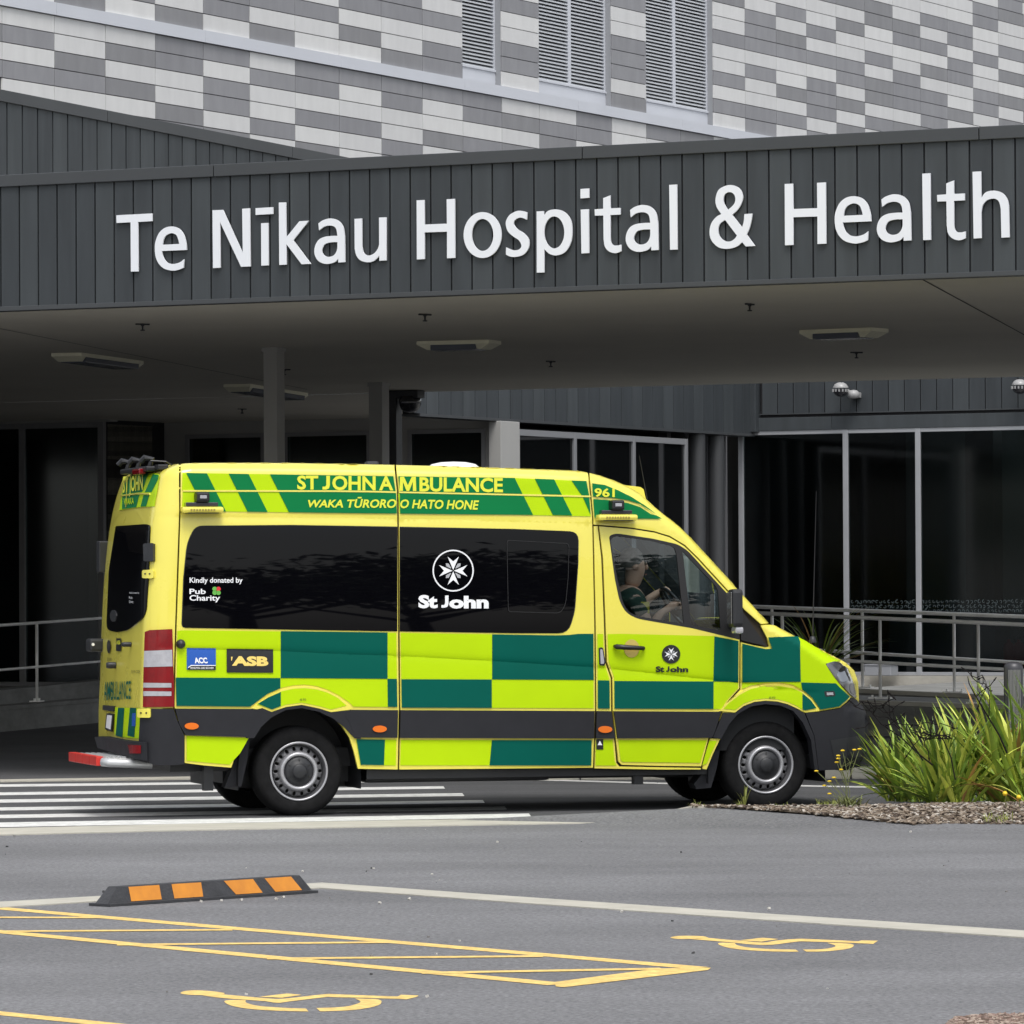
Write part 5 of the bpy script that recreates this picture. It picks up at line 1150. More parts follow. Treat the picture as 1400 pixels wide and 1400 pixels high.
for x, y in ((261, 992.5), (518, 996.4), (826, 997)):
    skin("side_marker_lamp", ell(x, y, 9.6, 4.6, 22), M_AMBER, amb, off=.032, thick=.012, crease=False, h=4)
skin("side_flasher", round_poly([(818, 885), (824, 885), (827.4, 906), (826, 909.6), (819, 909.6)], 3), M_BLACK, amb, off=.012, thick=.02, crease=False, h=4)
skin("flasher_lens", round_poly([(819.8, 887.6), (822.8, 887.6), (825.4, 905), (824.6, 907.4), (820.4, 907.4)], 1), M_CLAMP, bpy.data.objects["side_flasher"], off=.016, crease=False, h=4)
nf_ = skin("wing_flasher", round_poly([(1126, 945), (1140, 944.4), (1141.6, 951.6), (1127.6, 952.6)], 2), M_BLACK, amb, off=.014, thick=.02, crease=False, h=4)
skin("flasher_lens", [(1129, 946.8), (1138, 946.4), (1138.6, 950), (1129.6, 950.4)], M_CLAMP, nf_, off=.018, crease=False, h=4)
skin("pillar_sticker", [(814.8, 1010.4), (824.4, 1010.4), (824.4, 1024.6), (815, 1024.6)], M_INK, amb, off=.008, crease=False, h=5)
skin("pillar_emblem", [(819.6, 1012.4), (823, 1018.6), (816.6, 1018.6)], M_WHITE, amb, off=.010, crease=False, h=5)
for x, y in ((413, 956.5), (1054, 954)): text_px("arch_sticker", "65 PSI", x - 4, y - 1.6, x + 4.4, y + 1.4, M_INK, amb, .0255)
# door handle
skin("handle_cup", ell(863, 886.6, 10.6, 12.4, 24), mat("handle_cup_yellow", (.55, .42, .10), .4), cab_door, off=.0105, crease=False, h=5)
P, N = put((860, 885.4)); hh = MB(); hh.tube([(-.12, -.012, .012), (-.11, -.035, .008), (-.05, -.05, .003), (.05, -.05, -.002), (.105, -.035, -.006), (.115, -.012, -.008)], [.012, .02, .02, .017, .016, .01], 8); hh.build("door_handle", M_INK, cab_door, True, tuple(P))
MB().lathe([(0, -.002), (.012, -.001), (.012, .004)], 10, 'Y').build("lock", M_STEEL, bpy.data.objects["door_handle.001"] if "door_handle.001" in bpy.data.objects else cab_door, False, (-.08, -.056, .006))
# writing
JP = [(.52, 0), (1, 0), (1, .68), (.86, .92), (.5, 1.0), (0, 1.0), (0, .78), (.36, .79), (.52, .66)]
MP = [(0, 1), (.03, 0), (.27, 0), (.5, .60), (.73, 0), (.97, 0), (1, 1), (.80, 1), (.79, .36), (.58, 1), (.42, 1), (.21, .36), (.20, 1)]
def glyph(name, P, x0, x1, y0, y1, m, parent, off): return skin(name, [(x0 + (x1 - x0) * a, y0 + (y1 - y0) * b) for a, b in P], m, parent, off=off, h=6, crease=False)
text_px("side_lettering", "ST", 405.8, 650.2, 434.6, 669.0, M_YTXT, amb, .0115, bold=.03)
glyph("side_lettering", JP, 440.4, 450.6, 650.6, 669.6, M_YTXT, amb, .0115)
text_px("side_lettering", "OHN", 453.8, 650.4, 513.0, 669.8, M_YTXT, amb, .0115, bold=.03, yr=(651, 670.2))
text_px("side_lettering", "A", 517.6, 651.2, 537.2, 670.2, M_YTXT, amb, .0115, bold=.03)
glyph("side_lettering", MP, 545.6, 568.6, 652.0, 671.4, M_YTXT, amb, .0125)
text_px("side_lettering", "BULANCE", 573, 652.2, 687, 671.6, M_YTXT, amb, .0115, bold=.03, yr=(653.6, 672.8))
text_px("side_lettering", "WAKA TŪRORO", 420.6, 680.6, 541.4, 693.6, M_YTXT, amb, .0115, bold=.028, shear=.2, yr=(679.0, 694.4))
text_px("side_lettering", "O HATO HONE", 546.6, 682.8, 654.4, 694.6, M_YTXT, amb, .0115, bold=.028, shear=.2, yr=(684.2, 696.8))
text_px("fleet_number", "961", 812, 667.4, 839.6, 679, M_YTXT, amb, .017, bold=.03, yr=(668, 679.6))
text_px("window_lettering", "St", 571.6, 813.4, 598, 830.6, M_WHITE, sw2, .0075, bold=.05); glyph("window_lettering", JP, 603.2, 612.8, 814.2, 830.8, M_WHITE, sw2, .008); text_px("window_lettering", "ohn", 613.6, 814.6, 667.8, 831, M_WHITE, sw2, .0075, bold=.05)
text_px("window_lettering", "Kindly donated by", 259, 789.6, 331.4, 799, M_WHITE, sw, .0075, bold=.015)
text_px("window_lettering", "Pub", 258.8, 805, 281, 812, M_WHITE, sw, .0075, bold=.02); text_px("window_lettering", "Charity", 258.8, 813.6, 300.6, 823.6, M_WHITE, sw, .0075, bold=.02)
M_LEAF1 = mat("clover_green", (.12, .42, .06), .5); M_LEAF2 = mat("clover_red", (.65, .02, .03), .5)
for k in range(4):
    a_ = PI / 4 + k * PI / 2; cx_, cy_ = 295.8 + 3.6 * math.cos(a_), 807.8 - 3.6 * math.sin(a_)
    skin("clover_leaf", ell(cx_, cy_, 3.2, 3.2, 12), M_LEAF2 if k == 0 else M_LEAF1, sw, off=.0078, crease=False, h=4)
def emblem(cx_, cy_, R, parent, off, ring=None):
    for k in range(4):
        a_ = k * PI / 2
        def q(r, t): return (cx_ + R * r * math.sin(a_ + t), cy_ - R * r * math.cos(a_ + t))
        skin("emblem_arm", [q(.03, 0), q(.31, -.35), q(.76, -.385), q(.46, 0), q(.76, .385), q(.31, .35)], M_WHITE, parent, off=off, crease=False, h=5)
        skin("emblem_detail", [q(.16, PI / 4 - .1), q(.42, PI / 4 - .22), q(.52, PI / 4), q(.42, PI / 4 + .22), q(.16, PI / 4 + .1)], ring or M_WHITE, parent, off=off, crease=False, h=5)
skin("emblem_ring", ell(619.2, 780.2, 28.2, 28.6, 40), M_WHITE, sw2, holes=[ell(619.2, 780.2, 26.4, 26.8, 40)], off=.0078, crease=False, h=6)
emblem(619.3, 780.3, 27.5, sw2, .0078, mat("emblem_grey", (.4, .41, .43), .5))
skin("emblem_disc", ell(917, 894.4, 12.6, 12.8, 32), M_INK, cab_door, off=.0105, crease=False, h=5); emblem(917, 894.4, 12.6, cab_door, .0125, mat("emblem_grey", (.4, .41, .43), .5))
text_px("door_lettering", "St", 896, 910.8, 907.8, 918.2, M_INK, cab_door, .0105, bold=.045); glyph("door_lettering", JP, 910.2, 914.8, 911, 918.2, M_INK, cab_door, .0105); text_px("door_lettering", "ohn", 915.6, 911.2, 940.4, 918.4, M_INK, cab_door, .0105, bold=.045)
skin("emblem_disc", ell(149.6, 884, 2.6, 9, 20), M_INK, amb, off=.006, crease=False, h=5); text_px("rear_lettering", "St John", 147.4, 898.6, 153.4, 903.4, M_INK, amb, .006)
skin("sponsor_sticker", [(160, 872.6), (166.4, 873), (166.2, 890.4), (159.6, 890)], M_INK, amb, off=.006, crease=False, h=5)
text_px("sticker_lettering", "ASB", 160.6, 875.6, 166, 881, M_YTXT, amb, .009, bold=.02)
# sponsor stickers on the flank
M_BLUE = mat("blue_vinyl", (.01, .09, .42), .4)
skin("sponsor_sticker", [(255, 885.4), (294.6, 885.8), (294.6, 916), (255, 915.6)], M_BLUE, amb, off=.012, h=7, label="blue square sticker behind the rear lamp")
skin("sticker_bar", [(256, 915.4), (257.6, 912), (261, 910.4), (294.4, 910.4), (294.4, 915.8)], M_INK, amb, off=.0145, crease=False, h=6)
skin("sticker_rule", [(256, 912.6), (260.6, 909.2), (294.4, 909.4), (294.4, 910.4), (261, 910.4), (257.4, 913)], M_WHITE, amb, off=.0160, crease=False, h=6)
text_px("sticker_lettering", "ACC", 266, 899, 283.6, 906.6, M_WHITE, amb, .0145, bold=.045, shear=-.25)
text_px("sticker_lettering", "PREVENTION. CARE. RECOVERY.", 259.6, 912, 292, 914.6, M_WHITE, amb, .0165, bold=.01)
skin("sponsor_sticker", [(309.4, 886.4), (373, 887.2), (373, 919.8), (309.6, 919.4)], M_INK, amb, off=.012, h=7, label="black sticker with pale yellow bank lettering")
text_px("sticker_lettering", "ASB", 316.6, 897, 366.4, 909.4, mat("bank_yellow", (.85, .62, .16), .4), amb, .0145, bold=.055, yr=(897.6, 910))
skin("sticker_tick", [(315.4, 898), (317.6, 898), (316.4, 903.4), (315.6, 903.4)], mat("bank_yellow", (.85, .62, .16), .4), amb, off=.0145, crease=False, h=5)

# backing shell with arches and the cab window left open
shell_o = [(250, 640), (400, 640), (600, 644), (790, 651), (839, 664), (875, 683), (911, 714), (945, 746), (997, 805), (1030, 840), (1045, 860), (1076, 868), (1137, 898), (1165, 915), (1168, 960), (1150, 966), (1118, 972), (1098, 976), (1080, 962), (1046, 955), (1012, 964), (990, 985), (975, 1012), (962, 1044), (800, 1044), (497, 1044), (490, 1012), (470, 980), (440, 964), (412, 960), (380, 966), (352, 988), (340, 1010), (320, 1040), (262, 1038), (256, 990), (246, 960), (248, 860), (254, 700)]
skin("inner_shell", shell_o, M_SHELL, amb, holes=[grow(WF, 1.0)], off=-.028, crease=False, h=14)
# far side, roof, windscreen, bonnet, nose
def far_side():
    so = [(-1.02, .42)] + [(-1.0, 2.5)] + [(float(u), float(z) - .03) for u, z in SIL[1:-3]] + [(4.1, .36), (4.08, .42), (4.0, .62), (3.85, .76), (3.665, .80), (3.45, .76), (3.3, .62), (3.24, .34), (.50, .34), (.42, .6), (.25, .76), (0, .82), (-.25, .76), (-.42, .6), (-.5, .36)]
    wf = [RL @ (np.array([0, 0, 0.0])) for _ in ()]; W2 = onw(np.array([p[0] for p in WF]), np.array([p[1] for p in WF]), .08)[:, [0, 2]]
    V, T, L = cdt(so, [[tuple(map(float, p)) for p in W2]], .10)
    O = np.stack([V[:, 0], np.full(len(V), BW + .5), V[:, 1]], 1); D = np.tile([0, -1.0, 0], (len(V), 1)); P, h_ = march(O, D, 0, 1.6, 60)
    o = mesh_obj("far_side_panel", P, T.tolist(), M_YEL, amb, True)
    V, T, L = cdt([tuple(map(float, p)) for p in W2], [], .10); O = np.stack([V[:, 0], np.full(len(V), BW + .5), V[:, 1]], 1); D = np.tile([0, -1.0, 0], (len(V), 1)); P, h_ = march(O, D, 0, 1.6, 60)
    mesh_obj("far_door_glass", P, T.tolist(), G_CAB, amb, True)
far_side()
def lining():
    so = [(2.5, .9), (2.5, float(np.interp(2.5, SIL[:, 0], SIL[:, 1])) - .03)] + [(float(u), float(z) - .03) for u, z in SIL if 2.52 < u < 4.0] + [(4.0, .9)]
    W2 = onw(np.array([p[0] for p in WF]), np.array([p[1] for p in WF]), .08)[:, [0, 2]]
    V, T, L = cdt(so, [[tuple(map(float, p)) for p in W2]], .10); O = np.stack([V[:, 0], np.full(len(V), BW + .5), V[:, 1]], 1); D = np.tile([0, -1.0, 0], (len(V), 1)); P, h_ = march(O, D, 0, 1.6, 60)
    mesh_obj("cab_lining", P + np.array([0, -.03, 0]), T.tolist(), mat("lining_grey", (.05, .055, .06), .7), amb, True)
lining()
def strip_over(name, i0, i1, m, w0=.16, n=16, off=-.006, sub=3):
    S = SIL[i0:i1 + 1]; pts = []
    for a, b in zip(S[:-1], S[1:]):
        for k in range(sub): pts.append(a + (b - a) * k / sub)
    pts.append(S[-1]); pts = np.array(pts); T_ = np.gradient(pts, axis=0); T_ /= np.linalg.norm(T_, axis=1, keepdims=True); Nn = np.stack([-T_[:, 1], T_[:, 0]], 1)
    ws = np.concatenate([np.linspace(w0, BW - w0, n), [BW - .09, BW - .05]])
    O = np.array([[(p[0] + q[0] * .35, w, p[1] + q[1] * .35) for w in ws] for p, q in zip(pts, Nn)]); D = np.array([[(-q[0], 0, -q[1]) for w in ws] for q in Nn])
    return sheet(name, O, D, 0, .9, len(pts), len(ws), m, off=off)
strip_over("roof", 0, 11, M_YEL, off=-.001, n=24); strip_over("windscreen_header", 11, 13, M_YEL); strip_over("windscreen", 13, 20, G_CAB, w0=.17); strip_over("bonnet", 20, 27, M_YEL, off=-.02); strip_over("grille", 27, 29, M_BLACK, off=-.012); strip_over("nose_bumper", 29, 34, M_DARKC, off=-.012)
# rear roof edge strip behind the seam
O = np.array([[(u, w, 3.2) for w in np.concatenate([[.12, .14], np.linspace(.18, BW - .13, 10), [BW - .09, BW - .06]])] for u in np.linspace(-1.13, -.95, 7)]); D = np.zeros_like(O); D[..., 2] = -1
sheet("roof_rear_edge", O, D, 0, 1.5, 7, 14, M_YEL, off=-.002)
# underside and arches
ub_ = MB(); ub_.box(.52, .10, .27, 3.2, BW - .1, .42); ub_.box(-.5, .5, .24, 4.2, BW - .5, .36); ub_.box(-.95, .25, .34, -.45, BW - .25, .5); ub_.box(-.6, .42, .36, 4.3, BW - .42, .5); ub_.box(4.05, .3, .3, 4.5, BW - .3, .4)
ub_.build("underbody", M_BLACK, amb)
MB().box(.55, .28, .235, 2.0, .9, .36, bev=.03).build("underfloor_tank", M_BLACK, amb)
for u in (2.62, -.72): MB().box(u, .12, .20, u + .07, .2, .40).build("jacking_bracket", M_BLACK, amb)
for u0 in (0, 3.665):
    for sd in (0, 1):
        mb = MB(); n = 16; r_ = .47; pts = [(u0 + r_ * math.cos(PI * k / n), .36 + r_ * math.sin(PI * k / n)) for k in range(n + 1)]
        w0, w1 = (.075, .60) if sd == 0 else (BW - .075, BW - .60); v = []
        pts = [(u0 + r_, .2)] + pts + [(u0 - r_, .2)]
        for (u, z) in pts: v += [(u, w0, z), (u, w1, z)]
        mb.add(v, [(2 * k, 2 * k + 1, 2 * k + 3, 2 * k + 2) for k in range(len(pts) - 1)]); nn = len(pts)
        mb.add([(u, w1, z) for u, z in pts], [tuple(range(nn))]); mb.build("wheel_well", M_BLACK, amb)
# mud flaps
P_ = [onw(float(x), float(y), .12) for x, y in ((343, 1010), (332, 1008), (319, 1046), (312, 1068), (309, 1078), (327, 1077))]
P_ = [onw(float(x), float(y), .14) for x, y in ((342, 1008), (331, 1010), (321, 1040), (307, 1077), (330, 1075), (338, 1040))]
def slab(name, P, dw, m): n = len(P); return mesh_obj(name, [p for p in P] + [p + np.array([0.03, dw, 0]) for p in P], [tuple(range(n))[::-1], tuple(range(n, 2 * n))] + [(i, (i + 1) % n, n + (i + 1) % n, n + i) for i in range(n)], m, amb)
slab("mud_flap", P_, .26, M_DARKC); slab("mud_flap", [onw(float(x), float(y), .12) for x, y in ((987, 1008), (976, 1022), (966, 1050), (949, 1072), (952, 1079), (972, 1077), (980, 1050))], .26, M_DARKC)

# wheels
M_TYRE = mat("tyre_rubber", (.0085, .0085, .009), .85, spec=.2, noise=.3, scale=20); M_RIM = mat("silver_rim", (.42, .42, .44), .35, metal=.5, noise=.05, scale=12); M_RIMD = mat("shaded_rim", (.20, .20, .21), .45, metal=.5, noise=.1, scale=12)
M_HUB = mat("hub_plastic", (.018, .019, .022), .5, noise=.1, scale=20); M_DRUM = mat("brake_dark", (.012, .012, .012), .7)
def make_wheel(parent, u, w, flip, first=None, rimm=None):
    e = bpy.data.objects.new("wheel", None); link(e, parent); e.location = (u, w, .336); e.empty_display_size = .2
    if flip: e.rotation_euler = (0, 0, PI)
    if first:
        for ch in first.children:
            c = ch.copy(); link(c, e); c.matrix_parent_inverse = Matrix.Identity(4)
        return e
    R = .340
    MB().lathe([(.215, .0), (.224, -.012), (.245, -.022), (.29, -.026), (.318, -.016), (.330, .0), (R - .003, .02), (R, .045), (R, .19), (R - .004, .21), (.318, .24), (.28, .25), (.215, .235)], 64).build("tyre", M_TYRE, e, True)
    tr = MB()
    for k in range(56):
        a = 2 * PI * k / 56; c_, s_ = math.cos(a), math.sin(a); t_ = .010
        p = lambda r, y, da: ((r) * math.cos(a + da), y, (r) * math.sin(a + da))
        tr.add([p(.322, -.0135, -t_), p(.322, -.0135, t_), p(R + .001, .03, t_), p(R + .001, .03, -t_)], [(0, 1, 2, 3)])
    stuff(tr.build("tread_edge", mat("tread_dark", (.007, .007, .007), .9), e))
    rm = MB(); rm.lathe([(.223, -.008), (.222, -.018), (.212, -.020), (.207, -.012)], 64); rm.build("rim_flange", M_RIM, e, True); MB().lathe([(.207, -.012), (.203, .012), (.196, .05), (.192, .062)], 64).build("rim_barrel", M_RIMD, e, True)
    # disc with oval hand holes
    holes = [ell(.170 * math.cos(2 * PI * k / 18), .170 * math.sin(2 * PI * k / 18), .0165, .0125, 12, 2 * PI * k / 18) for k in range(18)]
    V, T, L = cdt(ell(0, 0, .193, .193, 72), [ell(0, 0, .105, .105, 48)] + holes, .012)
    r = np.hypot(V[:, 0], V[:, 1]); y = np.interp(r, [.105, .113, .122, .135, .147, .155, .185, .193], [.012, -.008, -.018, -.016, .006, .018, .030, .060])
    v = np.stack([V[:, 0], y, V[:, 1]], 1).tolist(); n0 = len(v); f = T.tolist()
    for lp in L[2:]:
        n = len(v); v += [(V[i][0], y[i] + .012, V[i][1]) for i in lp]
        for j in range(len(lp)): f.append((lp[j], lp[(j + 1) % len(lp)], n + (j + 1) % len(lp), n + j))
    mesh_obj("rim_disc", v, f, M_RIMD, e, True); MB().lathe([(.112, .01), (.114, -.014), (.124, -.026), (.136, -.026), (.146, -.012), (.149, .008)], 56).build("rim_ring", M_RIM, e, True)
    MB().lathe([(.0, .075), (.198, .075)], 40).build("drum", M_DRUM, e)
    MB().lathe([(.112, .0), (.108, -.014), (.09, -.024), (.058, -.028), (.054, -.040), (.045, -.046), (0, -.047)], 40).build("hub_cap", M_HUB, e, True)
    sl = MB()
    for k in range(6):
        a = 2 * PI * (k + .5) / 6; c_, s_ = math.cos(a), math.sin(a)
        sl.add([((.078) * c_ - .006 * s_, -.0275, .078 * s_ + .006 * c_), (.078 * c_ + .006 * s_, -.0275, .078 * s_ - .006 * c_), (.098 * c_ + .005 * s_, -.0225, .098 * s_ - .005 * c_), (.098 * c_ - .005 * s_, -.0225, .098 * s_ + .005 * c_)], [(0, 1, 2, 3)])
    sl.build("hub_slots", M_DRUM, e)
    return e
wr = make_wheel(amb, 0, .115, False); make_wheel(amb, 3.665, .115, False, wr)
make_wheel(amb, 0, BW - .115, True, wr); make_wheel(amb, 3.665, BW - .115, True, wr)
# rear step
su0, su1, sz_ = -1.48, -1.12, .435
MB().box(su0 + .03, .30, sz_ - .02, su1 + .3, 1.40, sz_ + .01).build("rear_step_plate", M_STEEL, amb)
ta = MB(); ta.tube([(su1 + .02, .18, .40), (su0 + .06, .22, .415), (su0 + .02, .26, .42)], .034, 10); ta.build("step_arm", mat("silver_paint", (.55, .56, .57), .35, metal=.4), amb, True)
gr_ = MB()
for k in range(9): gr_.box(su0 + .05 + k * .045, .30, sz_ + .01, su0 + .07 + k * .045, 1.40, sz_ + .022)
gr_.build("step_tread", mat("silver_paint", (.55, .56, .57), .35, metal=.4), amb)
M_REDR = mat("red_reflective", (.60, .03, .02), .4)
for k in range(4): MB().box(su0 - .025, .28 + k * .295, sz_ - .045, su0 + .03, .28 + k * .295 + .285, sz_ + .026, bev=.006).build("red_edge", M_REDR, amb)
# scene lamps on the roof sides
def scene_lamp(x0, x1, y0, y1, sx, label):
    P, N = put(((x0 + x1) / 2, (y0 + y1) / 2)); hw = (x1 - x0) / 2 / 178; hh_ = (y1 - y0) / 2 / 182
    e = bpy.data.objects.new("scene_lamp", None); link(e, amb); e.location = P.tolist(); e['label'] = label
    MB().box(-hw, -.10, -hh_ * .95, hw, .04, hh_ * .2, bev=.02).build("housing", M_YEL, e)
    MB().box(-hw + .03, -.075, hh_ * .2 + .002, hw - .04, .05, hh_ * 1.0, bev=.006).build("lens", mat("lamp_dark_lens", (.03, .03, .04), .12, coat=.8), e)
    tt = MB()
    for k in range(9): tt.box(-hw + .06 + k * (2 * hw - .12) / 9, -.105, -hh_ * .55, -hw + .06 + (k + .6) * (2 * hw - .12) / 9, -.09, -hh_ * .2)
    tt.build("vents", mat("vent_shade", (.35, .27, .06), .6), e)
    MB().box(-hw + .04, -.104, -hh_ * 1.0, hw - .04, .0, -hh_ * .9).build("lower_lip", M_INK, e)
    MB().box(sx - .05, -.10, hh_ * 1.02, sx + .05, .06, hh_ * 1.02 + .075, bev=.015).build("strobe", M_INK, e)
    MB().box(sx - .026, -.105, hh_ * 1.02 + .026, sx + .026, -.095, hh_ * 1.02 + .05, bev=.004).build("strobe_lens", M_CLAMP, e)
scene_lamp(246.5, 302.5, 687, 702, 0.0, "yellow scene lamp with black strobe above the rear of the long window")
scene_lamp(813, 868.5, 697.5, 712.5, .0, "yellow scene lamp with black strobe above the cab door")
# mirrors
def mirror(side):
    P = onw(1006., 835., -.20) if side == 0 else onw(983., 830., 2.2)
    e = bpy.data.objects.new("wing_mirror", None); link(e, amb); e.location = P.tolist(); s = 1 if side == 0 else -1
    bm = MB(); v = []
    bm.box(-.048, -.07, -.125, .042, .07, .165, bev=.03).build("mirror_housing", M_BLACK, e)
    MB().box(-.054, -.055, -.10, -.047, .055, .14, bev=.003).build("mirror_glass", mat("mirror_face", (.7, .72, .74), .03, metal=1), e)
    MB().box(-.022, -.06, -.175, .045, .06, -.12, bev=.02).build("indicator", M_CLAMP, e)
    MB().tube([(0, 0, -.10), (.02, s * .14, -.12), (.03, s * .26, -.10)], [.03, .025, .03], 8).build("mirror_arm", M_BLACK, e)
mirror(0); mirror(1)
# roof fittings
P = onw(620., 636., .95); mb = MB(); mb.lathe([(0, .055), (.10, .05), (.17, .035), (.20, .012), (.205, -.03)], 28, 'Z'); mb.build("roof_vent", mat("white_dome", (.8, .8, .78), .35), amb, True, (P[0], P[1], float(np.interp(P[0], SIL[:, 0], SIL[:, 1])) + .005))
u_ = onw(508., 634., .5)[0]; MB().box(-.05, -.05, -.02, .05, .05, .025, bev=.02).build("roof_aerial_base", M_BLACK, amb, False, (u_, .5, float(np.interp(u_, SIL[:, 0], SIL[:, 1])) + .005))
pod = [onw(float(x), float(y), .42) for x, y in ((845, 660.5), (856, 663.6), (868, 664.8), (876, 666), (880, 669), (883, 682), (894, 692), (870, 690), (850, 672))]
n = len(pod); mesh_obj("light_pod", [p for p in pod] + [p + np.array([0, 1.1, 0]) for p in pod], [tuple(range(n))[::-1], tuple(range(n, 2 * n))] + [(i, (i + 1) % n, n + (i + 1) % n, n + i) for i in range(n)], M_YEL, amb)
a0_, a1_ = onw(1111., 875., .25), onw(1116., 672., .25); MB().tube([a0_, a0_ + (a1_ - a0_) * .25, a1_], [.006, .0045, .0022], 6).build("whip_aerial", M_INK, amb)
MB().lathe([(0, .03), (.018, .028), (.028, 0), (.03, -.02)], 12, 'Z').build("aerial_base", M_BLACK, amb, True, tuple(a0_))
a0_, a1_ = onw(885., 683., .9), onw(874., 623., .9); MB().tube([a0_, a1_], [.004, .002], 6).build("roof_aerial", M_INK, amb)
# rear roof lamp cluster
zt_r = float(SIL[0, 1])
cl = bpy.data.objects.new("rear_roof_lights", None); link(cl, amb); cl.location = (-1.05, .12, zt_r - .01); cl.scale = (.8, .86, .78)
MB().box(-.06, .30, -.06, .10, 1.55, -.01, bev=.015).build("light_bar", M_INK, cl)
for w_ in (.62,): MB().box(-.10, w_ - .16, -.085, -.03, w_ + .16, -.03, bev=.015).build("red_light", M_RLAMP, cl)
for w_, a_ in ((.34, .0), (.9, .0), (1.4, .0)):
    MB().tube([(-.02, w_, -.01), (.0, w_, .055), (-.07, w_, .07), (-.10, w_ + .02, .03)], [.022, .03, .03, .028], 8).build("camera_arm", M_INK, cl)
MB().tube([(-.02, .3, .04), (.12, .26, .03), (.2, .3, -.01)], .008, 6).build("cable", M_INK, cl)
MB().box(.02, .15, -.05, .12, .32, .0, bev=.01).build("bracket", M_INK, cl)
# interior
MB().box(2.42, .12, .4, 2.47, BW - .12, 2.35).build("bulkhead", mat("bulkhead_grey", (.10, .105, .11), .8), amb)
MB().box(2.42, .12, .45, 3.9, BW - .12, .95).build("cab_floor", M_DARK, amb)
ds = mat("dash_plastic", (.03, .032, .034), .6)
MB().box(3.45, .14, .95, 3.95, BW - .14, 1.24, bev=.06).build("dashboard", ds, amb)
def seat(w0):
    e = bpy.data.objects.new("seat", None); link(e, amb); e.location = (2.78, w0, .95); sm_ = mat("seat_cloth", (.03, .033, .04), .85)
    MB().box(-.22, -.24, 0, .30, .24, .16, bev=.05).build("cushion", sm_, e); b = MB().box(-.06, -.24, 0, .07, .24, .66, bev=.05).build("backrest", sm_, e, False, (-.22, 0, .12)); b.rotation_euler = (0, -.22, 0)
    b = MB().box(-.05, -.13, 0, .05, .13, .2, bev=.04).build("headrest", sm_, e, False, (-.38, 0, .82)); b.rotation_euler = (0, -.15, 0)
seat(.52); seat(1.42)
sw_e = bpy.data.objects.new("steering_wheel", None); link(sw_e, amb); SWC = onw(925., 832., .52); sw_e.location = SWC.tolist(); sw_e.rotation_euler = (0, .95, 0)
mb = MB(); rp = [(.19 * math.cos(2 * PI * k / 28), .19 * math.sin(2 * PI * k / 28), 0) for k in range(29)]; mb.tube(rp, .015, 8, cap=False); mb.build("rim", M_INK, sw_e, True)
mb = MB(); [mb.tube([(0, 0, -.02), (.185 * math.cos(a), .185 * math.sin(a), 0)], .012, 6) for a in (PI / 2, -PI / 2, PI)]; mb.lathe([(0, .02), (.05, .015), (.06, -.03), (0, -.05)], 16, 'Z'); mb.build("spokes", ds, sw_e)

# ================================================================== DRIVER
HP = onw(866., 774., .52)                # head centre in van space
def to_world(p): return (AO + np.asarray(p) @ RL)
pr_root = empty("person", "driver in dark green uniform with forearm on the steering wheel inside the cab", "person", to_world((HP[0], .52, .95)).tolist(), PSI)
hx, hz = 0.0, HP[2] - .95
swx, swz = SWC[0] - HP[0], SWC[2] - .95
def skinned(name, nodes, edges, m, parent, lv=2):
    """nodes: list of (x,y,z,r)"""
    me = bpy.data.meshes.new(name); me.from_pydata([n[:3] for n in nodes], edges, []); me.materials.append(m)
    o = bpy.data.objects.new(name, me); link(o, parent)
    md = o.modifiers.new("Skin", 'SKIN'); md.use_smooth_shade = True
    for i, n in enumerate(nodes): sv = me.skin_vertices[0].data[i]; sv.radius = (n[3], n[4] if len(n) > 4 else n[3]); sv.use_root = (i == 0)
    s2 = o.modifiers.new("Sub", 'SUBSURF'); s2.levels = lv; s2.render_levels = lv
    return o
M_SKIN = mat("skin", (.55, .34, .25), .5, noise=.08, scale=10); M_UNI = mat("green_uniform", (.025, .06, .045), .85, noise=.2, scale=12); M_HAIR = mat("grey_hair", (.16, .14, .13), .8, noise=.3, scale=40)
sh_z = hz - .235
nd = [(-.06, 0, .10, .15), (-.08, 0, .28, .14, .17), (-.07, 0, sh_z - .08, .14, .19), (-.05, 0, sh_z, .09, .13), (-.015, 0, hz - .16, .062), (.0, 0, hz - .09, .075), (.02, 0, hz - .03, .098, .082), (.0, 0, hz + .05, .098, .084), (-.005, 0, hz + .10, .06),
      (.12, -.12, .12, .09), (.40, -.14, .16, .07), (.46, -.14, -.20, .05), (.12, .12, .12, .09), (.40, .14, .16, .07), (.46, .14, -.20, .05)]
ed = [(0, 1), (1, 2), (2, 3), (3, 4), (4, 5), (5, 6), (6, 7), (7, 8), (0, 9), (9, 10), (10, 11), (0, 12), (12, 13), (13, 14)]
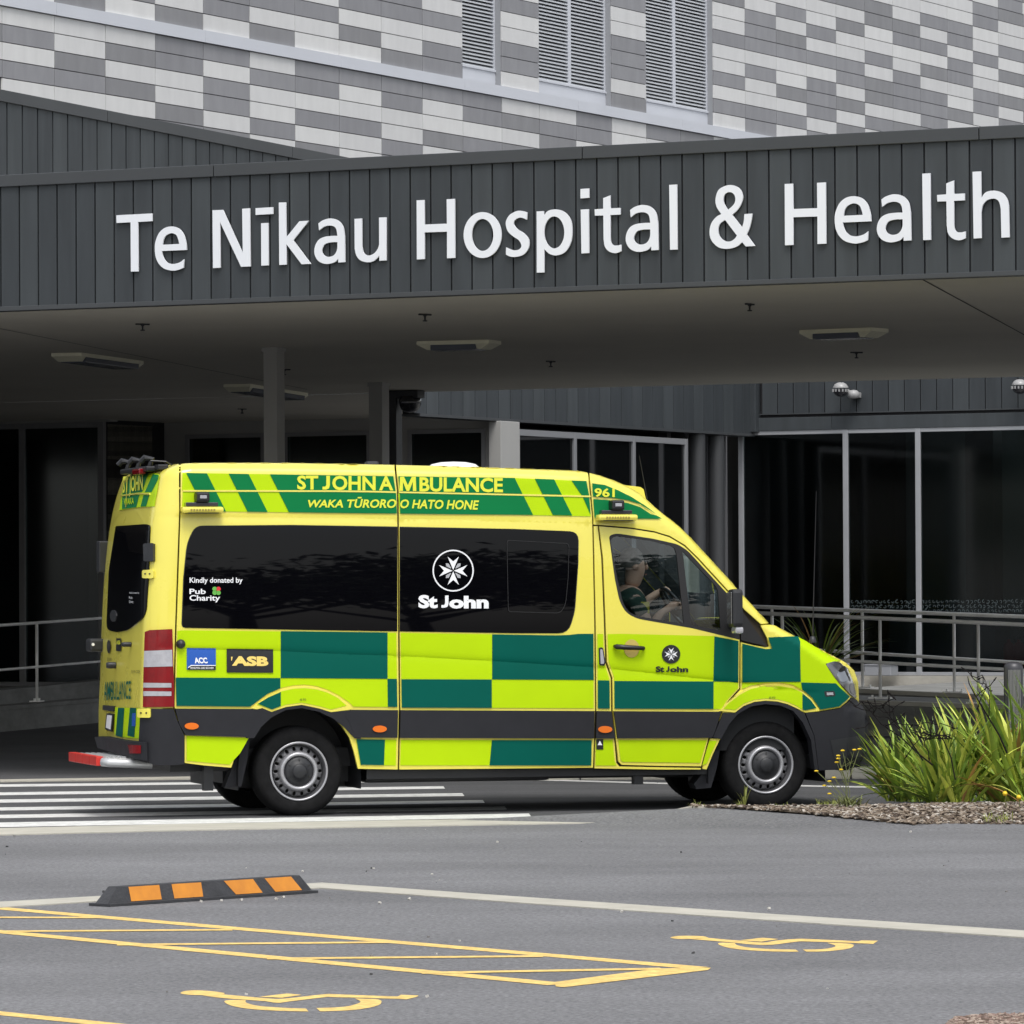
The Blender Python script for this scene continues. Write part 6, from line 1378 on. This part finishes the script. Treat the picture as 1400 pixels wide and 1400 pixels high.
for sgn, gx_, gz_ in ((-1, swx - .06, swz + .01), (1, swx - .05, swz + .12)):
    b = len(nd); gy = sgn * .17
    nd += [(-.05, sgn * .19, sh_z - .02, .062), (.06, sgn * .25, sh_z - .24, .046), (gx_ - .13, gy + sgn * .02, gz_ - .05, .033), (gx_ - .06, gy, gz_ - .01, .024, .03), (gx_ - .005, gy, gz_ + .02, .018, .034)]
    ed += [(3, b), (b, b + 1), (b + 1, b + 2), (b + 2, b + 3), (b + 3, b + 4)]
    for q in range(4):
        k = len(nd); off_ = (q - 1.5) * .018; ln_ = (.9, 1, .95, .75)[q]
        nd += [(gx_ + .03 * ln_, gy + off_, gz_ + .035, .009), (gx_ + .05 * ln_, gy + off_, gz_ + .01, .0085), (gx_ + .03 * ln_, gy + off_, gz_ - .015, .008)]
        ed += [(b + 4, k), (k, k + 1), (k + 1, k + 2)]
    k = len(nd); nd += [(gx_ - .02, gy - sgn * .035, gz_ + .035, .011), (gx_ + .015, gy - sgn * .04, gz_ + .045, .009)]; ed += [(b + 3, k), (k, k + 1)]
body = skinned("body", nd, ed, M_SKIN, pr_root)
# face: nose, ear, brow and jaw as part of the head; hair, uniform as children
fc = MB(); fc.lathe([(0, 0), (.012, .004), (.016, .02), (.006, .05), (0, .06)], 8, 'Z', (.105, 0, hz - .03)); fc.build("nose", M_SKIN, pr_root, True)
fc = MB(); fc.lathe([(0, -.012), (.02, -.008), (.03, 0), (.026, .006)], 10, 'Y', (-.005, -.085, hz - .005)); fc.build("ear", M_SKIN, pr_root, True)
fc = MB(); [fc.box(.092, y - .012, hz + .012, .102, y + .012, hz + .02) for y in (-.035, .035)]; fc.build("eyes", M_INK, pr_root)
fc = MB(); fc.box(.088, -.025, hz - .068, .098, .025, hz - .06); fc.build("mouth", mat("lips", (.30, .12, .10), .5), pr_root)
mb = MB(); v = []
mb.lathe([(0, .145), (.05, .135), (.085, .10), (.098, .055), (.098, .02), (.085, -.01)], 20, 'Z', (-.018, 0, hz)); mb.build("hair", M_HAIR, pr_root, True)
un = [(-.06, 0, .12, .165), (-.08, 0, .28, .155, .19), (-.07, 0, sh_z - .08, .155, .205), (-.05, 0, sh_z + .005, .10, .145), (-.02, 0, sh_z + .07, .07)]
ue = [(0, 1), (1, 2), (2, 3), (3, 4)]
for sgn in (-1, 1): b = len(un); un += [(-.05, sgn * .19, sh_z - .02, .078), (.02, sgn * .23, sh_z - .16, .066)]; ue += [(3, b), (b, b + 1)]
skinned("uniform_shirt", un, ue, M_UNI, pr_root)
MB().box(-.02, -.262, sh_z - .13, .05, -.25, sh_z - .04, bev=.004).build("shoulder_patch", mat("patch_yellow", (.5, .42, .05), .6), pr_root)
MB().box(.07, -.10, sh_z - .16, .10, .02, sh_z - .05, bev=.01).build("radio", M_INK, pr_root)
tr_ = [(-.06, 0, .10, .16), (.12, -.12, .13, .10), (.40, -.14, .17, .08), (.46, -.14, -.12, .065), (.12, .12, .13, .10), (.40, .14, .17, .08), (.46, .14, -.12, .065)]
skinned("trousers", tr_, [(0, 1), (1, 2), (2, 3), (0, 4), (4, 5), (5, 6)], M_UNI, pr_root)

# ================================================================== PLANTED ISLAND
rp_ = random.Random(21)
M_SOIL = mat("soil", (.10, .075, .05), .95, noise=.4, scale=20, bump=.6, bscale=60)
back_ = [(1.33, 37.30), (1.9, 37.30), (2.6, 37.30), (3.4, 37.26), (4.4, 37.24), (5.5, 37.2)]
fpx = [(946, 1103.6), (1020, 1107), (1100, 1113.4), (1180, 1120.5), (1250, 1127.4), (1330, 1130.4), (1400, 1131.6), (1480, 1132)]
front_ = [tuple(ground(float(x), float(y), z_)[:2]) for (x, y), z_ in zip(fpx, (.086, .084, .068, .05, .03, .012, .005, .004))]
front_x = [p[0] for p in front_]; front_y = [p[1] for p in front_]
def mound(x, y):
    y0 = float(np.interp(x, front_x, front_y)); y1 = 37.31; t = min(1, max(0, (y - y0) / max(.05, y1 - y0)))
    return park_z(x, y0) + .001 + (.091 - park_z(x, y0)) * math.sin(t * PI / 2) + .04 * max(0, min(1, (x - 2.2))) * math.sin(t * PI)
nx, ny = 60, 10; v = []; f = []
for i in range(nx):
    x = 1.22 + (6.4 - 1.22) * i / (nx - 1); y0 = float(np.interp(x, front_x, front_y))
    for j in range(ny): y = y0 + (37.31 - y0) * j / (ny - 1) if y0 < 37.31 else y0; v.append((x, y, mound(x, y)))
f = [(i * ny + j, (i + 1) * ny + j, (i + 1) * ny + j + 1, i * ny + j + 1) for i in range(nx - 1) for j in range(ny - 1)]
struct(mesh_obj("planting_bed", v, f, M_SOIL, smooth=True))
chip_m = [mat("bark_chip_%s" % k, c, .9, noise=.2, scale=30) for k, c in zip("abcd", ((.27, .22, .17), (.16, .12, .085), (.42, .38, .33), (.07, .05, .038)))]
mb = MB()
def chip(mb, x, y, z, l, w, h, mi):
    a = rp_.random() * PI * 2; t = (rp_.random() - .5) * .9; t2 = (rp_.random() - .5) * .8; R_ = Matrix.Rotation(a, 3, 'Z') @ Matrix.Rotation(t, 3, 'Y') @ Matrix.Rotation(t2, 3, 'X')
    vv = [R_ @ Vector((sx * l * (.5 if sy > 0 else .38), sy * w * .5, sz * h * .5)) + Vector((x, y, z)) for sx, sy, sz in ((-1, -1, -1), (1, -1, -1), (1, 1, -1), (-1, 1, -1), (-1, -1, 1), (1, -1, 1), (1, 1, 1), (-1, 1, 1))]
    mb.add(vv, [(0, 3, 2, 1), (4, 5, 6, 7), (0, 1, 5, 4), (1, 2, 6, 5), (2, 3, 7, 6), (3, 0, 4, 7)], mi)
for k in range(9000):
    x = 1.3 + 4.9 * rp_.random() ** (1 if k % 3 else .6); 
    if x < 2.1 and rp_.random() < .7: continue
    y0 = float(np.interp(x, front_x, front_y)); y = y0 - .03 + (37.30 - y0 + .03) * rp_.random() ** 1.2
    s_ = .6 + rp_.random() * .9
    chip(mb, x, y, mound(x, y) + .006 + rp_.random() * .012, .040 * s_, .016 * s_, .007, rp_.choices((0, 1, 2, 3), (4, 4, 2.4, 3))[0])
tag(mb.build("bark_mulch", chip_m), "loose pale bark chips covering the island bed under the flax", "mulch", kind="stuff")
M_BL = [mat("flax_green", (.25, .36, .05), .45, noise=.25, scale=5, spec=.4), mat("flax_dark_green", (.12, .20, .03), .45, noise=.25, scale=5, spec=.4), mat("flax_yellow_green", (.50, .55, .09), .45, noise=.2, scale=5, spec=.4), mat("flax_dead_leaf", (.36, .20, .06), .7, noise=.3, scale=8)]
def blade(mb, p, az, lean, L, w, droop, mi, twist=0.0):
    n = 7; pts = []; th_ = lean; q = Vector(p); d = Vector((math.cos(az), math.sin(az), 0)); side = Vector((-math.sin(az + twist), math.cos(az + twist), 0)); v = []
    for i in range(n + 1):
        t = i / n; ww = w * (.55 + .9 * t if t < .45 else (.955) * (1 - ((t - .45) / .55) ** 1.7)) * .5 + .0006
        nrm = (d * math.cos(th_) - Vector((0, 0, 1)) * math.sin(th_)) * -1
        fold = nrm * ww * .45
        v += [(q - side * ww + fold)[:], q[:], (q + side * ww + fold)[:]]
        q = q + (d * math.sin(th_) + Vector((0, 0, 1)) * math.cos(th_)) * (L / n); th_ += droop / n * (.4 + 1.2 * t)
    f = []
    for i in range(n): a = i * 3; f += [(a, a + 1, a + 4, a + 3), (a + 1, a + 2, a + 5, a + 4)]
    mb.add(v, f, mi)
def flax(x, y, z, nb, hgt, seed, label, bias=(0, 0), wmul=1.0):
    r = random.Random(seed); e = empty("flax_plant", label, "plant", (x, y, z), 0, "flax clumps in the island bed")
    fans = [(r.gauss(0, .10), r.gauss(0, .08)) for _ in range(max(4, nb // 16))]; mb = MB()
    for k in range(nb):
        fx, fy = fans[k % len(fans)]; az = r.random() * 2 * PI; lean = abs(r.gauss(0, .72)) + .05; lean = min(lean, 1.25)
        dx, dy = math.cos(az) * lean + bias[0], math.sin(az) * lean + bias[1]; az, lean = math.atan2(dy, dx), math.hypot(dx, dy)
        L = hgt * (.55 + .5 * r.random()) * (1.0 if lean < .8 else .8)
        blade(mb, (fx + r.gauss(0, .02), fy + r.gauss(0, .02), 0), az, lean * .75, L, (.022 + .016 * r.random()) * wmul, .25 + lean * .7 * r.random() + .2 * r.random(), r.choices((0, 1, 2, 3), (5, 2.6, 3.4, .6))[0], r.gauss(0, .5))
    o = mb.build("leaves", M_BL, e, True); return e
def gz(xp, yp, z=.06): P = ground(float(xp), float(yp), z); return float(P[0]), float(P[1]), z
for xp, yp, nb, hh2, sd_, lab, bi, wm in (
    (1236, 1096, 130, .70, 3, "left flax clump, its blades reaching over the front of the ambulance", (-.40, -.05), 1.1),
    (1290, 1106, 170, .78, 4, "tall flax clump in the middle of the island bed", (-.10, -.08), 1.15),
    (1262, 1088, 60, .72, 8, "upright flax clump close behind the two leftmost clumps", (-.05, .1), 1.1),
    (1338, 1094, 110, .80, 5, "flax clump behind and right of the middle one", (.1, .1), 1.15),
    (1396, 1105, 140, 1.02, 6, "largest broad-leaved flax clump at the right edge of the frame", (-.16, -.05), 1.55),
    (1458, 1096, 90, 1.12, 7, "flax clump mostly outside the right edge of the frame", (-.25, 0), 1.4)):
    flax(*gz(xp, yp), nb, hh2, sd_, lab, bi, wm)
M_STALK = mat("dark_flower_stalk", (.008, .006, .006), .8, spec=.2)
def stalk(pts, r0, label, D=36.9, twigs=0, seed=1):
    r = random.Random(seed); P = [at_depth(float(x), float(y), D) for x, y in pts]; e = empty("flower_stalk", label, "plant stalk", P[0].tolist(), 0, "dark flax flower stalks")
    Q = [Vector((p - P[0]).tolist()) for p in P]; mb = MB(); n = len(Q); mb.tube(Q, [r0 * (1 - .6 * i / (n - 1)) for i in range(n)], 6)
    for k in range(twigs):
        t = .45 + .55 * r.random(); i = min(n - 2, int(t * (n - 1))); a = Q[i].lerp(Q[i + 1], t * (n - 1) - i); d = Vector((r.gauss(0, 1), r.gauss(0, .5), r.gauss(.1, .8))).normalized(); pp = [a]
        for j in range(4): d = (d + Vector((r.gauss(0, .6), r.gauss(0, .3), r.gauss(0, .6)))).normalized(); pp.append(pp[-1] + d * .045)
        mb.tube(pp, .0035, 5)
        mb.tube([pp[-1], pp[-1] + d * .03], [.007, .003], 5)
    mb.build("stem", M_STALK, e)
stalk([(1275, 1046), (1255, 1030), (1232, 1008), (1205, 990), (1190, 972), (1178, 960)], .007, "dark twiggy stalk leaning left towards the ambulance bumper", twigs=10, seed=2)
stalk([(1262, 1040), (1248, 1018), (1236, 1000), (1220, 984), (1208, 968), (1192, 968)], .006, "thin dark stalk beside the leaning one", twigs=7, seed=5)
stalk([(1306, 1066), (1300, 1035), (1290, 1012), (1280, 1003), (1262, 1000), (1258, 1008)], .006, "dark stalk with a tangle of seed twigs over the middle clump", twigs=16, seed=3)
stalk([(1377, 1030), (1366, 1005), (1348, 975), (1333, 950), (1325, 935), (1323, 925)], .008, "smooth dark stalk rising above the right of the clumps", twigs=1, seed=4)
stalk([(1352, 980), (1353, 955), (1350, 940), (1347, 930), (1341, 940), (1338, 950)], .004, "short hooked dark stalk near the second handrail post", twigs=5, seed=9)
# flowering weeds
M_WST = mat("weed_stem", (.16, .18, .06), .7); M_PET = mat("yellow_petals", (.80, .55, .02), .5)
wd = [(1157, 1100, [(1146, 1037), (1144, 1042), (1175, 1024), (1152, 1026), (1168, 1025), (1146, 1033)], "loose yellow-flowered weed in front of the bumper"), (1162, 1101, [(1127, 1074), (1134, 1068), (1140, 1063), (1116, 1054), (1134, 1085), (1150, 1052)], "sprawling yellow-flowered weed at the tip of the bed")]
for bx, by, fl_, lab in wd:
    P0 = at_depth(bx, by, 37.0); e = empty("flowering_weed", lab, "weed", P0.tolist(), 0, "yellow-flowered weeds"); ms = MB()
    for fx, fy in fl_:
        P1 = Vector((at_depth(fx, fy, 36.9 + rp_.random() * .2) - P0).tolist()); m_ = P1 * .5 + Vector((.03 * (1 if P1.x < 0 else -1), 0, -.02)); pts = [Vector((0, 0, 0)), m_, P1]; ms.tube(pts, .0022, 5)
        for k in range(2):
            a = m_.lerp(P1, rp_.random() * .8); ms.tube([a, a + Vector((rp_.gauss(0, .03), 0, .03 + .03 * rp_.random()))], .0014, 4)
        fm = MB(); fm.lathe([(0, .006), (.010, .005), (.017, .0), (.012, -.006)], 9, 'Z', P1[:]); fm.build("flower", M_PET, e)
    for k in range(26):
        a = rp_.random() * 2 * PI; blade(ms, (rp_.gauss(0, .05), rp_.gauss(0, .03), -.02), a, .8, .10 + .08 * rp_.random(), .008, .8, 0)
    ms.build("stems", M_WST, e)
for i, (xp, yp) in enumerate(((1374, 1085), (1393, 1090))):
    P = at_depth(xp, yp, 36.4); e = empty("yellow_flower", "yellow daisy low against the right-hand flax, %s of two" % ("left" if i == 0 else "right"), "flower", P.tolist(), 0, "low yellow daisies")
    MB().lathe([(0, -.024), (.009, -.022), (.016, -.010), (.018, .0)], 12, 'Y').build("petals", M_PET, e, True); MB().tube([(0, 0, 0), (.01, .02, -.10), (0, .03, -.2)], .003, 5).build("stem", M_WST, e)
# low tufts along the kerb and bed
mb = MB(); 
for (x0, x1, yb, n_) in ((945, 962, 1104, 40), (1008, 1016, 1102, 30), (1055, 1085, 1106, 70), (1118, 1170, 1102, 160), (1345, 1385, 1118, 60)):
    for k in range(n_):
        x, y, z = gz(x0 + (x1 - x0) * rp_.random(), yb + rp_.gauss(0, 1.2), .07); blade(mb, (x, y, z - .02), rp_.random() * 2 * PI, .9 * rp_.random(), .035 + .05 * rp_.random(), .007, .7, 0)
for k in range(8): x, y, z = gz(1012, 1099, .09); blade(mb, (x, 37.3, z), rp_.random() * 2 * PI, .35, .07 + .14 * rp_.random(), .010, .5, 0)
tag(mb.build("grass_tufts", [mat("weed_green", (.20, .22, .045), .7, noise=.3, scale=9)]), "small dry green weeds along the kerb and bed edge", "weeds", kind="stuff")
# palm-like plant behind the nose
P = at_depth(1120, 900, 60.8); e = empty("cordyline_plant", "dark spiky plant behind the bonnet beside the rear handrail", "plant", (P[0], P[1], float(P[2]) - .3)); mb = MB()
for k in range(70):
    az = rp_.random() * 2 * PI; blade(mb, (0, 0, .1), az, .35 + .75 * rp_.random(), .75 + .4 * rp_.random(), .022, .7 + .5 * rp_.random(), rp_.choices((0, 1, 2, 3), (2, 5, .5, 1.0))[0])
mb.build("leaves", M_BL, e, True)
# planted wedge of pebbles at the lower right
P4 = [(1300, 1397), (1308, 1394.5), (1335, 1392), (1370, 1390.6), (1460, 1390), (1460, 1425), (1280, 1425)]
pg = px_poly(P4, .006); flat_o = flat("pebble_bed", pg, M_SOIL); struct(flat_o); mb = MB(); poly_ = [tuple(p[:2]) for p in pg]; xs2 = [p[0] for p in poly_]; ys2 = [p[1] for p in poly_]
peb = [mat("pebble_%s" % k, c, .85, noise=.2, scale=30) for k, c in zip("abc", ((.22, .15, .12), (.34, .27, .22), (.13, .09, .07)))]
cnt = 0
while cnt < 2600:
    x = min(xs2) + (max(xs2) - min(xs2)) * rp_.random(); y = min(ys2) + (max(ys2) - min(ys2)) * rp_.random()
    if inside(np.array([[x, y]]), poly_)[0]: s_ = .5 + rp_.random(); chip(mb, x, y, .012, .022 * s_, .016 * s_, .012 * s_, rp_.randrange(3)); cnt += 1
tag(mb.build("pebbles", peb), "brown pebbles in the bed at the lower right corner", "pebbles", kind="stuff")
# loose stones and grit on the car park
mb = MB(); gm_ = [mat("grit_pale", (.5, .48, .44), .9), mat("grit_dark", (.05, .05, .05), .9), mat("grit_mid", (.2, .19, .18), .9)]
for k in range(70):
    y = 20.5 + 16 * rp_.random(); x = (rp_.random() - .5) * .21 * y; s_ = (.25 + rp_.random() ** 4 * 1.7); chip(mb, x, y, park_z(x, y) + .003, .010 * s_, .008 * s_, .006 * s_, rp_.choices((0, 1, 2), (2, 5, 3))[0])
for xp, yp in ((519, 1234), (560, 1229), (275, 1232), (303, 1231), (330, 1230), (378, 1229), (387, 1226.6), (584, 1362), (680, 1151), (1245, 1137), (850, 1246), (1051, 1242), (142, 1219)):
    P = ground(float(xp), float(yp), .01); chip(mb, P[0], P[1], .010, .016, .013, .011, 0 if xp != 142 else 1)
tag(mb.build("loose_grit", gm_), "scattered grit and pale stones on the car park asphalt", "grit", kind="stuff")

# ================================================================== TREES ACROSS THE CAR PARK (seen mirrored in the glass)
M_LEAF = mat("tree_leaf", (.035, .06, .02), .7, noise=.3, scale=2); M_BARK = mat("tree_bark", (.06, .05, .04), .9, noise=.3, scale=6)
def tree(x, y, s, label, src=None, rz=0.0, sq=1.0):
    e = empty("tree", label, "tree", (x, y, 0), rz, "trees across the car park"); e.scale = (s, s, s * sq)
    if src:
        for ch in src.children: c = ch.copy(); link(c, e); c.matrix_parent_inverse = Matrix.Identity(4)
        return e
    r = random.Random(5); mb = MB(); tips = []
    mb.tube([(0, 0, 0), (.1, 0, 1.4), (.0, .1, 2.6)], [.28, .2, .16], 9)
    for k in range(9):
        a = k * 2.4; L = 1.6 + r.random() * 1.8; p = Vector((0, .1, 2.2 + .1 * k)); q = p + Vector((math.cos(a) * L * .5, math.sin(a) * L * .5, .8)); t = q + Vector((math.cos(a) * L * .7, math.sin(a) * L * .7, .7 + .5 * r.random())); mb.tube([p, q, t], [.09, .06, .03], 6); tips += [t, q.lerp(t, .5), t + Vector((r.gauss(0, .5), r.gauss(0, .5), .4))]
    mb.build("trunk", M_BARK, e, True); lf = MB()
    for t in tips:
        for k in range(110):
            o_ = t + Vector((r.gauss(0, .62), r.gauss(0, .62), r.gauss(0, .26))); u = Vector((r.gauss(0, 1), r.gauss(0, 1), r.gauss(0, .6))).normalized() * .16; w_ = Vector((r.gauss(0, 1), r.gauss(0, 1), r.gauss(0, .6))).normalized() * .09
            lf.add([(o_ - u)[:], (o_ + w_)[:], (o_ + u)[:], (o_ - w_)[:]], [(0, 1, 2, 3)])
    lf.build("crown", M_LEAF, e); return e
vx, vy = -.5, 38.5
tdef = [(25.5, 62, 1.55, .95, "broad flat-topped tree mirrored in the long side window"), (28.8, 58, 1.25, 1.0, "smaller spreading tree beside the broad flat-topped one"), (32.5, 66, 1.75, .9, "wide tree mirrored in the rear of the side window"), (36.5, 60, 1.4, 1.0, "tree mirrored behind the rear lettering"), (21.5, 70, 1.5, .9, "distant tree to the right of the mirrored group"), (17, 60, 1.2, 1.0, "slim tree near the right of the car park")]
t0_ = None
for i, (dg_, R_, s_, sq, lab) in enumerate(tdef):
    a = math.radians(dg_); t_ = tree(vx + R_ * math.sin(a), vy - R_ * math.cos(a), s_, lab, t0_, i * 1.3, sq); t0_ = t0_ or t_
for i, (x, y, s_, lab) in enumerate(((-62, 30, 1.0, "tree far left of the car park, nearest the road"), (-70, 22, 1.2, "tree far left of the car park, second from the road"), (-76, 12, .9, "low tree far left between two taller ones"), (-84, 4, 1.3, "tallest tree far left of the car park"), (-90, -8, 1.1, "tree at the far left corner"), (-58, 40, .8, "small tree far left behind the bus stop side"), (45, 5, 1.3, "tree well to the right of the camera"), (-25, -25, 1.4, "tree behind and left of the camera"))):
    tree(x, y, s_, lab, t0_, i * .9, .9)
